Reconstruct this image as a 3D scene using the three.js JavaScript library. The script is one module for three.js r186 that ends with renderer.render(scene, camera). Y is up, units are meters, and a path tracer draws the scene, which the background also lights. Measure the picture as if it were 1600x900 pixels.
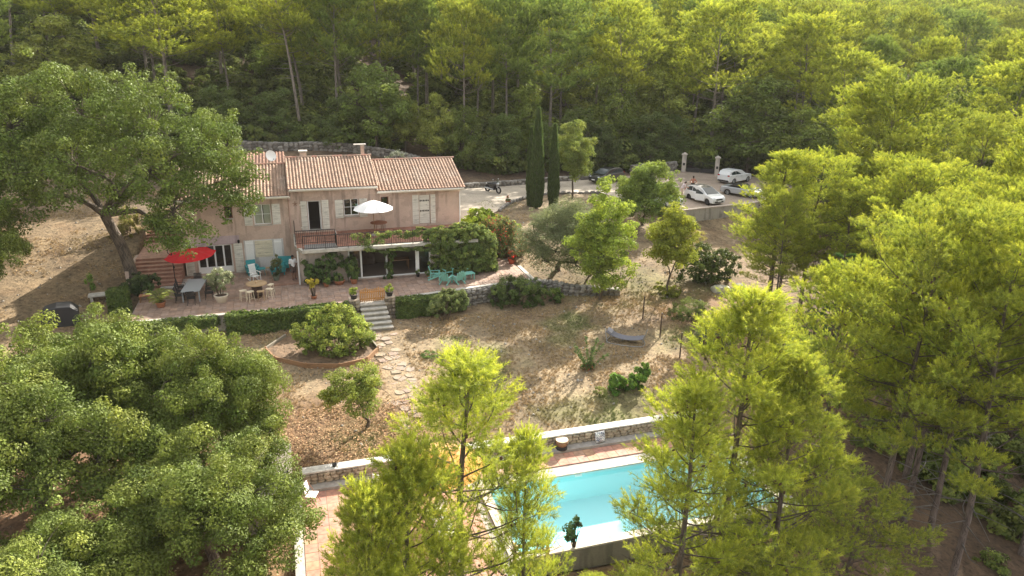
import * as THREE from 'three';
import { MarchingCubes } from 'three/addons/objects/MarchingCubes.js';

// ------------------------------------------------------------------ camera, sky, sun, exposure
const scene = new THREE.Scene();
const camera = new THREE.PerspectiveCamera(43.43, 16 / 9, 0.3, 1500);
{
  const yaw = 17.5 * Math.PI / 180, pitch = 18.7 * Math.PI / 180, roll = 0.8 * Math.PI / 180;
  const f = new THREE.Vector3(Math.sin(yaw) * Math.cos(pitch), -Math.sin(pitch), -Math.cos(yaw) * Math.cos(pitch));
  const r = new THREE.Vector3(Math.cos(yaw), 0, Math.sin(yaw)), u = new THREE.Vector3().crossVectors(r, f);
  camera.up.copy(u).multiplyScalar(Math.cos(roll)).addScaledVector(r, -Math.sin(roll));
  camera.position.set(7.44, 16.15, 54.18);
  camera.lookAt(camera.position.clone().add(f));
}
const SUN = new THREE.Vector3(0.70, 0.43, -0.57).normalize();
// hazy late afternoon air: pale blue overhead, warm white towards the horizon, brighter round the sun
{
  const W = 512, Hh = 256, d = new Float32Array(W * Hh * 4);
  for (let j = 0; j < Hh; j++) for (let i = 0; i < W; i++) {
    const el = ((j + 0.5) / Hh - 0.5) * Math.PI, az = ((i + 0.5) / W - 0.5) * 2 * Math.PI, y = Math.max(0, Math.sin(el)), c = Math.cos(el) * Math.cos(az) * SUN.x + Math.sin(el) * SUN.y + Math.cos(el) * Math.sin(az) * SUN.z;
    const h = Math.pow(1 - y, 2.2), g = Math.pow(Math.max(0, 0.5 + 0.5 * c), 6), k = (j * W + i) * 4, Z = [0.30, 0.325, 0.36], O = [0.46, 0.435, 0.40], S = [0.5, 0.43, 0.32];
    for (let q = 0; q < 3; q++) d[k + q] = 1.0 * (Z[q] * (1 - h) + O[q] * h + S[q] * g);
    d[k + 3] = 1;
  }
  const t = new THREE.DataTexture(d, W, Hh, THREE.RGBAFormat, THREE.FloatType); t.mapping = THREE.EquirectangularReflectionMapping; t.magFilter = THREE.LinearFilter; t.needsUpdate = true;
  scene.background = t; scene.environment = t;
}
const sun = new THREE.DirectionalLight(new THREE.Color(1.0, 0.925, 0.8), 5.0);
sun.position.copy(SUN).multiplyScalar(200); sun.target.position.set(20, 0, 0);
sun.castShadow = true; sun.shadow.mapSize.set(4096, 4096);
Object.assign(sun.shadow.camera, { left: -90, right: 90, top: 90, bottom: -90, near: 1, far: 500 });
scene.add(sun, sun.target);
const renderer = new THREE.WebGLRenderer({ antialias: true });
renderer.toneMapping = THREE.LinearToneMapping;
renderer.toneMappingExposure = 3.22;
renderer.shadowMap.enabled = true;
scene.fog = new THREE.FogExp2(new THREE.Color(1.0, 0.97, 0.92), 0.00016);

// ------------------------------------------------------------------ helpers
const PI = Math.PI, { sin, cos, abs, min, max, sqrt, floor, hypot, atan2 } = Math;
const V = (x, y, z) => new THREE.Vector3(x, y, z);
const clamp = (x, a, b) => min(b, max(a, x)), mix = (a, b, t) => a + (b - a) * t;
const smooth = (a, b, x) => { const t = clamp((x - a) / (b - a), 0, 1); return t * t * (3 - 2 * t); };
const rng = (s) => { let a = (s * 2654435761) >>> 0; return () => { a = (a + 0x6D2B79F5) | 0; let t = Math.imul(a ^ (a >>> 15), 1 | a); t = (t + Math.imul(t ^ (t >>> 7), 61 | t)) ^ t; return ((t ^ (t >>> 14)) >>> 0) / 4294967296; }; };
const hash2 = (x, y) => { let h = Math.imul(x | 0, 374761393) + Math.imul(y | 0, 668265263); h = Math.imul(h ^ (h >>> 13), 1274126177); return ((h ^ (h >>> 16)) >>> 0) / 4294967296; };
const vnoise = (x, y, per = 0) => {
  const x0 = floor(x), y0 = floor(y), fx = x - x0, fy = y - y0, sx = fx * fx * (3 - 2 * fx), sy = fy * fy * (3 - 2 * fy);
  const w = (i) => per ? ((i % per) + per) % per : i;
  return mix(mix(hash2(w(x0), w(y0)), hash2(w(x0 + 1), w(y0)), sx), mix(hash2(w(x0), w(y0 + 1)), hash2(w(x0 + 1), w(y0 + 1)), sx), sy);
};
const fbm = (x, y, oct = 4, per = 0) => { let s = 0, a = 0.5, t = 0; for (let i = 0; i < oct; i++) { s += a * vnoise(x, y, per); t += a; a *= 0.5; x *= 2; y *= 2; per *= 2; } return s / t; };
const M4 = (x = 0, y = 0, z = 0, rx = 0, ry = 0, rz = 0, sx = 1, sy = sx, sz = sx) => new THREE.Matrix4().compose(V(x, y, z), new THREE.Quaternion().setFromEuler(new THREE.Euler(rx, ry, rz, 'YXZ')), V(sx, sy, sz));

// collects geometries into one; uv in metres by dominant axis
class Geo {
  constructor() { this.p = []; this.n = []; this.c = []; this.u = []; this.colored = false; }
  add(g, m, col, keepUV) {
    if (g.index) g = g.toNonIndexed();
    else g = g.clone();
    if (m) g.applyMatrix4(m);
    if (!g.attributes.normal) g.computeVertexNormals();
    const P = g.attributes.position.array, N = g.attributes.normal.array, U = keepUV && g.attributes.uv.array;
    if (col) this.colored = true;
    for (let i = 0; i < P.length; i += 9) {
      const nx = abs(N[i] + N[i + 3] + N[i + 6]), ny = abs(N[i + 1] + N[i + 4] + N[i + 7]), nz = abs(N[i + 2] + N[i + 5] + N[i + 8]);
      for (let k = 0; k < 9; k += 3) {
        const x = P[i + k], y = P[i + k + 1], z = P[i + k + 2];
        this.p.push(x, y, z); this.n.push(N[i + k], N[i + k + 1], N[i + k + 2]);
        if (U) this.u.push(U[(i + k) / 3 * 2], U[(i + k) / 3 * 2 + 1]);
        else if (ny >= nx && ny >= nz) this.u.push(x, z); else if (nx > nz) this.u.push(z, y); else this.u.push(x, y);
        if (col) this.c.push(col[0], col[1], col[2]); else this.c.push(1, 1, 1);
      }
    }
    return this;
  }
  box(w, h, d, x, y, z, rx = 0, ry = 0, rz = 0, col) { return this.add(new THREE.BoxGeometry(w, h, d), M4(x, y, z, rx, ry, rz), col); }
  bar(a, b, r, seg = 6, col, r2) {   // a round bar between two points
    const A = V(...a), B = V(...b), d = B.clone().sub(A), L = d.length();
    const g = new THREE.CylinderGeometry(r2 ?? r, r, L, seg, 1);
    return this.add(g, new THREE.Matrix4().compose(A.add(B).multiplyScalar(0.5), new THREE.Quaternion().setFromUnitVectors(V(0, 1, 0), d.normalize()), V(1, 1, 1)), col);
  }
  beam(a, b, w, h, col) {            // a square bar between two points
    const A = V(...a), B = V(...b), d = B.clone().sub(A), L = d.length(), g = new THREE.BoxGeometry(w, h, L);
    const m = new THREE.Matrix4().lookAt(B, A, abs(d.y) > 0.95 * L ? V(0, 0, 1) : V(0, 1, 0)); m.setPosition(A.add(B).multiplyScalar(0.5));
    return this.add(g, m, col);
  }
  cyl(r0, r1, h, x, y, z, seg = 12, col) { return this.add(new THREE.CylinderGeometry(r1, r0, h, seg), M4(x, y + h / 2, z), col); }
  ball(r, x, y, z, sx = 1, sy = 1, sz = 1, seg = 10, col) { return this.add(new THREE.SphereGeometry(r, seg, floor(seg * 0.7)), M4(x, y, z, 0, 0, 0, sx, sy, sz), col); }
  tube(pts, r, seg = 6, n = 0, col) { const c = new THREE.CatmullRomCurve3(pts.map((q) => V(...q))); return this.add(new THREE.TubeGeometry(c, n || pts.length * 4, r, seg), null, col); }
  lathe(prof, seg, m, col) { return this.add(new THREE.LatheGeometry(prof.map((q) => new THREE.Vector2(q[0], q[1])), seg), m, col); }
  ext(pts, depth, m, holes, bevel, col) {   // a polygon in xy, extruded along +z
    const s = new THREE.Shape(pts.map((q) => new THREE.Vector2(q[0], q[1])));
    for (const h of holes ?? []) s.holes.push(new THREE.Path(h.map((q) => new THREE.Vector2(q[0], q[1]))));
    return this.add(new THREE.ExtrudeGeometry(s, { depth, steps: 1, curveSegments: 6, bevelEnabled: !!bevel, bevelSize: bevel || 0, bevelThickness: bevel || 0, bevelSegments: 2, bevelOffset: -(bevel || 0) }), m, col);
  }
  warp(fn) { for (let i = 0; i < this.p.length; i += 3) { const q = fn(this.p[i], this.p[i + 1], this.p[i + 2]); this.p[i] = q[0]; this.p[i + 1] = q[1]; this.p[i + 2] = q[2]; } return this; }
  geo() {
    const g = new THREE.BufferGeometry();
    g.setAttribute('position', new THREE.BufferAttribute(new Float32Array(this.p), 3));
    g.setAttribute('normal', new THREE.BufferAttribute(new Float32Array(this.n), 3));
    g.setAttribute('uv', new THREE.BufferAttribute(new Float32Array(this.u), 2));
    g.setAttribute('color', new THREE.BufferAttribute(new Float32Array(this.c), 3));
    return g;
  }
}
const rect = (x0, y0, x1, y1) => [[x0, y0], [x1, y0], [x1, y1], [x0, y1]];

// names, labels
const used = {};
const numbered = (n) => { const k = used[n] = (used[n] ?? -1) + 1; return k ? n + '_' + String(k).padStart(3, '0') : n; };
function tag(o, label, category, group, kind) { if (label) o.userData.label = label; if (category) o.userData.category = category; if (group) o.userData.group = group; if (kind) o.userData.kind = kind; return o; }
function thing(name, label, category, pos = [0, 0, 0], turn = 0, group) {
  const o = new THREE.Group(); o.name = numbered(name); o.position.set(...pos); o.rotation.y = turn; scene.add(o);
  return tag(o, label, category, group);
}
function part(name, g, m, parent, top) {
  const o = new THREE.Mesh(g.geo ? g.geo() : g, m); o.name = parent === scene ? numbered(name) : name; o.castShadow = o.receiveShadow = true; parent.add(o); return o;
}
function sub(name, parent, pos = [0, 0, 0], turn = 0) { const o = new THREE.Group(); o.name = name; o.position.set(...pos); o.rotation.y = turn; parent.add(o); return o; }
function structure(name, g, m) { return tag(part(name, g, m, scene), null, null, null, 'structure'); }
function copy(o, pos, turn, label, scale) {
  const c = o.clone(); c.name = numbered(o.name.replace(/_\d{3}$/, '')); scene.add(c); c.position.set(...pos); c.rotation.y = turn; if (label) c.userData = { ...o.userData, label }; else c.userData = { ...o.userData };
  if (scale) c.scale.set(...(scale.length ? scale : [scale, scale, scale])); return c;
}

// ------------------------------------------------------------------ textures and materials
function tex(size, rep, fn, srgb = false) {
  const d = new Uint8Array(size * size * 4);
  for (let y = 0; y < size; y++) for (let x = 0; x < size; x++) { const c = fn(x / size, y / size), i = (y * size + x) * 4; if (c.length) { d[i] = c[0] * 255; d[i + 1] = c[1] * 255; d[i + 2] = c[2] * 255; } else d[i] = d[i + 1] = d[i + 2] = clamp(c, 0, 1) * 255; d[i + 3] = 255; }
  const t = new THREE.DataTexture(d, size, size); t.wrapS = t.wrapT = THREE.RepeatWrapping; t.magFilter = THREE.LinearFilter; t.minFilter = THREE.LinearMipmapLinearFilter; t.generateMipmaps = true; t.repeat.set(1 / rep, 1 / rep); t.needsUpdate = true;
  if (srgb) t.colorSpace = THREE.SRGBColorSpace; return t;
}
const T = {};
T.stucco = tex(1024, 7, (u, v) => 0.74 + 0.26 * fbm(u * 6, v * 6, 5, 6) + 0.12 * (fbm(u * 120, v * 120, 2, 120) - 0.5) - 0.24 * smooth(0.5, 0.72, fbm(u * 26 + 3, v * 3, 3, 0)) - 0.1 * smooth(0.55, 0.6, fbm(u * 11 + 9, v * 11, 4, 0)));
T.grain = tex(512, 1.2, (u, v) => 0.35 + 0.6 * fbm(u * 24, v * 24, 4, 24));
T.plank = tex(512, 1.6, (u, v) => 0.62 + 0.38 * fbm(u * 4, v * 90, 3, 0) - 0.15 * smooth(0.7, 0.8, vnoise(u * 6, v * 30)));
T.stone = tex(512, 1.5, (u, v) => 0.5 + 0.5 * fbm(u * 10, v * 10, 5, 10));
T.gravel = tex(1024, 5, (u, v) => 0.52 + 0.3 * fbm(u * 5, v * 5, 3, 5) + 0.34 * (vnoise(u * 220, v * 220, 220) - 0.35) + 0.16 * (fbm(u * 40, v * 40, 2, 40) - 0.5));
T.bark = tex(512, 0.8, (u, v) => 0.35 + 0.65 * smooth(0.25, 0.75, fbm(u * 14, v * 4, 4, 0) * 0.7 + 0.3 * abs(sin(u * 40 + 6 * fbm(u * 6, v * 8, 2, 0)))));
{ // dry grass, straw strokes and blotches, about 8 m across
  const S = 1024, acc = new Float32Array(S * S).fill(0), R = rng(77);
  for (let i = 0; i < 42000; i++) {
    let x = R() * S, y = R() * S; const a = R() * PI * 2, L = 4 + R() * 9, v = (R() - 0.45) * 0.42;
    for (let k = 0; k < L; k++) { x += cos(a); y += sin(a); acc[((floor(y) + S) % S) * S + (floor(x) + S) % S] = v; }
  }
  T.grass = tex(S, 8, (u, v) => 0.6 + 0.3 * (fbm(u * 7, v * 7, 4, 7) - 0.5) + 0.45 * (fbm(u * 34, v * 34, 3, 34) - 0.5) + 0.24 * (vnoise(u * 90, v * 90, 90) - 0.5) - 0.22 * smooth(0.72, 0.9, vnoise(u * 52 + 7, v * 52, 0)) + acc[floor(v * S) * S + floor(u * S)] * 1.0);
}
const mats = {};
function std(r, g, b, o = {}) {
  const { rough = 0.85, metal = 0, map, bump, bs = 0.01, vc = true, ...rest } = o;
  return new THREE.MeshStandardMaterial({ color: new THREE.Color().setRGB(r, g, b), roughness: rough, metalness: metal, map: map ?? null, bumpMap: bump ?? null, bumpScale: bs, vertexColors: vc, ...rest });
}
const leafMat = (trans, rough = 0.92, coat = 0) => new THREE.MeshPhysicalMaterial({ color: new THREE.Color().setRGB(1.6, 1.55, 1.4), vertexColors: true, roughness: rough, transmission: trans, thickness: 0, side: THREE.DoubleSide, flatShading: true, specularIntensity: 0.5, clearcoat: coat, clearcoatRoughness: 0.35 });
const glassMat = (r, g, b) => new THREE.MeshPhysicalMaterial({ color: new THREE.Color().setRGB(r, g, b), roughness: 0.03, transmission: 1, thickness: 0, ior: 1.5, side: THREE.DoubleSide });
Object.assign(mats, {
  stucco: std(0.64, 0.48, 0.39, { map: T.stucco, bump: T.grain, bs: 0.006 }), whiteRender: std(0.72, 0.7, 0.68, { map: T.stucco, bump: T.grain, bs: 0.004 }), lilac: std(0.56, 0.44, 0.46, { map: T.stucco }),
  tile: std(1, 1, 1, { map: T.stone, rough: 0.9 }), tileBase: std(0.34, 0.22, 0.16, { rough: 0.95 }), cream: std(0.78, 0.73, 0.64, { rough: 0.7 }), creamShutter: std(0.82, 0.79, 0.7, { rough: 0.65, map: T.plank }), white: std(0.82, 0.82, 0.8, { rough: 0.55 }),
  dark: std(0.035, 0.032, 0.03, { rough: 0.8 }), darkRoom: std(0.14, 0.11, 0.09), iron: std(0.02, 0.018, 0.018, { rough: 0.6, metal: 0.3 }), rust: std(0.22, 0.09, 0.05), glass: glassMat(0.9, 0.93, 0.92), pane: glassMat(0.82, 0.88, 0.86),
  terra: std(0.5, 0.2, 0.1, { rough: 0.9, map: T.stone }), terrace: std(1, 1, 1, { rough: 0.8, map: T.stone }), concrete: std(0.5, 0.46, 0.42, { map: T.stone, bump: T.grain, bs: 0.008 }), paleStone: std(0.62, 0.58, 0.51, { map: T.stone, bump: T.grain, bs: 0.01 }), stone: std(1, 1, 1, { map: T.stone, bump: T.grain, bs: 0.02 }), mortar: std(0.2, 0.17, 0.14, { map: T.stone, bump: T.stone, bs: 0.05 }),
  wood: std(0.36, 0.2, 0.1, { map: T.plank, rough: 0.75 }), paleWood: std(0.5, 0.34, 0.19, { map: T.plank }), greyWood: std(0.33, 0.29, 0.23, { map: T.plank }), yellowWood: std(0.62, 0.42, 0.17, { map: T.plank }), vc: std(1, 1, 1, { rough: 0.8 }), vcSmooth: std(1, 1, 1, { rough: 0.45 }),
  teal: std(0.03, 0.3, 0.33, { rough: 0.5 }), aqua: std(0.22, 0.52, 0.44, { rough: 0.5 }), red: std(0.62, 0.012, 0.02, { rough: 0.85, side: THREE.DoubleSide }), canvas: std(0.85, 0.84, 0.82, { rough: 0.9, side: THREE.DoubleSide }), black: std(0.018, 0.018, 0.02, { rough: 0.6 }), greyTop: std(0.36, 0.38, 0.4, { rough: 0.5 }), silver: std(0.5, 0.52, 0.54, { rough: 0.35, metal: 0.5 }),
  bark: std(1, 1, 1, { map: T.bark, bump: T.bark, bs: 0.04, rough: 0.95 }), soil: std(0.12, 0.07, 0.045, { map: T.stone, bump: T.grain, bs: 0.02 }), gravel: std(1, 1, 1, { map: T.gravel, bump: T.gravel, bs: 0.02 }), ground: std(1, 1, 1, { map: T.grass, bump: T.grass, bs: 0.05, rough: 1 }),
  leaf: leafMat(0.42, 0.94), gloss: leafMat(0.3, 0.92, 0.14), pine: leafMat(0.5, 0.95), pineLime: leafMat(0.52, 0.95), pineOlive: leafMat(0.45, 0.95), pineFar: leafMat(0.34, 0.95), pineFarLime: leafMat(0.38, 0.95), pineFarOlive: leafMat(0.3, 0.95), leafPale: leafMat(0.45, 0.94), leafDeep: leafMat(0.28, 0.94),
});
mats.pineLime.color.setRGB(2.12, 1.99, 1.35); mats.pineOlive.color.setRGB(1.25, 1.25, 1.4); mats.leafPale.color.setRGB(1.9, 1.9, 1.7); mats.leafDeep.color.setRGB(1.2, 1.2, 1.2); mats.gloss.color.setRGB(1.42, 1.45, 0.8);
mats.pineFarLime.color.setRGB(2.15, 2.02, 1.45); mats.pineFarOlive.color.setRGB(1.2, 1.35, 1.6); mats.pineFar.color.setRGB(1.75, 1.68, 1.35);
mats.pine.color.setRGB(1.75, 1.66, 1.25);
// ------------------------------------------------------------------ terrain: a thin-plate surface through surveyed heights
const CP = [[-2,9.5,-1.0],[8,9.6,-1.2],[13,11,-1.25],[20,10,-1.25],[26,10.5,-1.1],[24.5,6.5,-0.1],[25,3,0.1],[25,0,0.6],[24,-6,1.6],[8,17,-1.5],[16,17,-1.5],[24,17,-1.45],[30,18,-1.45],[8,25,-1.8],[17,25,-1.85],[27,25,-1.9],[-3,4,-0.1],[-8,6,0.2],[-4,-4,2.0],[-3,-9,2.9],[-8,-6,2.2],[-15,-6,2.4],[-14,4,0.8],[-10,-16,3.4],[0,-16,3.2],[10,-14,3.0],[20,-13,2.4],[2,-28,3.9],[15,-28,3.7],[27,-14,1.6],[30,-10,1.2],[28,-22,1.6],[36,-20,1.1],[50,-12,1.0],[60,-25,1.1],[40,-2,0.0],[42,-3.6,-0.7],[46,-4.6,-0.8],[50,-5.2,-0.8],[18,9.2,-1.35],[22,8.6,-1.35],[25.5,9.2,-1.3],[45,-9,1.0],[51,-9,1.0],[38,-9,1.0],[33,2,0.0],[42,4,-0.9],[34,10,-0.9],[48,4,-1.2],[36,18,-1.7],[44,14,-2],[33,26,-2.8],[30,36,-4.5],[42,24,-4],[50,10,-2.5],[60,0,-1.5],[20,38,-4.6],[10,38,-4.0],[2,38,-3.4],[2,26,-2.2],[-4,20,-1.7],[-14,20,-1.2],[-10,34,-2.6],[16,48,-6],[-25,10,0.8],[-30,-10,4],[30,48,-7],[50,40,-7],[-10,48,-4],[-30,-40,9],[-5,-45,7.5],[15,-50,8],[35,-45,5],[55,-45,3],[75,-30,1.5],[75,-60,3],[90,0,-2],[100,-40,1],[70,-95,7],[30,-90,15],[-20,-90,18],[-60,-30,12],[-70,-80,22],[-40,20,2],[120,-90,6],[60,-150,20],[0,-170,34],[150,-180,18],[90,-230,34],[220,-160,15],[260,-260,32],[160,-330,48],[60,-330,62],[-80,-250,58],[330,-180,26],[400,-320,52],[300,-420,66],[150,-450,80],[0,-450,90],[150,20,-6],[220,-40,2],[350,-40,14],[100,60,-9],[500,-250,60],[480,-100,34]];
const TW = (() => {
  const n = CP.length, N = n + 3, A = [...Array(N)].map(() => new Float64Array(N + 1)), K = (d2) => d2 > 0 ? 0.5 * d2 * Math.log(d2 + 1e-12) : 0;
  for (let i = 0; i < n; i++) { for (let j = 0; j < n; j++) A[i][j] = K((CP[i][0] - CP[j][0]) ** 2 + (CP[i][1] - CP[j][1]) ** 2) + (i === j ? 2 : 0); A[i][n] = A[n][i] = 1; A[i][n + 1] = A[n + 1][i] = CP[i][0]; A[i][n + 2] = A[n + 2][i] = CP[i][1]; A[i][N] = CP[i][2]; }
  for (let c = 0; c < N; c++) {
    let pv = c; for (let q = c + 1; q < N; q++) if (abs(A[q][c]) > abs(A[pv][c])) pv = q;
    [A[c], A[pv]] = [A[pv], A[c]];
    for (let q = 0; q < N; q++) if (q !== c) { const k = A[q][c] / A[c][c]; if (k) for (let j = c; j <= N; j++) A[q][j] -= k * A[c][j]; }
  }
  return A.map((row, i) => row[N] / row[i]);
})();
function H(x, z) {
  const n = CP.length; let s = TW[n] + TW[n + 1] * x + TW[n + 2] * z;
  for (let i = 0; i < n; i++) { const d2 = (x - CP[i][0]) ** 2 + (z - CP[i][1]) ** 2; if (d2 > 0) s += TW[i] * 0.5 * d2 * Math.log(d2 + 1e-12); }
  return s;
}
// where the ground is dug out for the house, terrace, stairs and pool
const DUG = [[-0.1, 20.3, -8.6, 0.3, -1.6], [-2.4, 23.7, 0.2, 6.9, -1.7], [-2.4, 13.1, 6.8, 8.85, -1.7], [-3.2, 0, -7.4, 2.7, -1.6], [6.6, 27.4, 25.35, 32.85, -5.0], [6.6, 15.5, 32.8, 35.5, -5.0]];
const dug = (x, z) => { for (const d of DUG) if (x > d[0] && x < d[1] && z > d[2] && z < d[3]) return d[4]; return null; };
const inPoly = (P, x, z) => { let c = false; for (let i = 0, j = P.length - 1; i < P.length; j = i++) if ((P[i][1] > z) !== (P[j][1] > z) && x < (P[j][0] - P[i][0]) * (z - P[i][1]) / (P[j][1] - P[i][1]) + P[i][0]) c = !c; return c; };
// how much a place is forest floor
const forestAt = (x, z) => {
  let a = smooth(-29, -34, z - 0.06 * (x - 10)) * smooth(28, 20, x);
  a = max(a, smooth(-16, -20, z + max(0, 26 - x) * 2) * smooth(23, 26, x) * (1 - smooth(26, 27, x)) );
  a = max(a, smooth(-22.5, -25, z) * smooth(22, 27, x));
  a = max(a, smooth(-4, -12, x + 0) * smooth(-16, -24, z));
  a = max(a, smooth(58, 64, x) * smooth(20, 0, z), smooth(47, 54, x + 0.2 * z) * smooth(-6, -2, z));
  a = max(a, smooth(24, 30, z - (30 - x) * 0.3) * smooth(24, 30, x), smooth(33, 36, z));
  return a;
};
const SOIL = [[8, 16, 0], [17, 16, 0], [25, 16, 0], [20, 23, 0], [14, 21, 0], [30, 8, 1], [34, -8, 0], [28, 2, 0], [36, 8, 1], [-9, 4, 1], [-8, -6, 1], [-14, 0, 1], [-20, 8, 1], [9.5, 22.8, 2], [12, 24.6, 2], [7, 24, 2], [-3, 25, 2], [2, 31, 2], [-6, 32, 2], [12, -14, 3], [2, -14, 3], [10, -26, 3], [26, -22, 3], [-6, -18, 3], [33, 34, 2], [38, 36, 2], [35, 14, 2]];
const SOILC = [[0.43, 0.325, 0.195], [0.36, 0.258, 0.148], [0.37, 0.215, 0.115], [0.26, 0.185, 0.115]];
function groundColor(x, z) {
  let w = 0, c = [0, 0, 0];
  for (const s of SOIL) { const k = 1 / ((x - s[0]) ** 2 + (z - s[1]) ** 2 + 2) ** 1.6; w += k; for (let i = 0; i < 3; i++) c[i] += k * SOILC[s[2]][i]; }
  c = c.map((q) => q / w);
  const n = fbm(x * 0.5 + 40, z * 0.5 + 40, 5), m = fbm(x * 0.16 + 9, z * 0.16 + 70, 3), green = smooth(0.5, 0.72, fbm(x * 0.3 + 5, z * 0.3 + 11, 3)) * smooth(26, 12, hypot(x - 20, z - 16));
  const bare = smooth(0.5, 0.75, fbm(x * 0.9 + 100, z * 0.9 + 33, 3));
  const f = forestAt(x, z) , br = 0.55 + 0.85 * n;
  c = c.map((q, i) => q * br * (0.86 + 0.28 * m) * mix(1, [0.78, 0.95, 0.7][i], green) * mix(1, [0.82, 0.76, 0.72][i], bare));
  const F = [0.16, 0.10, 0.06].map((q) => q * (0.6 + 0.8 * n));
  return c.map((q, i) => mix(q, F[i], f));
}
{
  const lines = (fine0, fine1, lo, hi, extra) => {
    const s = new Set(); for (let v = fine0; v <= fine1; v += 0.5) s.add(+v.toFixed(3));
    let v = fine0, st = 0.6; while (v > lo) { v -= st; st *= 1.12; s.add(+v.toFixed(3)); } v = fine1; st = 0.6; while (v < hi) { v += st; st *= 1.12; s.add(+v.toFixed(3)); }
    for (const e of extra) { s.add(+(e - 0.012).toFixed(3)); s.add(+(e + 0.012).toFixed(3)); }
    return [...s].sort((a, b) => a - b);
  };
  const xs = lines(-20, 62, -260, 640, DUG.flatMap((d) => [d[0], d[1]])), zs = lines(-34, 44, -640, 140, DUG.flatMap((d) => [d[2], d[3]]));
  const nx = xs.length, nz = zs.length, p = new Float32Array(nx * nz * 3), c = new Float32Array(nx * nz * 3), u = new Float32Array(nx * nz * 2), idx = [];
  for (let j = 0, k = 0; j < nz; j++) for (let i = 0; i < nx; i++, k++) {
    const x = xs[i], z = zs[j], d = dug(x, z);
    p[k * 3] = x; p[k * 3 + 1] = d ?? H(x, z) + 0.10 * (fbm(x * 0.8, z * 0.8 + 50, 3) - 0.5) + 0.04 * (vnoise(x * 2.2 + 9, z * 2.2) - 0.5); p[k * 3 + 2] = z;
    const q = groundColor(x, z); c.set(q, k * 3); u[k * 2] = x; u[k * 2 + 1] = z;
    if (i && j) { const a = k - nx - 1, b = k - nx, e = k - 1; idx.push(a, e, b, b, e, k); }
  }
  const g = new THREE.BufferGeometry(); g.setAttribute('position', new THREE.BufferAttribute(p, 3)); g.setAttribute('color', new THREE.BufferAttribute(c, 3)); g.setAttribute('uv', new THREE.BufferAttribute(u, 2)); g.setIndex(idx); g.computeVertexNormals();
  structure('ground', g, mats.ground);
}
// driveway and parking: a strip between the far and the near edge
const curve = (pts, n) => new THREE.CatmullRomCurve3(pts.map((q) => V(q[0], 0, q[1])), false, 'centripetal').getSpacedPoints(n - 1);
const driveY = (x, z) => max(H(x, z) + 0.06, 1.06 + 0.42 * smooth(37, 27, x));
const FAR = curve([[20.6, -12.5], [25.8, -18.2], [34.7, -22.1], [41.2, -22.6], [47, -23.6], [54.9, -25.8], [58.2, -23.4], [64, -20]], 90);
const NEAR = curve([[21.5, -4.5], [25.2, -7.5], [26.8, -10.2], [28.3, -12.4], [30.6, -14.6], [33.2, -16.6], [35.6, -16.6], [38.6, -15.4], [40, -11], [42.2, -6.3], [46.8, -6.9], [52, -7.6], [59, -10], [63, -14]], 90);
{
  const n = 90, m = 40, p = [], c = [], u = [], idx = [];
  for (let i = 0; i < n; i++) for (let j = 0; j <= m; j++) {
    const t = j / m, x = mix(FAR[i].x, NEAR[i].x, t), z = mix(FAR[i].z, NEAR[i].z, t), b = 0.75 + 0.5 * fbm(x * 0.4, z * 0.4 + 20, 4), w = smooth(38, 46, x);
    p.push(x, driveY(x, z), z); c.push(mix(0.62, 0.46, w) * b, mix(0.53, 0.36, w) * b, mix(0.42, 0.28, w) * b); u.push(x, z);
    if (i && j) { const k = i * (m + 1) + j, a = k - m - 2, q = k - m - 1; idx.push(a, k - 1, q, q, k - 1, k); }
  }
  const g = new THREE.BufferGeometry(); g.setAttribute('position', new THREE.Float32BufferAttribute(p, 3)); g.setAttribute('color', new THREE.Float32BufferAttribute(c, 3)); g.setAttribute('uv', new THREE.Float32BufferAttribute(u, 2)); g.setIndex(idx); g.computeVertexNormals();
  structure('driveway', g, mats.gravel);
}
// an uneven stone: a squashed low-poly ball
const rockGeo = (seed, flat = 0.8, det = 1) => {
  const g = new THREE.IcosahedronGeometry(0.5, det), P = g.attributes.position, R = rng(seed), o = [R() * 50, R() * 50];
  for (let i = 0; i < P.count; i++) { const x = P.getX(i), y = P.getY(i), z = P.getZ(i), k = 0.78 + 0.5 * vnoise(x * 2.2 + o[0] + z, y * 2.2 + o[1] - z); P.setXYZ(i, clamp(x * k * 1.25, -0.5, 0.5), clamp(y * k * 1.25, -0.5, 0.5) * flat, clamp(z * k * 1.25, -0.5, 0.5)); }
  g.computeVertexNormals(); return g;
};
const ROCKS = [1, 2, 3, 4, 5, 6].map((s) => rockGeo(s, 1, 1)), LOWROCKS = [11, 12, 13, 14].map((s) => rockGeo(s, 1, 0));
const stoneTone = (R, warm = 0) => { const b = 0.16 + 0.26 * R() ** 1.3; return [b * (1.05 + warm * 0.5), b * (0.97 + warm * 0.1), b * (0.86 - warm * 0.3)]; };
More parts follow.
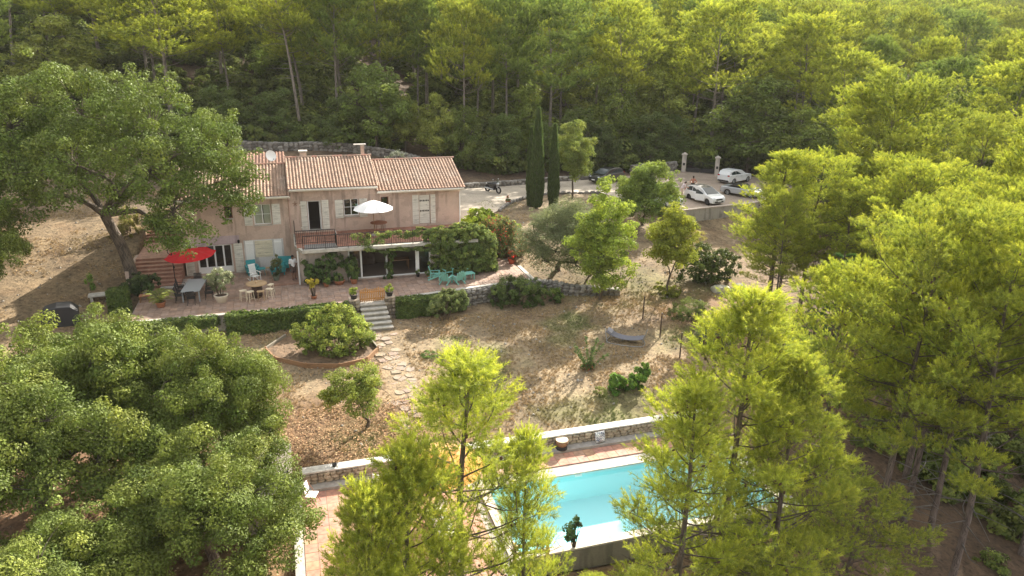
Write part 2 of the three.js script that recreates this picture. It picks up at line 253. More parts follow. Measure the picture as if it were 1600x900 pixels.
// a dry stone wall along a line of points: joined stones round a dark core
function stoneWall(name, label, pts, bottom, top, thick, size, seed, opts = {}) {
  const R = rng(seed), t = thing(name, label, 'stone wall'), core = new Geo(), st = new Geo();
  for (let i = 0; i + 1 < pts.length; i++) {
    const [x0, z0] = pts[i], [x1, z1] = pts[i + 1], L = hypot(x1 - x0, z1 - z0), ang = -atan2(z1 - z0, x1 - x0), nn = max(1, floor(L / size));
    for (let k = 0; k < nn; k++) {
      const s = (k + 0.5) / nn, x = mix(x0, x1, s), z = mix(z0, z1, s), yb = bottom(x, z), yt = top(x, z) - 0.06 + 0.16 * (fbm(x * 0.6, z * 0.6 + seed, 2) - 0.5), hgt = yt - yb;
      core.box(L / nn + 0.02, hgt - 0.06, thick - 0.16, x, yb + hgt / 2 - 0.03, z, 0, ang, 0);
      const rows = max(1, floor(hgt / (size * 0.55)));
      for (let r = 0; r < rows; r++) for (const side of opts.sides ?? [1, -1]) {
        const y = yb + (r + 0.5 + 0.3 * (R() - 0.5)) * hgt / rows, o = side * (thick / 2 - 0.06), j = (R() - 0.5) * size * 0.5;
        st.add(LOWROCKS[floor(R() * 4)], M4(x + sin(ang) * o + cos(ang) * j, y, z + cos(ang) * o - sin(ang) * j, R() * 0.4, ang + (R() - 0.5) * 0.4, R() * 0.3, size * (0.8 + 0.6 * R()), hgt / rows * (0.95 + 0.3 * R()), 0.22), stoneTone(R, opts.warm));
      }
      st.add(LOWROCKS[floor(R() * 4)], M4(x, yt + 0.01, z, 0, ang + R() * 0.3, 0, size * 1.2, 0.16, thick * 0.95), stoneTone(R, opts.warm).map((q) => q * 1.15));
    }
  }
  part('core', core, mats.mortar, t); tag(part('stones', st, mats.stone, t), null, null, null, 'stuff'); return t;
}
const path2 = (pts, step) => { const c = new THREE.CatmullRomCurve3(pts.map((q) => V(q[0], 0, q[1])), false, 'centripetal'), n = max(2, Math.round(c.getLength() / step)); return c.getSpacedPoints(n).map((q) => [q.x, q.z]); };
stoneWall('stone_wall', 'long grey dry stone wall at the foot of the wooded slope behind the house', path2([[2, -32.5], [6.5, -31.8], [11.4, -31.6], [15.6, -30.8], [20.3, -28.5], [24.5, -25]], 1.6), (x, z) => H(x, z) - 0.4, (x, z) => H(x, z) + 0.95, 0.6, 0.5, 21);
stoneWall('stone_wall', 'low dry stone wall along the far side of the driveway behind the motorcycle', FAR.filter((q, i) => i % 3 === 0 && q.x > 23 && q.x < 46).map((q) => [q.x, q.z - 0.3]), (x, z) => driveY(x, z) - 0.3, (x, z) => driveY(x, z) + 0.5, 0.45, 0.45, 22, { sides: [1] });
stoneWall('stone_wall', 'curved low stone kerb round the bed of the two cypresses', NEAR.filter((q) => q.x > 25.4 && q.x < 39).map((q) => [q.x, q.z + 0.25]), (x, z) => H(x, z) - 0.3, (x, z) => driveY(x, z) + 0.16, 0.32, 0.4, 23);
stoneWall('stone_wall', 'grey stone boundary wall beside the left gate pillar', [[47, -24.4], [50, -25.2], [54, -26]], (x, z) => H(x, z) - 0.3, (x, z) => H(x, z) + 1.15, 0.5, 0.5, 24);
stoneWall('stone_wall', 'dark dry stone retaining wall under the right end of the terrace', path2([[16.6, 8.35], [20, 7.75], [24.1, 7.2], [26, 8.2], [29.6, 9.6]], 0.8), (x, z) => -1.75 + 0.2 * smooth(24, 29, x), (x, z) => mix(-0.04, -0.4, smooth(24, 29.5, x)), 0.7, 0.34, 25, { sides: [1] });
{ // parking retaining wall, pale render with a capping
  const t = thing('retaining_wall', 'pale grey rendered retaining wall in front of the parked cars', 'wall'), w = new Geo(), c = new Geo(), P = [[41.2, -4.9], [42.6, -6.0], [46.8, -6.7], [52, -7.4], [58, -9.6]];
  for (let i = 0; i + 1 < P.length; i++) {
    const [x0, z0] = P[i], [x1, z1] = P[i + 1], L = hypot(x1 - x0, z1 - z0), a = -atan2(z1 - z0, x1 - x0);
    w.box(L + 0.05, 2.6, 0.3, (x0 + x1) / 2, -0.2, (z0 + z1) / 2, 0, a); c.box(L + 0.06, 0.1, 0.4, (x0 + x1) / 2, 1.15, (z0 + z1) / 2, 0, a);
  }
  part('wall', w, std(0.46, 0.42, 0.36, { map: T.stucco, bump: T.grain, bs: 0.01 }), t); part('coping', c, std(0.66, 0.55, 0.46, { map: T.stone }), t);
}
// terrace slab and tiles
{
  const poly = [[-2.4, -0.2], [-2.4, 8.9], [13.2, 8.9], [13.3, 8.75], [23.85, 7.1], [23.85, 1.6], [20.4, 1.0], [20.4, -0.2]];
  const g = new Geo().ext(poly.map((q) => [q[0], -q[1]]), 1.7, M4(0, -1.74, 0, -PI / 2)); structure('terrace_base', g, mats.paleStone);
  const R = rng(5), tl = new Geo(), inner = poly;
  for (let x = -2.35; x < 23.8; x += 0.42) for (let z = 0.25; z < 8.9; z += 0.42) {
    if (!inPoly(inner, x, z) || !inPoly(inner, x + 0.4, z + 0.4) || !inPoly(inner, x + 0.4, z) || !inPoly(inner, x, z + 0.4)) continue;
    const b = 0.8 + 0.34 * R() * (0.6 + 0.8 * fbm(x * 0.5, z * 0.5, 2)), w = R();
    tl.add(new THREE.BoxGeometry(0.405, 0.05, 0.405), M4(x + 0.2, -0.025 + 0.004 * R(), z + 0.2), [0.47 * b, (0.305 + 0.03 * w) * b, (0.22 + 0.05 * w) * b]);
  }
  tag(part('terrace_tiles', tl, mats.terrace, scene), 'square reddish terracotta tiles paving the whole house terrace', null, null, 'stuff');
  const k = new Geo(), k2 = [[-2.4, 8.9], [11.2, 8.9]], k3 = [[13.3, 8.75], [23.85, 7.1], [23.85, 1.6]];
  for (const L of [k2, k3]) for (let i = 0; i + 1 < L.length; i++) k.beam([L[i][0], 0.0, L[i][1]], [L[i + 1][0], 0.0, L[i + 1][1]], 0.3, 0.07);
  structure('terrace_kerb', k, mats.paleStone);
  structure('raised_step', new Geo().box(2.0, 0.13, 3.9, 6.85, 0.065, 2.1), std(0.44, 0.26, 0.19, { map: T.stone }));
}
// ------------------------------------------------------------------ the house
const house = thing('house', 'long pink rendered villa with canal tile roofs and cream shutters above the terrace', 'house');
{
  const SL = 0.33, RZ = -4.2, ang = Math.atan(SL), R = rng(31);
  const secs = [[0, 7.5, 5.55], [7.5, 13.8, 6.0], [13.8, 20.2, 5.6]];
  const holes = [[rect(2.99, 4.04, 3.53, 4.9), rect(4.94, 3.44, 6.13, 4.93), rect(0.84, 0.02, 3.23, 2.14)], [rect(8.7, 2.8, 9.68, 5.02), rect(11.31, 3.75, 12.4, 5.02)], [rect(14.07, 4.44, 14.64, 5.07), rect(16.96, 2.84, 17.8, 5.07)]];
  const walls = new Geo(), inside = new Geo();
  secs.forEach(([x0, x1, e], i) => {
    const yt = e + SL * 0.45 - 0.12, yr = e + SL * (0.45 - RZ) - 0.12;
    walls.ext(rect(x0, -0.05, x1, yt), 0.35, M4(0, 0, -0.35), holes[i]);
    walls.ext(rect(x0, -0.05, x1, yt), 0.3, M4(0, 0, 2 * RZ));
    for (const x of [x0, x1 - 0.3]) walls.add(new THREE.ExtrudeGeometry(new THREE.Shape([[0.36, 0], [0.36, yt], [-RZ, yr], [-2 * RZ - 0.31, yt], [-2 * RZ - 0.31, 0]].map((q) => new THREE.Vector2(...q))), { depth: 0.3, bevelEnabled: false }), M4(x === x0 ? x : x - 0.004, 0, 0, 0, PI / 2, 0));
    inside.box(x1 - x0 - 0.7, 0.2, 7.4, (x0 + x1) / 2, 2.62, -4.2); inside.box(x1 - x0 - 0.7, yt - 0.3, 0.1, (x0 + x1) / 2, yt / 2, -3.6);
    // roof: two slopes, tiles on them, ridge and verge
    const roof = part('roof', new Geo().add(new THREE.BoxGeometry(x1 - x0 + 0.1, 0.12, hypot(0.45 - RZ, SL * (0.45 - RZ))), M4((x0 + x1) / 2, e + SL * (0.45 - RZ) / 2 - 0.06, (0.45 + RZ) / 2, ang))
      .add(new THREE.BoxGeometry(x1 - x0 + 0.1, 0.12, hypot(0.45 - RZ, SL * (0.45 - RZ))), M4((x0 + x1) / 2, e + SL * (0.45 - RZ) / 2 - 0.06, 2 * RZ - (0.45 + RZ) / 2, -ang)), mats.tileBase, house);
    const tl = new Geo(), cover = new THREE.CylinderGeometry(0.07, 0.092, 0.47, 6, 1, true, -PI / 2, PI), len = hypot(0.45 - RZ, SL * (0.45 - RZ)), rows = Math.round(len / 0.36), X0 = x0 - 0.12 + (i ? 0.1 : 0), X1 = x1 + (i < 2 ? 0 : 0.2), cols = Math.round((X1 - X0) / 0.235);
    const chan = new THREE.CylinderGeometry(0.09, 0.074, 0.47, 5, 1, true, PI / 2, PI);
    for (const back of [0, 1]) for (let c = 0; c <= cols; c++) {
      const tone = 0.93 + 0.14 * R();
      for (let r = 0; r < rows; r++) {
        const s = (r + 0.5) * len / rows - 0.03, y = e + s * sin(ang) + 0.035 + 0.006 * R(), zf = 0.47 - s * cos(ang), z = back ? 2 * RZ - zf : zf, x = mix(X0, X1, c / cols) + 0.012 * (R() - 0.5);
        const b = (0.84 + 0.3 * R()) * tone, lich = smooth(0.55, 0.8, fbm(x * 0.7 + i * 9, s * 0.9 + 4, 3)), old = R() < 0.07 ? 0.7 : 1, dirt = smooth(0.9, 0, (len - s) < 0 ? 0 : s) * 0.25;
        const col = [0.5 * b * old, mix(0.335, 0.37, lich) * b * old * (1 - dirt * 0.3), mix(0.24, 0.285, lich) * b * old * (1 - dirt * 0.4)];
        tl.add(cover, back ? M4(x, y, z, PI / 2 - ang, 0, 0).multiply(M4(0, 0, 0, 0, PI, 0)) : M4(x, y, z, -(PI / 2 - ang) + 0.02 * (R() - 0.5), 0, 0.03 * (R() - 0.5)), col);
        if (c < cols && !back) tl.add(chan, M4(x + 0.1175, y + 0.066, z, -(PI / 2 - ang)), col.map((q) => q * 0.97));
      }
    }
    const yrz = e + SL * (0.45 - RZ) + 0.05;
    for (let x = X0; x < X1; x += 0.38) tl.add(new THREE.CylinderGeometry(0.12, 0.1, 0.44, 7, 1, true, -PI / 2, PI), new THREE.Matrix4().makeBasis(V(0, 0, 1), V(1, 0, 0), V(0, 1, 0)).setPosition(x + 0.2, yrz, RZ), [0.5 * (0.8 + 0.4 * R()), 0.3, 0.22]);
    tag(part('roof_tiles', tl, mats.tile, roof), null, null, null, 'stuff');
    const gut = new Geo().bar([x0 - (i ? 0 : 0.2), e - 0.06, 0.5], [x1 + (i === 2 ? 0.2 : 0), e - 0.06, 0.5], 0.075, 8).box(x1 - x0 + 0.1, 0.16, 0.06, (x0 + x1) / 2, e - 0.1, 0.42).box(x1 - x0, 0.05, 0.42, (x0 + x1) / 2, e - 0.16 + 0.0, 0.22);
    part('gutter', gut, mats.cream, house);
  });
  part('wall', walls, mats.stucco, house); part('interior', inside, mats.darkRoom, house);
  part('render_patch', new Geo().box(2.75, 2.34, 0.02, 5.43, 1.17, 0.008), mats.whiteRender, house);
  part('render_patch', new Geo().box(3.5, 0.62, 0.014, 2.05, 2.46, 0.006), mats.lilac, house);
  const pipe = new Geo().tube([[0.06, 5.5, 0.5], [0.06, 5.3, 0.3], [0.06, 5.15, 0.09], [0.06, 4.6, 0.08]], 0.045, 8).bar([0.06, 4.7, 0.08], [0.06, 0, 0.08], 0.045, 8); part('downpipe', pipe, mats.cream, house);
  part('downpipe', new Geo().tube([[7.45, 5.85, 0.5], [7.45, 5.6, 0.5], [7.45, 5.45, 0.45]], 0.045, 8).tube([[7.4, 5.5, 0.5], [7.42, 5.25, 0.3], [7.42, 5.1, 0.09], [7.42, 4.8, 0.08]], 0.045, 8).bar([7.42, 4.9, 0.08], [7.42, 2.7, 0.08], 0.045, 8), std(0.5, 0.34, 0.28), house);
  part('downpipe', new Geo().tube([[20.13, 5.5, 0.5], [20.13, 5.3, 0.3], [20.13, 5.15, 0.09], [20.13, 4.6, 0.08]], 0.045, 8).bar([20.13, 4.7, 0.08], [20.13, 2.7, 0.08], 0.045, 8), mats.white, house);
  // openings
  const win = (name, x0, x1, y0, y1, z, { bars = 1, rows = 1, m = mats.white, deep = 0.12, curtain, sill = true, depth = 0.06, g = mats.glass, w = 0.06 } = {}) => {
    const o = sub(name, house), f = new Geo(), cx = (x0 + x1) / 2, cy = (y0 + y1) / 2, zz = z - deep;
    f.box(w, y1 - y0, depth, x0 + w / 2, cy, zz).box(w, y1 - y0, depth, x1 - w / 2, cy, zz).box(x1 - x0 - 2 * w, w, depth, cx, y0 + w / 2, zz).box(x1 - x0 - 2 * w, w, depth, cx, y1 - w / 2, zz);
    for (let k = 1; k <= bars; k++) f.box(w, y1 - y0 - 2 * w, depth - 0.01, mix(x0, x1, k / (bars + 1)), cy, zz);
    for (let k = 1; k <= rows; k++) for (let b = 0; b <= bars; b++) f.box((x1 - x0) / (bars + 1) - w, 0.035, depth - 0.02, mix(x0, x1, (b + 0.5) / (bars + 1)), mix(y0, y1, k / (rows + 1)), zz);
    part('frame', f, m, o);
    for (let b = 0; b <= bars; b++) part('pane', new Geo().box((x1 - x0) / (bars + 1) - 0.02, y1 - y0 - 0.06, 0.006, mix(x0, x1, (b + 0.5) / (bars + 1)), cy, zz - 0.005), g, o);
    if (sill) part('sill', new Geo().box(x1 - x0 + 0.1, 0.06, 0.2, cx, y0 - 0.04, z - 0.02), mats.paleStone, o);
    if (curtain) { const c = new Geo(); for (const [a, b2] of curtain) { const n = 10; for (let k = 0; k < n; k++) { const xa = mix(a, b2, k / n), xb = mix(a, b2, (k + 1) / n); c.beam([xa, cy, zz - 0.12 - 0.03 * (k % 2)], [xb, cy, zz - 0.12 - 0.03 * ((k + 1) % 2)], 0.01, y1 - y0 - 0.06); } } part('curtain', c, std(0.62, 0.6, 0.5, { rough: 1 }), o); }
    return o;
  };
  const shutter = (x0, x1, y0, y1, z, turn = 0, hinge = 0, bracing = false, m = mats.creamShutter, label) => {
    const g = new Geo(), w = x1 - x0, n = max(3, Math.round(w / 0.12)), hx = hinge ? w : 0;
    for (let k = 0; k < n; k++) g.box(w / n - 0.008, y1 - y0, 0.035, (k + 0.5) * w / n - hx, (y1 - y0) / 2, 0);
    for (const t of [0.12, 0.88]) g.box(w - 0.04, 0.09, 0.03, w / 2 - hx, (y1 - y0) * t, 0.03);
    if (bracing) g.beam([0.08 - hx, (y1 - y0) * 0.16, 0.03], [w - 0.08 - hx, (y1 - y0) * 0.48, 0.03], 0.08, 0.028).box(w - 0.04, 0.09, 0.03, w / 2 - hx, (y1 - y0) * 0.5, 0.03);
    const o = part('shutter', g, m, house); o.position.set(x0 + hx, y0, z); o.rotation.y = turn; if (label) o.userData.label = label; return o;
  };
  win('window', 2.99, 3.53, 4.04, 4.9, -0.04, { bars: 0, rows: 0, m: mats.rust, deep: 0.14 });
  part('window_bars', new Geo().bar([3.13, 4.04, -0.03], [3.13, 4.9, -0.03], 0.01, 5).bar([3.26, 4.04, -0.03], [3.26, 4.9, -0.03], 0.01, 5).bar([3.39, 4.04, -0.03], [3.39, 4.9, -0.03], 0.01, 5), mats.iron, house);
  win('window', 4.94, 6.13, 3.44, 4.93, 0, { rows: 1, deep: 0.2, curtain: [[5.0, 5.5], [5.62, 6.07]] });
  shutter(4.28, 4.84, 3.42, 4.92, 0.06, -0.14, 1); shutter(6.22, 6.78, 3.42, 4.92, 0.06, 0.14);
  win('french_window', 0.84, 3.23, 0.02, 2.14, 0, { bars: 3, rows: 0, deep: 0.2, sill: false, g: mats.pane, w: 0.11 });
  part('door_panel', new Geo().box(1.1, 0.42, 0.05, 1.44, 0.27, -0.19).box(1.1, 0.42, 0.05, 2.63, 0.27, -0.19), mats.white, house);
  shutter(0.0, 0.62, 0.0, 2.16, 0.1, -0.16, 1, true); shutter(3.36, 3.95, 0.02, 2.18, 0.06, 0.12, 0, true);
  // closed window on the white render patch
  part('shutter', new Geo().box(0.6, 1.23, 0.05, 5.12, 1.66, 0.045).box(0.6, 1.23, 0.05, 5.73, 1.66, 0.045).box(1.1, 0.05, 0.03, 5.42, 2.1, 0.085).box(1.1, 0.05, 0.03, 5.42, 1.2, 0.085), std(0.78, 0.72, 0.55, { map: T.plank }), house).userData.label = 'closed pale yellow shutters on the white patch of wall';
  shutter(4.15, 4.72, 0.5, 2.3, 0.05, 0, 1, false, mats.white); shutter(6.14, 6.68, 0.5, 2.3, 0.05, 0, 0, false, mats.white);
  // balcony door, standing open
  const bd = sub('balcony_door', house); part('frame', new Geo().box(0.07, 2.2, 0.1, 8.735, 3.9, -0.2).box(0.07, 2.2, 0.1, 9.645, 3.9, -0.2).box(0.84, 0.07, 0.1, 9.19, 4.97, -0.2), mats.white, bd);
  part('leaf', new Geo().box(0.04, 2.1, 0.42, 9.58, 3.86, -0.44), mats.white, bd); part('pane', new Geo().box(0.01, 1.4, 0.3, 9.555, 4.1, -0.44), mats.glass, bd); part('threshold', new Geo().box(1.0, 0.08, 0.36, 9.19, 2.78, -0.18), mats.paleStone, bd);
  shutter(8.12, 8.66, 2.78, 5.02, 0.08, -0.22, 1); shutter(9.72, 10.22, 2.78, 5.04, 0.06, 0.12);
  win('window', 11.31, 12.4, 3.75, 5.02, 0, { rows: 1, deep: 0.2 }); shutter(10.68, 11.26, 3.62, 5.0, 0.06, -0.08, 1); shutter(12.46, 13.05, 3.62, 5.02, 0.06, 0.1);
  win('window', 14.07, 14.64, 4.44, 5.07, -0.02, { bars: 0, rows: 0, m: mats.rust });
  const cd = sub('bedroom_door', house), CD = new Geo(); CD.box(0.8, 2.2, 0.06, 17.38, 3.95, -0.1); part('leaf', CD, mats.creamShutter, cd);
  for (const y of [4.62, 3.82]) for (let k = 0; k < 6; k++) part('cut_out', new Geo().box(0.085, 0.12 - 0.03 * (k % 2), 0.02, 17.07 + k * 0.124, y, -0.064), mats.dark, cd);
  shutter(16.44, 16.92, 2.82, 5.1, 0.06, -0.15, 1); shutter(17.84, 18.26, 2.82, 5.08, 0.06, 0.2);
  const lamp = sub('wall_lamp', house, [3.74, 2.34, 0.02]); part('bracket', new Geo().box(0.08, 0.16, 0.03, 0, 0, 0).bar([0, 0.05, 0], [0, 0.12, 0.14], 0.012), mats.iron, lamp); part('lantern', new Geo().lathe([[0.0, -0.16], [0.06, -0.14], [0.09, 0.04], [0.02, 0.12], [0, 0.13]], 8, M4(0, 0.02, 0.15)), mats.iron, lamp);
  const star = new Geo(); for (let k = 0; k < 5; k++) { const a = k * PI * 0.4 + PI / 2; star.beam([7.86, 4.86, 0.03], [7.86 + 0.19 * cos(a), 4.86 + 0.19 * sin(a), 0.03], 0.035, 0.02); } part('wall_star', star, mats.rust, house);
  part('wall_plaque', new Geo().box(0.2, 0.14, 0.03, 15.6, 5.0, 0.015), std(0.5, 0.36, 0.3), house);
  // chimney, vent mast, annexe roof behind
  const ch = part('chimney', new Geo().box(0.5, 0.75, 0.5, 8.8, 7.55, -4.7), mats.stucco, house); part('cap', new Geo().box(0.66, 0.09, 0.66, 8.8, 8.0, -4.7), mats.paleStone, ch);
  const mast = part('vent_stack', new Geo().box(0.26, 1.25, 0.26, 13.4, 7.7, -5.0), mats.stucco, house); part('cowl', new Geo().box(0.95, 0.06, 0.4, 13.2, 8.36, -5.0).box(0.3, 0.1, 0.3, 13.4, 8.28, -5.0), mats.paleStone, mast);
  const as = Math.atan(0.17), ax = part('back_roof', new Geo().box(4.4, 0.12, 3.0, 5.2, 6.68, -10.2, as), mats.tileBase, house), axt = new Geo();
  for (let c = 0; c < 17; c++) for (let r = 0; r < 8; r++) { const b = 0.6 + 0.5 * R(); axt.add(new THREE.CylinderGeometry(0.078, 0.102, 0.47, 6, 1, true, -PI / 2, PI), M4(3.1 + c * 0.262, 6.53 + r * 0.061, -8.95 - r * 0.36, -(PI / 2 - as)), [0.42 * b, 0.23 * b, 0.16 * b]); }
  tag(part('roof_tiles', axt, mats.tile, ax), null, null, null, 'stuff'); part('back_wall', new Geo().box(4.1, 6.6, 0.3, 5.4, 3.3, -12.2).box(0.3, 6.5, 4.0, 3.5, 3.25, -10.4).box(0.3, 6.5, 4.0, 7.3, 3.25, -10.4), mats.stucco, house);
  // ground floor room under the balcony
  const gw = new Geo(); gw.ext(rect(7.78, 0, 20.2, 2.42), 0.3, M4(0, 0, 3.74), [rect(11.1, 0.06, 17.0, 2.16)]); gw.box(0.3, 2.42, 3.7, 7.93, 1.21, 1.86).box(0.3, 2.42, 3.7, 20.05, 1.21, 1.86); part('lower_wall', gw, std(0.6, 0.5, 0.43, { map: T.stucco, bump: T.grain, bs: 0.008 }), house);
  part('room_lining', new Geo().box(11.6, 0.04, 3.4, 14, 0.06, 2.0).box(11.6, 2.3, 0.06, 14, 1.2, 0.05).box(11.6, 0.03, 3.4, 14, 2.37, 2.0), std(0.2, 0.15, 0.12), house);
  const slab = [[7.55, 0], [7.55, 3.3], [8.0, 4.9], [20.35, 4.9], [20.35, 0]];
  const bal = part('balcony', new Geo().ext(slab.map((q) => [q[0], -q[1]]), 0.2, M4(0, 2.42, 0, -PI / 2)), mats.paleStone, house);
  const ft = new Geo(); for (let x = 7.7; x < 20.2; x += 0.34) for (let z = 0.03; z < 4.6; z += 0.34) if (inPoly(slab, x, z) && inPoly(slab, x + 0.33, z + 0.5) && !(x > 8.1 && x < 10.3 && z > 3.35)) { const b = 0.75 + 0.45 * R(); ft.add(new THREE.BoxGeometry(0.325, 0.04, 0.325), M4(x + 0.17, 2.635, z + 0.17), [0.42 * b, 0.2 * b, 0.135 * b]); }
  tag(part('floor_tiles', ft, mats.terrace, bal), null, null, null, 'stuff'); part('roof_hatch', new Geo().box(2.1, 0.06, 1.1, 9.25, 2.64, 4.05), std(0.25, 0.24, 0.23, { map: T.stone }), bal);
  const rail = (pts, y0, h) => { const o = sub('railing', house), r = new Geo(), b = new Geo(); for (let i = 0; i + 1 < pts.length; i++) { const A = pts[i], B = pts[i + 1], L = hypot(B[0] - A[0], B[1] - A[1]); r.bar([A[0], y0 + h, A[1]], [B[0], y0 + h, B[1]], 0.028, 6).bar([A[0], y0 + 0.1, A[1]], [B[0], y0 + 0.1, B[1]], 0.018, 5); const n = Math.round(L / 0.125); for (let k = 0; k <= n; k++) { const x = mix(A[0], B[0], k / n), z = mix(A[1], B[1], k / n), post = k % 12 === 0; b.bar([x, y0 + (post ? 0 : 0.1), z], [x, y0 + h, z], post ? 0.022 : 0.011, post ? 6 : 4); } } part('rails', r, mats.iron, o); tag(part('balusters', b, mats.iron, o), null, null, null, 'stuff'); };
  rail([[7.66, 0.08], [7.66, 3.3], [10.35, 3.3], [10.35, 4.78]], 2.64, 0.98); rail([[8.1, 4.8], [18.6, 4.8]], 2.62, 0.98);
  part('downpipe', new Geo().bar([7.72, 2.4, 4.1], [7.72, 0, 4.1], 0.06, 8), mats.white, house);
  // sliding glass doors: posts, rails, panes
  const sl = sub('sliding_doors', house), fr = new Geo(), pn = [11.15, 12.0, 13.8, 15.95, 16.95];
  for (const x of pn) fr.box(0.12, 2.1, 0.12, x, 1.11, 3.92); for (let k = 0; k < 4; k++) fr.box(pn[k + 1] - pn[k] - 0.12, 0.07, 0.1, (pn[k] + pn[k + 1]) / 2, 0.1, 3.92).box(pn[k + 1] - pn[k] - 0.12, 0.06, 0.1, (pn[k] + pn[k + 1]) / 2, 2.13, 3.92); fr.box(0.2, 2.1, 0.14, 16.05, 1.11, 3.9);
  part('frame', fr, mats.white, sl); for (const k of [0, 3]) part('pane', new Geo().box(pn[k + 1] - pn[k] - 0.1, 1.96, 0.008, (pn[k] + pn[k + 1]) / 2, 1.11, 3.9), mats.pane, sl);
}
// things in the open ground floor room
{
  const t = thing('table', 'brown wooden table inside the open ground floor room', 'table', [14.9, 0.08, 2.3]); part('tabletop', new Geo().box(1.5, 0.05, 0.8, 0, 0.73, 0), mats.wood, t); for (const [x, z] of [[-0.68, -0.34], [0.68, -0.34], [-0.68, 0.34], [0.68, 0.34]]) part('leg', new Geo().box(0.06, 0.7, 0.06, x, 0.35, z), mats.wood, t);
  const c = thing('cabinet', 'dark cabinet in the shade of the open ground floor room', 'cabinet', [12.8, 0.08, 0.6]); part('body', new Geo().box(1.1, 1.0, 0.45, 0, 0.5, 0), std(0.09, 0.06, 0.045), c); part('door', new Geo().box(0.52, 0.86, 0.03, -0.27, 0.5, 0.24), std(0.12, 0.08, 0.06), c); part('door', new Geo().box(0.52, 0.86, 0.03, 0.27, 0.5, 0.24), std(0.12, 0.08, 0.06), c);
}
// satellite dish
{
  const t = thing('satellite_dish', 'white satellite dish standing on the roof ridge at the left', 'satellite dish', [6.35, 6.8, -4.3], 0.5);
  part('mast', new Geo().bar([0, 0, 0], [0, 0.9, 0], 0.025), mats.silver, t); const d = new Geo(); d.lathe([[0, 0], [0.16, 0.015], [0.3, 0.06], [0.42, 0.13], [0.42, 0.14], [0.3, 0.075], [0.16, 0.03], [0, 0.015]], 20, M4(0, 0.95, 0.05, PI / 2 - 0.35)); part('dish', d, std(0.8, 0.79, 0.77, { rough: 0.5, side: THREE.DoubleSide }), t); part('arm', new Geo().bar([0, 0.6, 0.1], [0, 0.75, 0.55], 0.012).box(0.06, 0.1, 0.06, 0, 0.78, 0.56), mats.silver, t);
}
// outside staircase at the left end of the house
{
  const t = thing('garden_staircase', 'broad terracotta staircase climbing with a landing at the left end of the house', 'staircase'), W = 3.1, xm = -1.65;
  const m = std(0.46, 0.24, 0.17, { map: T.stone }), nose = std(0.62, 0.36, 0.26, { map: T.stone });
  const flight = (n, y0, z0, rise, run) => { for (let k = 0; k < n; k++) { const s = part('step', new Geo().box(W, rise * (k + 1) + (y0 > 0 ? 1 : 0), run + 0.01, xm, y0 + (rise * (k + 1) - (y0 > 0 ? 1 : 0)) / 2, z0 - (k + 0.5) * run), m, t); part('tread', new Geo().box(W + 0.03, 0.04, run + 0.04, xm, y0 + rise * (k + 1) + 0.02, z0 - (k + 0.5) * run + 0.02), nose, s); } };
  flight(8, 0, 2.5, 0.17, 0.4); part('landing', new Geo().box(W, 1.4, 4.2, xm, 0.7 - 0.02, -2.8), nose, t); flight(6, 1.36, -4.9, 0.165, 0.33); part('upper_patio', new Geo().box(W + 0.6, 0.5, 3.4, xm - 0.2, 2.15, -8.55), nose, t);
  part('side_wall', new Geo().box(0.22, 1.5, 7.6, -3.3, 0.6, -1.2), mats.stucco, t);
}
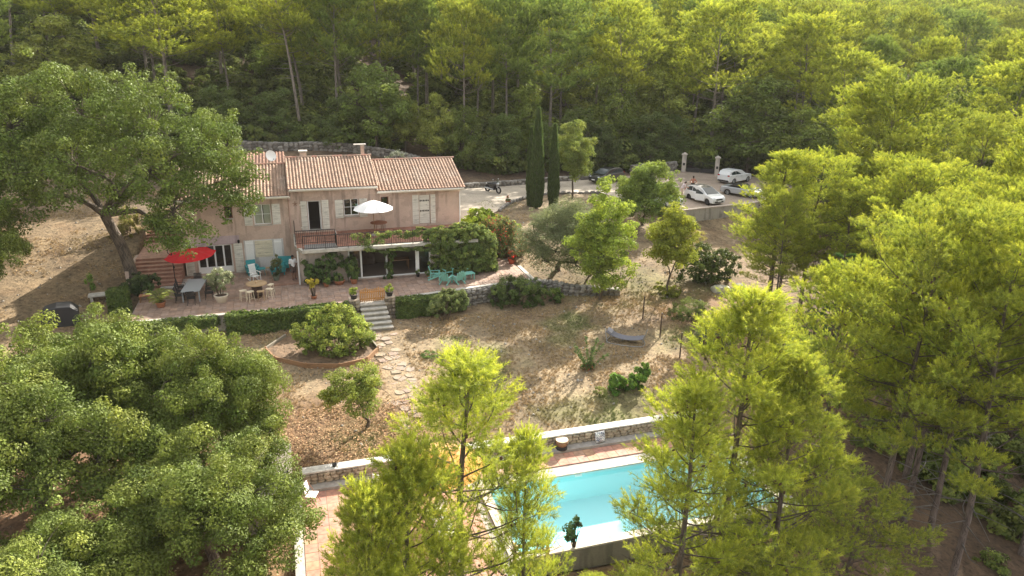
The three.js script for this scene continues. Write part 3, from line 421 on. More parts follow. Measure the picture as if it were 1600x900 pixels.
// ------------------------------------------------------------------ steps, gate, path, raised bed, pool
{
  const t = thing('stone_steps', 'pale stone steps going down from the wooden gate to the lawn', 'steps'), R = rng(41);
  for (let k = 0; k < 6; k++) { const y = -0.06 - k * 0.2, z = 8.95 + k * 0.36; const s = part('step', new Geo().box(1.55 + 0.03 * k, 0.5, 0.4, 12.1 + 0.03 * k, y - 0.3, z + 0.16), std(0.33, 0.3, 0.26, { map: T.stone, bump: T.grain }), t); part('tread', new Geo().box(1.66 + 0.03 * k, 0.06, 0.42, 12.1 + 0.03 * k, y - 0.02, z + 0.18), mats.paleStone, s); }
  for (const [x, l] of [[10.95, 'left'], [13.25, 'right']]) {
    const p = thing('gate_pillar', 'squat stone pillar on the ' + l + ' of the wooden picket gate', 'pillar', [x, -1.2, 9.0]), st = new Geo();
    for (let r = 0; r < 6; r++) for (let c = 0; c < 8; c++) { const a = c / 8 * PI * 2; st.add(LOWROCKS[floor(R() * 4)], M4(0.24 * Math.sign(cos(a + 0.2)) * min(1, abs(cos(a + 0.2)) * 1.5), 0.14 + r * 0.235, 0.24 * Math.sign(sin(a + 0.2)) * min(1, abs(sin(a + 0.2)) * 1.5), 0, R() * 3, 0, 0.3, 0.25, 0.24), stoneTone(R, 0.3)); }
    part('shaft', new Geo().box(0.5, 1.4, 0.5, 0, 0.7, 0), mats.mortar, p); tag(part('stones', st, mats.stone, p), null, null, null, 'stuff'); part('cap', new Geo().box(0.66, 0.08, 0.66, 0, 1.48, 0), std(0.6, 0.48, 0.37, { map: T.stone }), p);
  }
  const g = thing('picket_gate', 'low orange wooden picket gate at the top of the stone steps', 'gate', [11.33, 0, 8.98]);
  for (let k = 0; k < 14; k++) { const h = 0.86 + (k % 7 === 3 ? 0.05 : 0) + 0.06 * sin((k % 7) / 6 * PI); part('picket', new Geo().ext([[0, 0], [0.075, 0], [0.075, h - 0.05], [0.0375, h], [0, h - 0.05]], 0.025, M4(k * 0.118, 0.05, 0.02)), std(0.6, 0.3, 0.1, { map: T.plank }), g); }
  for (const y of [0.22, 0.68]) part('rail', new Geo().box(1.62, 0.08, 0.035, 0.8, y, 0), std(0.5, 0.24, 0.08, { map: T.plank }), g);
  // paving stones of the garden path
  const path = thing('stone_path', null, null); tag(path, 'irregular pale flagstone path running down the lawn from the steps', null, null, 'structure');
  const C = new THREE.CatmullRomCurve3([V(12.5, 0, 11.1), V(12.3, 0, 13), V(12.5, 0, 15.5), V(12.75, 0, 18), V(12.4, 0, 21), V(12.3, 0, 25)]), fl = [1, 2, 3, 4].map(() => std(0.35 + 0.06 * R(), 0.275 + 0.05 * R(), 0.19 + 0.04 * R(), { map: T.stone, bump: T.grain, bs: 0.02 }));
  const cell = [];
  for (let k = 0; k < 27; k++) for (let c = 0; c < 2; c++) { const q = C.getPointAt((k + 0.5) / 27); if (k > 15 && R() < 0.4) continue; cell.push([q.x + (c - 0.5) * 0.52 + (R() - 0.5) * 0.46 + (k % 2) * 0.2 - 0.1, q.z + (R() - 0.5) * 0.5]); }
  for (const [x, z] of cell) { // each stone fills the room between its neighbours
    if (R() < 0.1) continue; let P = []; for (let i = 0; i < 10; i++) { const a = i / 10 * PI * 2, r = 0.33 * (0.7 + 0.45 * R()); P.push([r * cos(a), r * sin(a)]); }
    for (const o of cell) { const dx = o[0] - x, dz = o[1] - z, D = hypot(dx, dz); if (D < 1e-6 || D > 1.1) continue; const lim = D / 2 - 0.02 - 0.03 * R() * R(), side = (q) => (q[0] * dx + q[1] * dz) / D - lim, N = []; for (let i = 0; i < P.length; i++) { const A = P[i], B = P[(i + 1) % P.length], sa = side(A), sb = side(B); if (sa <= 0) N.push(A); if ((sa < 0) !== (sb < 0)) { const t = sa / (sa - sb); N.push([mix(A[0], B[0], t), mix(A[1], B[1], t)]); } } P = N; }
    if (P.length < 3) continue; part('paving_stone', new Geo().ext(P.map((q) => [q[0], -q[1]]), 0.05, M4(x, H(x, z) - 0.03 + 0.02 * R(), z, -PI / 2 + 0.03 * (R() - 0.5), 0, 0)), fl[floor(R() * 4)], path);
  }
}
// raised bed edged with boards
{
  const t = thing('garden_bed', 'raised garden bed edged with weathered brown boards round the lemon bush', 'garden bed'), R = rng(42);
  const P = [[6.6, 10.6], [5.4, 12.2], [5.9, 13.6], [7.6, 15.0], [9.4, 15.6], [11.0, 15.2], [11.8, 13.9], [11.5, 12.4], [10.6, 11.4]];
  P.forEach((a, i) => { const b = P[(i + 1) % P.length]; if (i === P.length - 1) return; const ya = H(...a), yb = H(...b); part('board', new Geo().beam([a[0], ya + 0.12, a[1]], [b[0], yb + 0.12, b[1]], 0.09, 0.3), i > 5 || i < 1 ? mats.greyWood : mats.wood, t); part('peg', new Geo().box(0.09, 0.4, 0.09, a[0], ya + 0.12, a[1]), mats.wood, t); });
  const s = [], c = [0, 0]; P.forEach((q) => { c[0] += q[0] / P.length; c[1] += q[1] / P.length; }); const g = new THREE.BufferGeometry(), pos = [], uv = [];
  P.forEach((a, i) => { const b = P[(i + 1) % P.length]; for (let k = 0; k < 4; k++) { const q = [[c[0], c[1]], a, b]; const L = (p, f) => [mix(c[0], p[0], f), mix(c[1], p[1], f)]; const p0 = L(a, k / 4), p1 = L(a, (k + 1) / 4), p2 = L(b, (k + 1) / 4), p3 = L(b, k / 4); for (const p of [p0, p2, p1, p0, p3, p2]) { pos.push(p[0], H(p[0], p[1]) + 0.1 + 0.1 * smooth(2.5, 0, hypot(p[0] - c[0], p[1] - c[1])), p[1]); uv.push(p[0], p[1]); } } });
  g.setAttribute('position', new THREE.Float32BufferAttribute(pos, 3)); g.setAttribute('uv', new THREE.Float32BufferAttribute(uv, 2)); g.computeVertexNormals();
  const N = g.attributes.normal; part('earth', g, std(0.3, 0.19, 0.11, { map: T.grass, bump: T.grass, bs: 0.05, vc: false, side: THREE.DoubleSide }), t);
}
// swimming pool and its deck
{
  const Y = -2.35, PX0 = 14.7, PX1 = 26.5, PZ0 = 27.95, PZ1 = 32.45, R = rng(43);
  const pool = thing('swimming_pool', 'turquoise rectangular swimming pool below the lawn', 'swimming pool');
  const lin = std(0.45, 0.75, 0.78, { rough: 0.7 }), b = new Geo(); b.box(PX1 - PX0, 0.1, PZ1 - PZ0, (PX0 + PX1) / 2, Y - 1.45, (PZ0 + PZ1) / 2).box(PX1 - PX0 + 0.2, 1.5, 0.1, (PX0 + PX1) / 2, Y - 0.72, PZ0 - 0.05).box(PX1 - PX0 + 0.2, 1.5, 0.1, (PX0 + PX1) / 2, Y - 0.72, PZ1 + 0.05).box(0.1, 1.5, PZ1 - PZ0, PX0 - 0.05, Y - 0.72, (PZ0 + PZ1) / 2).box(0.1, 1.5, PZ1 - PZ0, PX1 + 0.05, Y - 0.72, (PZ0 + PZ1) / 2);
  part('basin', b, lin, pool);
  { // water surface with gentle ripples
    const nx = 160, nz = 64, p = [], nn = [], idx = [], top = (x, z) => 0.02 * (fbm(x * 1.3, z * 1.3, 3) - 0.5) + 0.003 * sin(x * 6 + 4 * vnoise(x, z));
    for (let j = 0; j <= nz; j++) for (let i = 0; i <= nx; i++) { const x = mix(PX0, PX1, i / nx), z = mix(PZ0, PZ1, j / nz), e = 0.05; p.push(x, Y - 0.13 + top(x, z), z); const n = V(top(x - e, z) - top(x + e, z), 2 * e, top(x, z - e) - top(x, z + e)).normalize(); nn.push(n.x, n.y, n.z); }
    for (let j = 0; j < nz; j++) for (let i = 0; i < nx; i++) { const a = j * (nx + 1) + i, c = a + nx + 1; idx.push(a, c, a + 1, a + 1, c, c + 1); }
    const g = new THREE.BufferGeometry(); g.setAttribute('position', new THREE.Float32BufferAttribute(p, 3)); g.setAttribute('normal', new THREE.Float32BufferAttribute(nn, 3)); g.setIndex(idx);
    part('water', g, new THREE.MeshPhysicalMaterial({ color: new THREE.Color().setRGB(0.8, 0.96, 0.98), roughness: 0.02, transmission: 1, thickness: 0, ior: 1.33, side: THREE.DoubleSide }), pool);
  }
  const cop = (x0, x1, z0, z1, along, nm) => { const L = along ? x1 - x0 : z1 - z0, n = Math.round(L / 0.6); for (let k = 0; k < n; k++) part('coping_stone', new Geo().box(along ? L / n - 0.008 : x1 - x0, 0.07, along ? z1 - z0 : L / n - 0.008, along ? x0 + (k + 0.5) * L / n : (x0 + x1) / 2, Y + 0.012 + 0.003 * R(), along ? (z0 + z1) / 2 : z0 + (k + 0.5) * L / n), k % 3 ? mats.copingA ??= std(0.74, 0.66, 0.55, { map: T.stone }) : mats.copingB ??= std(0.68, 0.6, 0.5, { map: T.stone }), pool); };
  cop(PX0 - 0.4, PX1 + 0.4, PZ0 - 0.36, PZ0 + 0.03, true); cop(PX0 - 0.4, PX1 + 0.4, PZ1 - 0.03, PZ1 + 0.36, true); cop(PX0 - 0.38, PX0 + 0.03, PZ0 + 0.03, PZ1 - 0.03, false); cop(PX1 - 0.03, PX1 + 0.38, PZ0 + 0.03, PZ1 - 0.03, false);
  part('skimmer', new Geo().box(0.35, 0.12, 0.03, 19.0, Y - 0.12, PZ0 + 0.01), mats.white, pool);
  // deck: a base and separate terracotta tiles, a pale edge on the left, the ledge under the seat wall
  const base = new Geo().box(PX0 - 0.4 - 6.6, 2.6, 9.9, (PX0 - 0.4 + 6.6) / 2, Y - 1.34, 30.45).box(27.3 - PX0 + 0.4, 2.6, 2.25, (27.3 + PX0 - 0.4) / 2, Y - 1.34, 26.45).box(0.5, 2.6, 5.2, 27.05, Y - 1.34, 30.2);
  structure('pool_deck', base, mats.concrete);
  structure('pool_retaining_wall', new Geo().box(PX1 - PX0 + 0.6, 2.6, 0.3, (PX0 + PX1) / 2 + 0.3, Y - 1.34, PZ1 + 0.22), std(0.27, 0.24, 0.2, { map: T.stucco, bump: T.grain, bs: 0.02 }));
  structure('deck_edge', new Geo().box(0.34, 0.12, 9.9, 6.72, Y + 0.0, 30.45), mats.paleStone);
  const dt = thing('deck_paving', null, null); tag(dt, 'terracotta tiles paving the pool deck', null, null, 'structure');
  const tm = [0, 1, 2, 3, 4].map((k) => std(0.56 + 0.05 * R(), 0.3 + 0.05 * R(), 0.21 + 0.04 * R(), { map: T.stone, rough: 0.85 })), tg = new THREE.BoxGeometry(0.485, 0.05, 0.485).toNonIndexed(), S = 0.5; { const P = tg.attributes.position, U = []; for (let i = 0; i < P.count; i++) U.push(P.getX(i) * 0.9, P.getZ(i) * 0.9); tg.setAttribute('uv', new THREE.Float32BufferAttribute(U, 2)); const c = new Float32Array(P.count * 3).fill(1); tg.setAttribute('color', new THREE.BufferAttribute(c, 3)); }
  const rest = new Geo(); let nt = 0;
  for (let i = 0; i < 41; i++) for (let j = 0; j < 18; j++) {
    const x = 6.92 + i * S + S / 2, z = 26.15 + j * S + S / 2; if (x > PX0 - 0.4 && z > PZ0 - 0.5 && true) continue; if (x > 27.2 || (x > PX0 - 0.42 - S / 2 && z > PZ0 - 0.36 - S / 2)) continue;
    const seen = (z < 28 && x < 25) || (x < 10.2); const m = tm[floor(R() * 5)], y = Y - 0.02 + 0.006 * R();
    if (seen && nt < 290) { const o = part('deck_tile', tg, m, dt); o.position.set(x, y, z); o.rotation.y = floor(R() * 4) * PI / 2; nt++; } else rest.add(tg, M4(x, y, z), [m.color.r, m.color.g, m.color.b]);
  }
  tag(part('deck_tiles', rest, mats.terrace, dt), null, null, null, 'stuff');
  structure('ledge', new Geo().box(20.2, 0.14, 0.5, 17.0, Y + 0.06, 25.9), mats.concrete);
  // seat wall of golden stones under a white coping
  const w = thing('pool_wall', 'low wall of golden rubble stones with a white coping above the pool deck', 'stone wall'), sm = [0, 1, 2, 3, 4, 5].map(() => { const q = 0.34 + 0.4 * R(); return std(q * 1.08, q * 0.88, q * 0.64, { map: T.stone, bump: T.grain, bs: 0.03 }); });
  part('core', new Geo().box(20.2, 0.72, 0.24, 17.0, Y + 0.29, 25.43), std(0.05, 0.042, 0.035), w);
  const rg = ROCKS.map((g) => new Geo().add(g, M4(0, 0, 0)).geo());
  for (let r = 0; r < 3; r++) { let x = 6.95 + 0.1 * R(); while (x < 27) { const l = 0.22 + 0.2 * R(), o = part('stone', rg[floor(R() * 6)], sm[floor(R() * 6)], w); o.position.set(x + l / 2, Y + 0.18 + r * 0.16 + 0.02 * R(), 25.6); o.scale.set(l * 0.98, 0.15 + 0.03 * R(), 0.26); o.rotation.z = 0.3 * (R() - 0.5); x += l; } }
  for (let k = 0; k < 20; k++) { const yk = H(7 + k, 25.2), o = part('coping_slab', new Geo().box(0.995, 0.07, 0.5, 7.5 + k, Y + 0.67, 25.44), k % 2 ? mats.copW ??= std(0.84, 0.8, 0.73, { map: T.stone }) : mats.copW2 ??= std(0.79, 0.75, 0.67, { map: T.stone }), w); }
}
// wooden railing by the near corner of the pool
{
  const t = thing('wooden_railing', 'rough yellow wooden railing at the near left corner of the pool', 'railing', [14.3, -2.33, 33.2], -0.1);
  for (const x of [0, 1.25]) part('post', new Geo().box(0.11, 1.15, 0.11, x, 0.57, 0), mats.yellowWood, t); for (const y of [0.35, 0.72, 1.05]) part('rail', new Geo().box(1.4, 0.1, 0.05, 0.62, y, 0.08), mats.yellowWood, t); part('brace', new Geo().beam([0.62, 0.05, -0.05], [1.1, 1.5, -0.05], 0.08, 0.05), mats.yellowWood, t); part('brace', new Geo().beam([0.6, 0.9, -0.05], [0.9, 1.65, -0.05], 0.12, 0.06), mats.yellowWood, t);
}
// plank clad shed to the left of the pool deck
{
  const t = thing('plank_shed', 'grey plank clad shed half hidden by oak leaves beside the pool deck', 'shed', [5.05, -2.4, 26.7]), R = rng(44);
  part('carcass', new Geo().box(2.9, 1.75, 3.5, 0, 0.87, 0), mats.dark, t);
  for (let k = 0; k < 11; k++) part('plank', new Geo().box(3.0, 0.152, 0.03, 0, 0.09 + k * 0.163, 1.77 + 0.006 * R()), mats.greyWood, t);
  for (let k = 0; k < 22; k++) part('roof_board', new Geo().box(3.2, 0.04, 0.155, 0, 1.86 + 0.006 * R() - 0.012 * k, -1.72 + k * 0.166, 0.06), mats.greyWood, t);
  for (let k = 0; k < 11; k++) part('plank', new Geo().box(0.03, 0.152, 3.5, 1.47, 0.09 + k * 0.163, 0), mats.greyWood, t);
}
// large orange parasol behind the middle pine
{
  const t = thing('orange_parasol', 'orange canvas parasol by the pool half hidden behind the middle pine', 'parasol', [12.5, -2.33, 28.6]), c = new Geo(), n = 8;
  for (let k = 0; k < n; k++) { const a = k / n * PI * 2 + 0.2, b = (k + 1) / n * PI * 2 + 0.2, m = 4; for (let s = 0; s < m; s++) { const r0 = 1.9 * s / m, r1 = 1.9 * (s + 1) / m, y0 = 2.55 - 0.62 * (s / m) ** 1.15, y1 = 2.55 - 0.62 * ((s + 1) / m) ** 1.15; const g = new THREE.BufferGeometry(); g.setAttribute('position', new THREE.Float32BufferAttribute([r0 * cos(a), y0, r0 * sin(a), r1 * cos(b), y1, r1 * sin(b), r1 * cos(a), y1, r1 * sin(a), r0 * cos(a), y0, r0 * sin(a), r0 * cos(b), y0, r0 * sin(b), r1 * cos(b), y1, r1 * sin(b)], 3)); g.setAttribute('uv', new THREE.Float32BufferAttribute(new Array(12).fill(0), 2)); c.add(g); } }
  part('canopy', c, new THREE.MeshPhysicalMaterial({ color: new THREE.Color().setRGB(0.85, 0.36, 0.08), roughness: 0.95, transmission: 0.4, thickness: 0, side: THREE.DoubleSide }), t); part('pole', new Geo().bar([0, 0, 0], [0, 2.55, 0], 0.025), mats.yellowWood, t);
  for (let k = 0; k < n; k++) { const a = k / n * PI * 2 + 0.2; part('rib', new Geo().bar([0, 2.5, 0], [1.84 * cos(a), 1.92, 1.84 * sin(a)], 0.01, 4), mats.yellowWood, t); } part('base', new Geo().cyl(0.3, 0.28, 0.1, 0, 0, 0, 14), mats.concrete, t);
}
// ------------------------------------------------------------------ furniture
{ // white parasol on the balcony
  const canopy = (n, R, h, drop, sag, squash = 1) => { const c = new Geo(); for (let k = 0; k < n; k++) { const a = k / n * PI * 2, b = (k + 1) / n * PI * 2, m = 5, w = 4; const pt = (s, t) => { const rr = R * s, ax = rr * cos(a), az = rr * sin(a), bx = rr * cos(b), bz = rr * sin(b), y = h - drop * s ** 1.2 - sag * s * sin(t * PI); return [mix(ax, bx, t), y, mix(az, bz, t) * squash]; };
    const g = new THREE.BufferGeometry(), P = []; for (let i = 0; i < m; i++) for (let j = 0; j < w; j++) { const q = [pt(i / m, j / w), pt((i + 1) / m, j / w), pt((i + 1) / m, (j + 1) / w), pt(i / m, (j + 1) / w)]; P.push(...q[0], ...q[2], ...q[1], ...q[0], ...q[3], ...q[2]); }
    g.setAttribute('position', new THREE.Float32BufferAttribute(P, 3)); g.setAttribute('uv', new THREE.Float32BufferAttribute(new Array(P.length / 3 * 2).fill(0), 2)); c.add(g); } return c; };
  const t = thing('white_parasol', 'open white parasol on the balcony over a table', 'parasol', [13.25, 2.66, 2.0], 0.2); part('canopy', canopy(8, 1.5, 2.62, 0.62, 0.05), mats.canvas, t); part('pole', new Geo().bar([0, 0, 0], [0, 2.66, 0], 0.024), mats.wood, t); for (let k = 0; k < 8; k++) { const a = k / 8 * PI * 2; part('rib', new Geo().bar([0, 2.58, 0], [1.46 * cos(a), 1.99, 1.46 * sin(a)], 0.009, 4), mats.wood, t); } part('finial', new Geo().ball(0.04, 0, 2.68, 0), mats.wood, t); part('base', new Geo().box(0.5, 0.08, 0.5, 0, 0.04, 0), mats.concrete, t);
  // red cantilever parasol
  const r = thing('red_parasol', 'bright red cantilever parasol over the dining end of the terrace', 'parasol', [-0.5, 0, 2.0]);
  const cn = part('canopy', canopy(8, 1.7, 0, 0.42, 0.05, 0.95), mats.red, r); cn.position.set(1.15, 2.52, 0.1); cn.rotation.set(0.05, 0.2, 0.06);
  part('mast', new Geo().bar([0, 0, 0], [0, 2.35, 0], 0.03), mats.iron, r); part('arm', new Geo().tube([[0, 2.1, 0], [-0.25, 2.35, 0], [-0.1, 2.62, 0.02], [0.4, 2.72, 0.05], [1.15, 2.68, 0.1], [1.2, 2.5, 0.1]], 0.024, 6, 24), mats.iron, r); part('crank', new Geo().box(0.1, 0.18, 0.1, 0.03, 1.3, 0.03), mats.iron, r);
  for (const [x, z] of [[-0.45, -0.45], [0.45, -0.45], [-0.45, 0.45], [0.45, 0.45]]) part('ballast_slab', new Geo().box(0.86, 0.07, 0.86, x, 0.08, z), std(0.74, 0.71, 0.66, { map: T.stone }), r); part('foot', new Geo().box(1.0, 0.04, 0.06, 0, 0.025, 0).box(0.06, 0.04, 1.0, 0, 0.025, 0), mats.iron, r);
  const bt = thing('balcony_table', 'dark round table under the white parasol on the balcony', 'table', [13.7, 2.655, 1.1]); part('tabletop', new Geo().cyl(0.62, 0.62, 0.04, 0, 0.7, 0, 20), mats.rust, bt); for (let k = 0; k < 4; k++) { const a = k * PI / 2 + 0.6; part('leg', new Geo().bar([0.42 * cos(a), 0, 0.42 * sin(a)], [0.3 * cos(a), 0.71, 0.3 * sin(a)], 0.02), mats.rust, bt); }
}
// dark dining chairs and grey table
function slimChair(name, label, pos, turn, m, group) {
  const t = thing(name, label, 'chair', pos, turn, group); part('seat', new Geo().box(0.48, 0.04, 0.46, 0, 0.44, 0), m, t);
  const b = new Geo(); b.bar([-0.21, 0.44, -0.22], [-0.23, 0.95, -0.32], 0.02).bar([0.21, 0.44, -0.22], [0.23, 0.95, -0.32], 0.02).bar([-0.23, 0.95, -0.32], [0.23, 0.95, -0.32], 0.022); for (let k = 0; k < 6; k++) b.box(0.05, 0.46, 0.015, -0.16 + k * 0.064, 0.7, -0.27, -0.19, 0, 0); part('backrest', b, m, t);
  for (const s of [-1, 1]) { part('leg', new Geo().bar([s * 0.23, 0, 0.22], [s * 0.21, 0.44, 0.2], 0.018), m, t); part('leg', new Geo().bar([s * 0.23, 0, -0.25], [s * 0.21, 0.44, -0.2], 0.018), m, t); part('armrest', new Geo().tube([[s * 0.23, 0.44, 0.2], [s * 0.25, 0.64, 0.19], [s * 0.25, 0.67, 0], [s * 0.23, 0.68, -0.26]], 0.018, 5), m, t); }
  return t;
}
{
  const t = thing('dining_table', 'long grey dining table at the left end of the terrace', 'dining table', [1.0, 0.003, 4.75], -0.08); part('tabletop', new Geo().box(1.15, 0.05, 2.7, 0, 0.73, 0), mats.greyTop, t); for (const [x, z] of [[-0.5, -1.25], [0.5, -1.25], [-0.5, 1.25], [0.5, 1.25]]) part('leg', new Geo().box(0.07, 0.71, 0.07, x, 0.355, z), mats.greyTop, t);
  const G = 'dark dining chairs round the grey table', cs = [['at the far short end of the grey dining table', 1.05, 3.05, 0], ['at the near short end of the grey dining table', 0.95, 6.45, PI], ['farthest on the left side of the grey dining table', 0.12, 3.95, PI / 2], ['in the middle of the left side of the grey dining table', 0.16, 4.85, PI / 2], ['nearest on the left side of the grey dining table', 0.2, 5.75, PI / 2], ['farthest on the right side of the grey dining table', 1.86, 3.9, -PI / 2], ['in the middle of the right side of the grey dining table', 1.9, 4.75, -PI / 2], ['nearest on the right side of the grey dining table', 1.94, 5.65, -PI / 2]];
  let c0; for (const [l, x, z, a] of cs) { if (!c0) c0 = slimChair('dining_chair', 'black slatted dining chair ' + l, [x, 0.003, z], a, mats.black, G); else copy(c0, [x, 0.003, z], a, 'black slatted dining chair ' + l); }
}
// barrel table with stools
{
  const t = thing('barrel_table', 'round wooden table on a dark barrel near the hedge', 'table', [4.95, 0.003, 6.1]); part('barrel', new Geo().lathe([[0, 0], [0.28, 0], [0.33, 0.25], [0.35, 0.48], [0.33, 0.7], [0.29, 0.92], [0, 0.92]], 18), std(0.1, 0.06, 0.045, { map: T.plank }), t); for (const y of [0.18, 0.74]) part('hoop', new Geo().add(new THREE.TorusGeometry(y > 0.5 ? 0.33 : 0.325, 0.014, 5, 20), M4(0, y, 0, PI / 2)), mats.iron, t); part('tabletop', new Geo().cyl(0.66, 0.66, 0.05, 0, 0.92, 0, 28), mats.paleWood, t);
  const cup = thing('candle_jar', 'small pale candle jar in the middle of the barrel table', 'candle jar', [4.95, 0.974, 6.05]); part('jar', new Geo().lathe([[0, 0], [0.05, 0], [0.055, 0.1], [0.05, 0.1], [0.045, 0.02], [0, 0.015]], 12), std(0.7, 0.5, 0.3), cup); part('candle', new Geo().cyl(0.04, 0.04, 0.07, 0, 0.015, 0, 10), mats.canvas, cup);
  const mk = (l, x, z, a, m) => { const s = thing('bar_stool', l, 'stool', [x, 0.003, z], a, 'stools round the barrel table'); part('seat', new Geo().ext([[-0.2, -0.15], [0.2, -0.15], [0.24, 0], [0.2, 0.15], [-0.2, 0.15], [-0.24, 0]], 0.04, M4(0, 0.64, 0, -PI / 2), null, 0.01), m, s); for (const [i, j] of [[-1, -1], [1, -1], [-1, 1], [1, 1]]) part('leg', new Geo().bar([i * 0.21, 0, j * 0.16], [i * 0.15, 0.65, j * 0.1], 0.018), m, s); part('rung', new Geo().bar([-0.2, 0.22, -0.15], [0.2, 0.22, -0.15], 0.012).bar([-0.2, 0.22, 0.15], [0.2, 0.22, 0.15], 0.012), m, s); return s; };
  const cs = std(0.7, 0.6, 0.44), s0 = mk('pale bar stool farthest left of the barrel table', 4.1, 6.5, 0.3, cs); copy(s0, [4.55, 0.003, 6.85], 0.7, 'pale bar stool just in front and left of the barrel'); copy(s0, [5.75, 0.003, 6.6], -0.4, 'pale bar stool in front and to the right of the barrel table'); copy(s0, [5.8, 0.003, 5.7], 0.9, 'pale bar stool behind and to the right of the barrel table'); mk('orange legged bar stool directly in front of the barrel table', 5.2, 6.95, 0, mats.paleWood);
}
{ // white rocking chair
  const t = thing('rocking_chair', 'white rocking chair on the terrace behind the barrel table', 'rocking chair', [4.75, 0.003, 2.6], 0.5), m = mats.white;
  for (const s of [-1, 1]) { part('rocker', new Geo().tube([[s * 0.28, 0.1, 0.5], [s * 0.28, 0.03, 0.2], [s * 0.28, 0.03, -0.2], [s * 0.28, 0.14, -0.62]], 0.024, 6, 16), m, t); part('leg', new Geo().bar([s * 0.28, 0.05, 0.24], [s * 0.27, 0.66, 0.24], 0.02), m, t); part('leg', new Geo().bar([s * 0.28, 0.05, -0.22], [s * 0.27, 0.5, -0.22], 0.02), m, t); part('armrest', new Geo().box(0.07, 0.03, 0.62, s * 0.29, 0.67, 0.0), m, t); }
  const st = new Geo(), bk = new Geo(); for (let k = 0; k < 7; k++) { st.box(0.5, 0.02, 0.05, 0, 0.42 - 0.006 * k, 0.22 - k * 0.075); bk.box(0.05, 0.72, 0.02, -0.21 + k * 0.07, 0.78, -0.34, -0.26, 0, 0); } bk.box(0.52, 0.09, 0.025, 0, 1.14, -0.43, -0.26).box(0.52, 0.06, 0.025, 0, 0.46, -0.25, -0.26); part('seat', st, m, t); part('backrest', bk, m, t);
}
// teal garden armchairs by the house wall
function armchair(name, label, pos, turn, w) {
  const t = thing(name, label, 'armchair', pos, turn), m = mats.teal; part('seat', new Geo().box(w, 0.16, 0.66, 0, 0.36, 0.02), m, t); part('cushion', new Geo().box(w - 0.06, 0.1, 0.6, 0, 0.49, 0.05), std(0.05, 0.34, 0.36, { rough: 0.9 }), t);
  part('backrest', new Geo().box(w, 0.62, 0.12, 0, 0.66, -0.36, -0.16), m, t); for (const s of [-1, 1]) { part('armrest', new Geo().box(0.1, 0.34, 0.72, s * (w / 2 + 0.04), 0.42, 0).box(0.14, 0.05, 0.76, s * (w / 2 + 0.04), 0.61, 0), m, t); for (const z of [-0.28, 0.3]) part('leg', new Geo().box(0.07, 0.3, 0.07, s * (w / 2), 0.15, z), m, t); } return t;
}
armchair('armchair', 'teal armchair against the white patch of house wall', [4.5, 0.003, 0.75], 0.25, 0.66);
armchair('garden_bench', 'wide teal garden seat in the corner beside the standing person', [6.75, 0.133, 0.85], -0.15, 0.95);
armchair('low_armchair', 'low teal chair in front of the wide teal garden seat', [6.3, 0.133, 1.9], -0.9, 0.6);
{ const t = thing('small_table', 'small teal round table in front of the teal armchair', 'table', [5.15, 0.003, 1.25]); part('tabletop', new Geo().cyl(0.3, 0.3, 0.03, 0, 0.5, 0, 16), mats.teal, t); for (let k = 0; k < 3; k++) { const a = k * PI * 2 / 3; part('leg', new Geo().bar([0.26 * cos(a), 0, 0.26 * sin(a)], [0.14 * cos(a), 0.5, 0.14 * sin(a)], 0.016), mats.teal, t); }
  const w = thing('wooden_stool', 'brown wooden stool between the teal seats', 'stool', [5.65, 0.003, 1.3]); part('seat', new Geo().box(0.42, 0.04, 0.36, 0, 0.55, 0), mats.paleWood, w); for (const [x, z] of [[-0.17, -0.14], [0.17, -0.14], [-0.17, 0.14], [0.17, 0.14]]) part('leg', new Geo().bar([x * 1.15, 0, z * 1.15], [x, 0.54, z], 0.018), mats.paleWood, w); }
// aqua slatted garden chairs with fan backs
function fanChair() {
  const t = thing('garden_chair', '', 'garden chair', [0, 0, 0], 0, 'aqua slatted garden chairs on the right of the terrace'), m = mats.aqua;
  for (let k = 0; k < 5; k++) part('back_slat', new Geo().ext([[-0.045, 0], [0.045, 0], [0.055, 0.78 - 0.05 * abs(k - 2) ** 1.5], [0, 0.82 - 0.05 * abs(k - 2) ** 1.5], [-0.055, 0.78 - 0.05 * abs(k - 2) ** 1.5]], 0.022, M4((k - 2) * 0.105, 0.24, -0.16, -0.38, 0, -(k - 2) * 0.07)), m, t);
  const s = new Geo(); for (let k = 0; k < 5; k++) s.box(0.52, 0.022, 0.085, 0, 0.36 - 0.026 * k, 0.34 - k * 0.105, 0.24); part('seat', s, m, t);
  for (const i of [-1, 1]) { part('armrest', new Geo().box(0.13, 0.025, 0.7, i * 0.34, 0.55, 0.05), m, t); part('leg', new Geo().box(0.03, 0.54, 0.11, i * 0.3, 0.27, 0.34), m, t); part('leg', new Geo().beam([i * 0.28, 0.36, 0.36], [i * 0.28, 0.02, -0.5], 0.03, 0.1).box(0.03, 0.4, 0.06, i * 0.31, 0.36, -0.3), m, t); }
  return t;
}
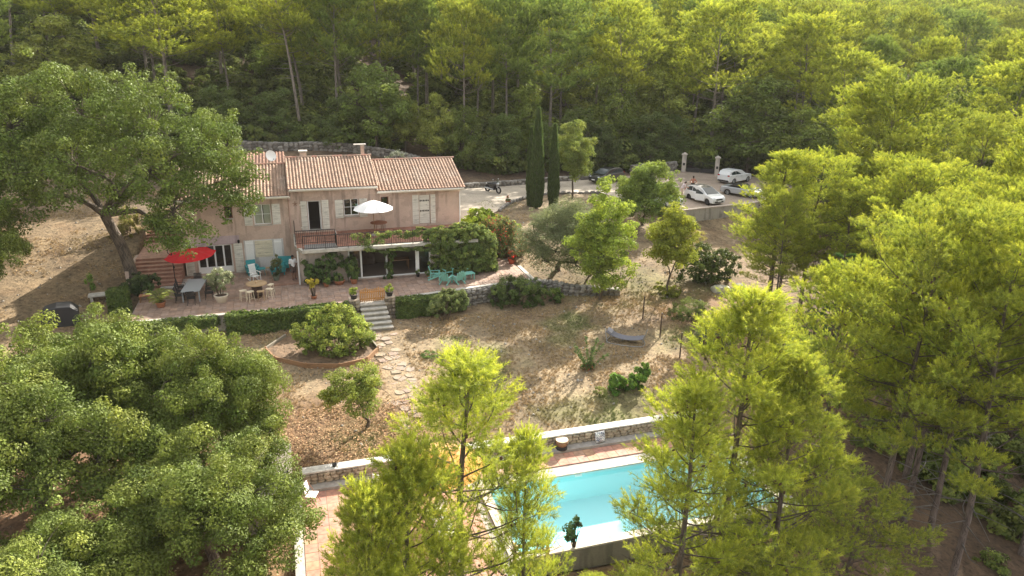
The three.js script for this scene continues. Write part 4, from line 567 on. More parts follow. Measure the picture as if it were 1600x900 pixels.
{
  const c0 = fanChair(); c0.position.set(18.0, 0.003, 4.75); c0.rotation.y = 0.35; c0.userData.label = 'aqua garden chair at the back left in front of the ivy wall';
  copy(c0, [19.35, 0.003, 4.7], -0.5, 'aqua garden chair at the back right in front of the ivy wall'); copy(c0, [17.0, 0.003, 5.35], 1.4, 'aqua garden chair farthest left in its circle on the terrace'); copy(c0, [17.55, 0.003, 6.55], 2.5, 'aqua garden chair in its circle with its back to the lawn, left one'); copy(c0, [18.45, 0.003, 6.6], -2.8, 'aqua garden chair in its circle with its back to the lawn, right one');
  const t = thing('patio_table', 'pale aqua low table beside the circle of garden chairs', 'table', [19.35, 0.003, 5.95], 0.2); part('tabletop', new Geo().box(0.8, 0.04, 0.6, 0, 0.46, 0), mats.aqua, t); for (const [x, z] of [[-0.34, -0.24], [0.34, -0.24], [-0.34, 0.24], [0.34, 0.24]]) part('leg', new Geo().box(0.05, 0.45, 0.05, x, 0.225, z), mats.aqua, t);
}
// hammock lounger on a metal frame
{
  const t = thing('hammock', 'grey hanging lounger on a thin metal frame on the dry lawn', 'hammock', [26.7, H(26.7, 16.6) + 0.02, 16.6], -0.62), m = std(0.3, 0.31, 0.32, { rough: 0.4, metal: 0.4 });
  part('frame', new Geo().tube([[-1.0, 0.03, -0.5], [1.05, 0.03, -0.5], [1.15, 0.03, 0.5], [-1.0, 0.03, 0.5], [-1.02, 0.03, -0.6]], 0.022, 6, 40).bar([1.1, 0.03, 0], [1.35, 1.0, 0], 0.024).tube([[-1.0, 0.03, 0.6], [-1.25, 0.7, 0], [-1.0, 0.03, -0.6]], 0.02, 6, 16), m, t);
  const s = new Geo(), n = 14; for (let k = 0; k < n; k++) { const y = (q) => 0.22 + 0.22 * (q * 2 - 1) ** 2 + 0.1 * (1 - q) + (q < 0.3 ? 0.1 * (0.3 - q) * 3 : 0), a = k / n, b = (k + 1) / n; s.beam([mix(-1.15, 1.15, a), y(a), 0], [mix(-1.15, 1.15, b), y(b), 0], 0.72, 0.03); } part('sling', s, std(0.15, 0.15, 0.18, { rough: 0.7 }), t); part('pillow', new Geo().box(0.34, 0.1, 0.6, -0.95, 0.6, 0, 0, 0, -0.5), std(0.26, 0.25, 0.27), t);
  part('cord', new Geo().bar([1.15, 0.55, 0.5], [1.35, 1.0, 0], 0.008, 4).bar([1.15, 0.55, -0.5], [1.35, 1.0, 0], 0.008, 4).bar([-1.15, 0.6, 0.5], [-1.25, 0.72, 0], 0.008, 4), m, t);
  const l = ['leaning farthest back beside the hammock', 'in the middle of the row right of the hammock', 'nearest the pool, right of the hammock'];
  [[29.34, 13.8], [29.16, 16.56], [28.96, 19.42]].forEach(([x, z], i) => { const p = thing('wooden_post', 'thin dark wooden post ' + l[i], 'post', [x, H(x, z) - 0.1, z], 0.3 * i); part('pole', new Geo().bar([0, 0, 0], [0.03, 1.72, 0], 0.05, 8, null, 0.042), std(0.1, 0.065, 0.045, { map: T.plank }), p); part('cap', new Geo().cyl(0.052, 0.044, 0.03, 0.03, 1.7, 0, 8), std(0.3, 0.25, 0.2), p); });
}
// barbecue under a black cover, stone bench, wooden bench
{
  const t = thing('covered_barbecue', 'large barbecue under a black cover at the far left of the terrace', 'barbecue', [-6.3, -0.45, 7.2], 0.2), c = new Geo(); c.ext([[-0.95, 0.1], [0.95, 0.1], [0.98, 1.0], [0.62, 1.32], [-0.1, 1.38], [-0.72, 1.24], [-1.0, 0.9]], 1.1, M4(0, 0, -0.55), null, 0.05); part('cover', c, std(0.02, 0.02, 0.024, { rough: 0.55 }), t); for (const x of [-0.8, 0.8]) for (const z of [-0.4, 0.4]) part('wheel', new Geo().add(new THREE.TorusGeometry(0.08, 0.03, 6, 12), M4(x, 0.1, z)), mats.black, t);
  const b = thing('stone_bench', 'pale stone slab bench at the foot of the dry slope', 'bench', [-4.7, H(-4.7, 4.4), 4.4], 0.12); part('seat', new Geo().box(1.25, 0.09, 0.7, 0, 0.46, 0), mats.paleStone, b); for (const x of [-0.45, 0.45]) part('leg', new Geo().box(0.16, 0.44, 0.5, x, 0.21, 0), mats.paleStone, b);
  const w = thing('wooden_bench', 'small red brown wooden bench at the left edge of the terrace', 'bench', [-1.95, 0.003, 5.2]); part('seat', new Geo().box(0.62, 0.05, 0.42, 0, 0.44, 0), std(0.48, 0.2, 0.11, { map: T.plank }), w); for (const [x, z] of [[-0.26, -0.16], [0.26, -0.16], [-0.26, 0.16], [0.26, 0.16]]) part('leg', new Geo().box(0.06, 0.42, 0.06, x, 0.21, z), mats.wood, w);
  const u = thing('folding_table', 'thin brown wooden table on the upper patio at the head of the staircase', 'table', [-2.2, 2.41, -8.3], 0.3); part('tabletop', new Geo().box(1.0, 0.04, 0.6, 0, 0.72, 0), mats.wood, u); for (const s of [-1, 1]) part('leg', new Geo().bar([s * 0.45, 0, -0.25], [s * 0.3, 0.7, 0.2], 0.02).bar([s * 0.45, 0, 0.25], [s * 0.3, 0.7, -0.2], 0.02), mats.wood, u);
  const tub = thing('teal_tub', 'dark teal flower tub at the top left of the staircase', 'plant pot', [-3.2, 2.41, -7.2]); part('tub', new Geo().lathe([[0, 0], [0.24, 0], [0.34, 0.42], [0.31, 0.42], [0.24, 0.1], [0, 0.1]], 16), std(0.03, 0.16, 0.15), tub); part('earth', new Geo().cyl(0.3, 0.3, 0.02, 0, 0.36, 0, 14), mats.soil, tub);
}
// by the pool: wicker stool, patterned cushion, two folding chairs
{
  const t = thing('wicker_stool', 'brown wicker stool with a black base against the pool wall', 'stool', [18.95, -2.22, 25.95]); part('base', new Geo().cyl(0.27, 0.25, 0.2, 0, 0, 0, 16), mats.black, t); part('weave', new Geo().lathe([[0.25, 0.2], [0.29, 0.28], [0.3, 0.38], [0.28, 0.46], [0, 0.46]], 16), std(0.42, 0.22, 0.11, { map: T.grain, bump: T.grain }), t); part('lid', new Geo().cyl(0.3, 0.3, 0.04, 0, 0.46, 0, 16), std(0.62, 0.5, 0.36), t);
  const pat = tex(256, 1, (u, v) => { const a = sin((u * 5) * PI * 2 + 2.2 * sin(v * PI * 10)), b = sin(v * PI * 12 + 1.5 * sin(u * PI * 8)); return a * b > 0.05 ? [0.1, 0.14, 0.32] : [0.92, 0.92, 0.9]; }, true);
  const c = thing('patterned_cushion', 'blue and white patterned cushion propped against the pool wall', 'cushion', [20.95, -2.2, 25.92], 0.1); const g = new THREE.BoxGeometry(0.52, 0.52, 0.16, 8, 8, 3), P = g.attributes.position; for (let i = 0; i < P.count; i++) { const x = P.getX(i) / 0.26, y = P.getY(i) / 0.26, k = sqrt(max(0, (1 - x ** 4) * (1 - y ** 4))); P.setZ(i, P.getZ(i) * (0.25 + 0.85 * k)); } g.computeVertexNormals(); const cu = part('cushion', new Geo().add(g, M4(0, 0.27, 0, -0.25), null, true), std(1, 1, 1, { map: pat, rough: 0.95 }), c); part('piping', new Geo().bar([-0.26, 0.02, 0.06], [0.26, 0.02, 0.06], 0.012), mats.white, c);
  const fc = (label, pos, turn) => { const t2 = thing('folding_chair', label, 'folding chair', pos, turn); part('seat', new Geo().box(0.46, 0.03, 0.42, 0, 0.44, 0), mats.canvas, t2); part('backrest', new Geo().box(0.46, 0.4, 0.03, 0, 0.78, -0.24, -0.18), mats.canvas, t2); for (const s of [-1, 1]) part('leg', new Geo().bar([s * 0.23, 0, 0.26], [s * 0.22, 0.98, -0.28], 0.014).bar([s * 0.21, 0, -0.26], [s * 0.21, 0.44, 0.2], 0.014), std(0.3, 0.12, 0.06), t2); };
  fc('cream canvas folding chair at the left end of the pool deck by the shed', [7.35, -2.34, 26.95], 1.2); fc('cream folding chair half hidden by the middle pine on the pool deck', [9.9, -2.34, 27.3], -0.6);
  const sl = thing('sun_lounger', 'low wooden sun lounger with pale cushion under the orange parasol', 'sun lounger', [12.2, -2.33, 30.2], 0.1); part('frame', new Geo().box(0.7, 0.06, 1.9, 0, 0.28, 0), mats.yellowWood, sl); part('cushion', new Geo().box(0.64, 0.09, 1.25, 0, 0.36, 0.3).box(0.64, 0.09, 0.68, 0, 0.5, -0.6, -0.45), mats.canvas, sl); for (const [x, z] of [[-0.3, -0.8], [0.3, -0.8], [-0.3, 0.8], [0.3, 0.8]]) part('leg', new Geo().box(0.06, 0.26, 0.06, x, 0.13, z), mats.yellowWood, sl);
  const pl = thing('black_pot', 'small black planter pot on the white coping at the left end of the pool wall', 'plant pot', [8.4, -1.69, 25.45]); part('pot', new Geo().lathe([[0, 0], [0.08, 0], [0.11, 0.16], [0.09, 0.16], [0, 0.12]], 10), mats.black, pl);
}
// rocks at the edge of the garden
for (const [x, z, s, sy, l, c, seed] of [[37.4, 10.5, 1.35, 0.62, 'pale sunlit boulder among shrubs at the right of the garden', [0.62, 0.58, 0.5], 91], [38.9, 10.6, 1.3, 0.75, 'dark grey boulder next to the pale one', [0.13, 0.13, 0.14], 92], [36.2, 14.9, 1.2, 0.25, 'flat grey rock beside the small pine at the garden edge', [0.34, 0.31, 0.28], 93], [25.8, 24.0, 0.42, 0.36, 'small pale rock behind the right end of the pool wall', [0.42, 0.36, 0.3], 94]]) { const o = part('boulder', new Geo().add(rockGeo(seed, 1, 2), M4(0, 0.25 * sy, 0, 0, seed, 0, s, sy, s * 0.7), c), mats.stone, scene); o.position.set(x, H(x, z), z); tag(o, l, 'boulder'); }
{ const o = part('manhole_cover', new Geo().cyl(0.32, 0.32, 0.04, 0, 0, 0, 18), std(0.6, 0.56, 0.5), scene); o.position.set(4.0, H(4.0, 14.2) + 0.03, 14.2); tag(o, 'round pale concrete cover lying in the lawn near the raised bed', 'cover'); }
// gate pillars and dark iron gate of the drive
{
  for (const [x, z, l] of [[54.7, -25.4, 'left'], [57.9, -23.0, 'right']]) { const p = thing('drive_pillar', 'tall pale ' + l + ' pillar of the driveway gate', 'pillar', [x, H(x, z) - 0.1, z], -0.6); part('shaft', new Geo().box(0.5, 2.2, 0.5, 0, 1.1, 0), std(0.6, 0.54, 0.47, { map: T.stucco, bump: T.grain }), p); part('cap', new Geo().box(0.68, 0.12, 0.68, 0, 2.26, 0).add(new THREE.ConeGeometry(0.46, 0.22, 4), M4(0, 2.43, 0, 0, PI / 4)), std(0.66, 0.58, 0.5, { map: T.stone }), p); part('letter_box', new Geo().box(0.24, 0.3, 0.1, 0.02, 1.1, 0.29), mats.dark, p); }
  const g = thing('iron_gate', 'dark double iron gate with a sagging top between the pillars', 'gate', [56.3, H(56.3, -24.2), -24.2], -0.64); for (const s of [-1, 1]) { const lf = new Geo(), n = 12; for (let k = 0; k <= n; k++) { const q = k / n, x = s * mix(0.06, 1.65, q), h = 1.5 - 0.45 * sin((1 - q) * PI / 2) ** 2 + 0.35 * (1 - q); lf.bar([x, 0.08, 0], [x, h, 0], 0.018, 4); } lf.box(1.6, 0.5, 0.02, s * 0.86, 0.4, 0).bar([s * 0.06, 1.42, 0], [s * 0.9, 1.2, 0], 0.025).bar([s * 0.9, 1.2, 0], [s * 1.66, 1.48, 0], 0.025); part('gate_leaf', lf, mats.black, g); }
}
// ------------------------------------------------------------------ vehicles
// x runs from the tail (-) to the nose (+); a side profile is extruded across and drawn in towards the roof
function car(name, label, pos, turn, o) {
  const t = thing(name, label, o.cat ?? 'car', pos, turn), { L, W, paint } = o, hw = W / 2, wx = o.wx, r = o.r ?? 0.33;
  const arch = (cx) => { const a = []; for (let k = 0; k <= 8; k++) { const q = PI * k / 8; a.push([cx + (r + 0.06) * cos(PI - q) * -1, 0.3 + (r + 0.05) * sin(q) - 0.02]); } return a; };
  const low = [[-L / 2 + 0.12, 0.24], ...arch(wx[0]).reverse(), ...arch(wx[1]).reverse(), [L / 2 - 0.1, 0.24], ...o.hood];
  const taper = (y) => y > o.belt ? 1 - o.tuck * (y - o.belt) / (o.top - o.belt) : 1 - 0.05 * max(0, (0.45 - y) / 0.3);
  const round = (x, y, z) => { const e = smooth(L / 2 - 0.75, L / 2, abs(x)); return [x, y, z * taper(y) * (1 - 0.16 * e * e)]; };
  const body = new Geo().ext(low, W, M4(0, 0, -hw), null, 0.06).warp(round); part('body', body, paint, t);
  part('cabin', new Geo().ext(o.cabin, W - 0.12, M4(0, 0, -hw + 0.06), null, 0.04).warp(round), o.cabinPaint ?? paint, t);
  if (o.roof) part('roof', new Geo().ext(o.roof, W - 0.34, M4(0, 0, -hw + 0.17)).warp(round), mats.carBlack, t);
  for (const s of [-1, 1]) for (const w of o.windows) part('side_window', new Geo().ext(w, 0.02, M4(0, 0, s > 0 ? hw - 0.058 : -hw + 0.038)).warp(round), mats.carGlass, t);
  const scr = (a, b, w, nm) => { const g = new Geo(), n = V(-(b[1] - a[1]), b[0] - a[0], 0).normalize().multiplyScalar(o.sgn ?? 0); g.beam([a[0], a[1], 0], [b[0], b[1], 0], w, 0.03); part(nm, g.warp((x, y, z) => [x, y, z * taper(y)]), mats.carGlass, t); };
  scr(o.screen[0], o.screen[1], W - 0.26, 'windscreen'); if (o.rearGlass) scr(o.rearGlass[0], o.rearGlass[1], W - 0.32, 'rear_window');
  for (const x of wx) for (const s of [-1, 1]) { const w = sub('wheel', t, [x, r, s * (hw - 0.12)]); part('tyre', new Geo().lathe([[r * 0.64, -0.1], [r * 0.93, -0.1], [r, -0.06], [r, 0.06], [r * 0.93, 0.1], [r * 0.64, 0.1]], 22, M4(0, 0, 0, PI / 2)), mats.tyre, w); const rim = new Geo().lathe([[0, 0.05], [r * 0.2, 0.06], [r * 0.24, 0.04]], 12, M4(0, 0, 0, s * PI / 2)).add(new THREE.TorusGeometry(r * 0.62, 0.025, 6, 22), M4(0, 0, s * 0.06)); for (let k = 0; k < 5; k++) { const a = k / 5 * PI * 2; rim.beam([r * 0.15 * cos(a), r * 0.15 * sin(a), s * 0.055], [r * 0.62 * cos(a), r * 0.62 * sin(a), s * 0.06], 0.05, 0.03); } rim.add(new THREE.CylinderGeometry(r * 0.62, r * 0.62, 0.02, 20), M4(0, 0, s * 0.0, PI / 2), [0.1, 0.1, 0.1]); part('rim', rim, o.rim ?? mats.silver, w); }
  for (const s of [-1, 1]) { part('headlight', new Geo().ball(0.1, L / 2 - 0.22, o.lampY ?? 0.66, s * (hw - 0.3), 1.4, 0.7, 1.9), mats.lens, t); part('tail_light', new Geo().box(0.1, 0.16, 0.26, -L / 2 + 0.08, o.tailY ?? 0.9, s * (hw - 0.24)), mats.tail, t); part('mirror', new Geo().ball(0.1, o.screen[0][0] - 0.28, o.belt + 0.06, s * (hw + 0.06), 0.7, 0.65, 1), paint, t); part('door_handle', new Geo().box(0.16, 0.03, 0.025, -0.1, o.belt - 0.12, s * (hw + 0.008)), mats.silver, t); }
  part('grille', new Geo().box(0.06, 0.12, W * 0.42, L / 2 - 0.02, 0.62, 0).box(0.06, 0.12, W * 0.6, L / 2 - 0.05, 0.38, 0), mats.carBlack, t); part('number_plate', new Geo().box(0.03, 0.1, 0.46, L / 2 + 0.015, 0.46, 0), mats.white, t); part('rear_bumper', new Geo().box(0.1, 0.2, W * 0.8, -L / 2 + 0.06, 0.4, 0), mats.carBlack, t);
  const seam = new Geo(); for (const x of o.seams) for (const s of [-1, 1]) seam.box(0.012, o.belt - 0.42, 0.006, x, (o.belt + 0.36) / 2, s * (hw + 0.002)); part('door_seams', seam, mats.carBlack, t);
  return t;
}
Object.assign(mats, {
  carWhite: new THREE.MeshPhysicalMaterial({ color: new THREE.Color().setRGB(0.78, 0.79, 0.8), roughness: 0.35, clearcoat: 1, clearcoatRoughness: 0.05 }), carSilver: new THREE.MeshPhysicalMaterial({ color: new THREE.Color().setRGB(0.52, 0.54, 0.57), roughness: 0.35, metalness: 0.4, clearcoat: 1, clearcoatRoughness: 0.05 }), carDark: new THREE.MeshPhysicalMaterial({ color: new THREE.Color().setRGB(0.012, 0.013, 0.016), roughness: 0.3, clearcoat: 1, clearcoatRoughness: 0.05 }),
  carBlack: std(0.015, 0.015, 0.017, { rough: 0.35, vc: false }), carGlass: std(0.03, 0.045, 0.05, { rough: 0.06, vc: false }), tyre: std(0.02, 0.02, 0.02, { rough: 0.9, vc: false }), lens: std(0.7, 0.73, 0.75, { rough: 0.1, vc: false }), tail: std(0.35, 0.02, 0.02, { rough: 0.25, vc: false }),
});
const MPV = { L: 4.35, W: 1.82, wx: [-1.32, 1.36], belt: 0.98, top: 1.6, tuck: 0.2, seams: [-0.95, 0.1, 1.0], hood: [[2.15, 0.5], [2.1, 0.72], [1.75, 0.9], [1.1, 1.03], [-1.9, 1.06], [-2.13, 0.95], [-2.17, 0.5]], cabin: [[1.25, 0.98], [0.25, 1.5], [-0.4, 1.6], [-1.35, 1.56], [-1.85, 1.4], [-2.1, 1.0]], windows: [[[1.0, 1.04], [0.3, 1.42], [0.16, 1.44], [0.12, 1.04]], [[0.04, 1.04], [0.06, 1.45], [-0.4, 1.49], [-0.92, 1.47], [-0.92, 1.04]], [[-1.0, 1.04], [-1.0, 1.47], [-1.35, 1.44], [-1.72, 1.3], [-1.72, 1.06]]], screen: [[1.2, 1.03], [0.3, 1.5]], rearGlass: [[-2.02, 1.12], [-1.84, 1.44]], roof: [[0.25, 1.52], [-0.4, 1.635], [-1.35, 1.59], [-1.78, 1.46], [-1.35, 1.5], [-0.4, 1.52]], lampY: 0.74, tailY: 1.0 };
const yard = (x, z) => driveY(x, z) + 0.005;
{
  const t = car('people_carrier', 'white people carrier with black roof and an open side door in the parking area', [47.95, yard(48, -10), -9.5], -1.38, { ...MPV, paint: mats.carWhite, r: 0.34, rim: std(0.1, 0.1, 0.11, { vc: true, metal: 0.5, rough: 0.4 }) });
  const d = part('open_door', new Geo().ext([[0, 0.34], [1.0, 0.34], [1.05, 0.98], [0, 1.0]], 0.05, M4(0, 0, 0), null, 0.015), mats.carWhite, t); d.position.set(1.02, 0, 0.93); d.rotation.y = PI + 0.45; d.userData.label = 'open front door of the white people carrier'; part('window', new Geo().ext([[0.08, 1.02], [0.98, 1.0], [0.92, 1.42], [0.75, 1.42]], 0.02, M4(0, 0, 0.01)), mats.carGlass, d);
}
car('crossover_car', 'white crossover car parked farthest back beside the right gate pillar', [57.5, yard(57.5, -17.5), -18.6], 0.37, { ...MPV, L: 4.4, W: 1.84, top: 1.62, wx: [-1.32, 1.38], tuck: 0.18, paint: mats.carWhite, roof: null, r: 0.36, hood: [[2.18, 0.5], [2.14, 0.8], [1.85, 0.96], [0.95, 1.06], [-1.9, 1.1], [-2.15, 1.0], [-2.2, 0.5]], cabin: [[1.05, 1.0], [0.25, 1.5], [-0.4, 1.6], [-1.35, 1.57], [-1.9, 1.45], [-2.12, 1.05]] });
car('convertible_car', 'silver open car in front of the white crossover in the parking area', [53.7, yard(53.7, -11.5), -11.4], -1.0, { L: 4.35, W: 1.78, wx: [-1.28, 1.32], belt: 0.86, top: 1.3, tuck: 0.24, seams: [-0.6, 0.75], paint: mats.carSilver, cabinPaint: mats.carBlack, r: 0.33, hood: [[2.13, 0.5], [2.08, 0.66], [1.6, 0.8], [0.9, 0.88], [-1.2, 0.92], [-2.0, 0.9], [-2.13, 0.8], [-2.16, 0.5]], cabin: [[0.95, 0.84], [0.15, 1.24], [-0.3, 1.28], [-0.9, 1.18], [-1.5, 0.9]], windows: [[[0.75, 0.9], [0.18, 1.18], [-0.3, 1.21], [-0.4, 0.92]], [[-0.46, 0.92], [-0.38, 1.2], [-0.85, 1.12], [-1.2, 0.94]]], screen: [[0.95, 0.88], [0.2, 1.25]], lampY: 0.62, tailY: 0.74 });
car('hatchback_car', 'small white hatchback nearly hidden behind the bush at the parking edge', [43.3, yard(43.3, -9), -9.1], -1.5, { ...MPV, L: 3.9, wx: [-1.18, 1.2], paint: mats.carWhite, roof: null, hood: [[1.93, 0.5], [1.88, 0.72], [1.55, 0.88], [1.0, 1.0], [-1.75, 1.04], [-1.9, 0.95], [-1.94, 0.5]], cabin: [[1.1, 0.98], [0.25, 1.42], [-0.4, 1.5], [-1.2, 1.46], [-1.6, 1.36], [-1.85, 1.0]] });
car('black_car', 'black car parked in tree shade at the far side of the driveway', [42.2, yard(42.2, -20.8), -20.9], PI + 0.4, { ...MPV, L: 4.3, paint: mats.carDark, roof: null });
{ // motorcycle
  const t = thing('motorcycle', 'black motorcycle parked on the pale driveway near the house corner', 'motorcycle', [27.5, yard(27.5, -16.2), -16.4], -1.05), m = mats.carBlack; t.scale.setScalar(1.12);
  for (const x of [-0.7, 0.72]) { const w = sub('wheel', t, [x, 0.31, 0]); part('tyre', new Geo().add(new THREE.TorusGeometry(0.25, 0.075, 8, 22)), mats.tyre, w); const s = new Geo(); for (let k = 0; k < 6; k++) s.bar([0, 0, 0], [0.24 * cos(k * PI / 3), 0.24 * sin(k * PI / 3), 0], 0.012, 4); part('rim', s, mats.silver, w); }
  part('frame', new Geo().tube([[-0.7, 0.31, 0], [-0.2, 0.42, 0], [0.2, 0.35, 0], [0.5, 0.85, 0]], 0.035).bar([-0.2, 0.42, 0], [-0.35, 0.75, 0], 0.03), m, t); part('fork', new Geo().bar([0.72, 0.31, 0.08], [0.5, 0.95, 0.08], 0.022).bar([0.72, 0.31, -0.08], [0.5, 0.95, -0.08], 0.022), mats.silver, t);
  part('tank', new Geo().ball(0.24, 0.2, 0.82, 0, 1.5, 0.85, 0.85), mats.carDark, t); part('engine', new Geo().box(0.55, 0.42, 0.36, 0.0, 0.5, 0).cyl(0.12, 0.12, 0.2, 0.15, 0.55, 0), mats.carDark, t); part('seat', new Geo().ball(0.2, -0.38, 0.79, 0, 1.9, 0.4, 0.75), m, t); part('handlebar', new Geo().tube([[0.32, 1.06, 0.38], [0.46, 1.02, 0.15], [0.46, 1.02, -0.15], [0.32, 1.06, -0.38]], 0.018), m, t); part('headlight', new Geo().ball(0.11, 0.66, 0.9, 0), mats.lens, t); part('mudguard', new Geo().add(new THREE.TorusGeometry(0.34, 0.04, 5, 14, PI * 0.6), M4(-0.7, 0.31, 0, 0, 0, 0.6)), m, t); part('exhaust', new Geo().bar([0.2, 0.35, 0.16], [-0.85, 0.42, 0.2], 0.05, 8), mats.silver, t); for (const s of [-1, 1]) part('mirror', new Geo().bar([0.36, 1.04, s * 0.3], [0.34, 1.24, s * 0.34], 0.008, 4).ball(0.06, 0.34, 1.28, s * 0.34, 0.5, 0.8, 1), mats.silver, t); part('windscreen', new Geo().box(0.02, 0.3, 0.34, 0.62, 1.16, 0, 0, 0, 0.5), mats.glass, t); part('tail_light', new Geo().ball(0.05, -0.85, 0.78, 0), mats.white, t);
}
// ------------------------------------------------------------------ people: smooth fields round a skeleton, meshed
// prims: [ax,ay,az, bx,by,bz, ra, rb]
function field(prims, cell, k = 0.03) {
  const lo = V(9, 9, 9), hi = V(-9, -9, -9); for (const q of prims) { const r = max(q[6], q[7]) + k; for (let i = 0; i < 3; i++) { lo.setComponent(i, min(lo.getComponent(i), min(q[i], q[i + 3]) - r)); hi.setComponent(i, max(hi.getComponent(i), max(q[i], q[i + 3]) + r)); } }
  const c = lo.clone().add(hi).multiplyScalar(0.5), half = max(hi.x - lo.x, hi.y - lo.y, hi.z - lo.z) / 2 * 1.04 + cell * 3, n = Math.ceil(2 * half / cell), mc = new MarchingCubes(n, mats.vc, false, false, 120000), F = mc.field; mc.isolation = 0;
  const at = (i, axis) => (i - n / 2) / (n / 2) * half + c.getComponent(axis);
  const far = 1; F.fill(-far);
  const I = (v, axis) => (v - c.getComponent(axis)) / half * n / 2 + n / 2;
  for (const q of prims) {
    const R = max(q[6], q[7]) + k + cell * 3, b = [0, 1, 2].map((a) => [max(1, floor(I(min(q[a], q[a + 3]) - R, a))), min(n - 2, Math.ceil(I(max(q[a], q[a + 3]) + R, a)))]);
    const dx = q[3] - q[0], dy = q[4] - q[1], dz = q[5] - q[2], dd = dx * dx + dy * dy + dz * dz + 1e-9;
    for (let z = b[2][0]; z <= b[2][1]; z++) for (let y = b[1][0]; y <= b[1][1]; y++) for (let x = b[0][0]; x <= b[0][1]; x++) {
      const px = at(x, 0) - q[0], py = at(y, 1) - q[1], pz = at(z, 2) - q[2], t = clamp((px * dx + py * dy + pz * dz) / dd, 0, 1), d = hypot(px - t * dx, py - t * dy, pz - t * dz) - mix(q[6], q[7], t), i = x + y * n + z * n * n, o = -F[i], h = max(k - abs(o - d), 0) / k;
      F[i] = -(min(o, d) - h * h * k * 0.25);
    }
  }
  mc.update(); const cnt = mc.count ?? mc.geometry.drawRange.count, P = mc.positionArray.slice(0, cnt * 3), N = mc.normalArray.slice(0, cnt * 3);
  for (let i = 0; i < cnt * 3; i++) P[i] = P[i] * half + c.getComponent(i % 3);
  const g = new THREE.BufferGeometry(); g.setAttribute('position', new THREE.BufferAttribute(P, 3)); g.setAttribute('normal', new THREE.BufferAttribute(N, 3)); g.setAttribute('uv', new THREE.BufferAttribute(new Float32Array(cnt * 2), 2)); return g;
}
function person(label, pos, turn, J, look) {
  // J: joints in metres, figure faces +z
  const t = thing('person', label, 'person', pos, turn), skin = std(...look.skin, { rough: 0.6, vc: false }), B = (a, b, ra, rb) => [...J[a], ...J[b], ra, rb], W = look.w ?? 1;
  const hd = J.head, up = V(...J.head).sub(V(...J.neck)).normalize(), hy = up;
  const body = [B('hip', 'waist', 0.125, 0.11), B('waist', 'chest', 0.115, 0.135), B('shL', 'shR', 0.07, 0.07), [...J.chest, ...J.shL, 0.1, 0.065], [...J.chest, ...J.shR, 0.1, 0.065], B('chest', 'neck', 0.1, 0.056), B('neck', 'head', 0.054, 0.06), B('hipL', 'hipR', 0.095, 0.095)];
  for (const s of ['L', 'R']) body.push(B('sh' + s, 'el' + s, 0.052, 0.041), B('el' + s, 'wr' + s, 0.041, 0.027), B('hip' + s, 'kn' + s, 0.086, 0.057), B('kn' + s, 'an' + s, 0.055, 0.036), [...J['an' + s], J['an' + s][0] + 0.02 * (s === 'L' ? 1 : -1), 0.035, J['an' + s][2] + 0.15, 0.038, 0.03]);
  const G = new Geo().add(field(body, 0.018, 0.045));
  // head: skull, jaw, nose, ears, brow; eyes and mouth are coloured children
  const fw = look.face ? V(...look.face).normalize() : V(0, 0, 1), rt = V().crossVectors(hy, fw).normalize(), hp = (x, y, z) => V(...hd).addScaledVector(rt, x).addScaledVector(hy, y).addScaledVector(fw, z).toArray();
  const head = [[...hp(0, 0.055, -0.012), ...hp(0, 0.045, 0.012), 0.088, 0.086], [...hp(0, -0.01, 0.02), ...hp(0, -0.065, 0.048), 0.068, 0.036], [...hp(0, 0.015, 0.09), ...hp(0, -0.02, 0.107), 0.012, 0.016], [...hp(0.086, 0.01, -0.01), ...hp(0.09, -0.03, -0.01), 0.014, 0.01], [...hp(-0.086, 0.01, -0.01), ...hp(-0.09, -0.03, -0.01), 0.014, 0.01], [...hp(-0.04, 0.038, 0.078), ...hp(0.04, 0.038, 0.078), 0.012, 0.012], [...hp(-0.018, -0.05, 0.078), ...hp(0.018, -0.05, 0.078), 0.013, 0.013], [...hp(0, -0.12, -0.02), ...hp(0, -0.02, 0), 0.052, 0.055]];
  G.add(field(head, 0.0065, 0.016));
  for (const s of ['L', 'R']) { // a palm, four bent fingers and a thumb
    const w = V(...J['wr' + s]), d = w.clone().sub(V(...J['el' + s])).normalize(), side = s === 'L' ? 1 : -1, a = V(side, 0, 0.3).cross(d).normalize().multiplyScalar(1), nrm = V().crossVectors(d, a).normalize(), at = (f, g, h) => w.clone().addScaledVector(d, f).addScaledVector(a, g).addScaledVector(nrm, h).toArray();
    const pr = [[...at(0, 0, 0), ...at(0.04, 0.02, 0), 0.025, 0.024], [...at(0.04, -0.022, 0), ...at(0.085, -0.03, 0), 0.016, 0.013], [...at(0.04, 0.022, 0), ...at(0.085, 0.03, 0), 0.016, 0.013], [...at(0.03, 0, 0), ...at(0.088, 0, 0), 0.018, 0.014]];
    [[-0.033, 0.055], [-0.011, 0.07], [0.011, 0.075], [0.032, 0.066]].forEach(([g, l]) => pr.push([...at(0.086, g, 0), ...at(0.086 + l * 0.5, g * 1.1, 0.006), 0.0095, 0.0085], [...at(0.086 + l * 0.5, g * 1.1, 0.006), ...at(0.086 + l, g * 1.12, 0.022), 0.0085, 0.007])); pr.push([...at(0.02, 0.025, 0.004), ...at(0.055, 0.052, 0.014), 0.012, 0.0105], [...at(0.055, 0.052, 0.014), ...at(0.085, 0.057, 0.024), 0.0105, 0.008]);
    G.add(field(pr, 0.0045, 0.006));
  }
  part('body', G, skin, t);
  const hair = [[...hp(0, 0.075, -0.025), ...hp(0, 0.08, 0.015), 0.094, 0.09], [...hp(0, 0.03, -0.05), ...hp(0, -0.03, -0.055), 0.078, 0.058]]; part('hair', new Geo().add(field(hair, 0.011, 0.02)), std(...look.hair, { rough: 0.8, vc: false }), t);
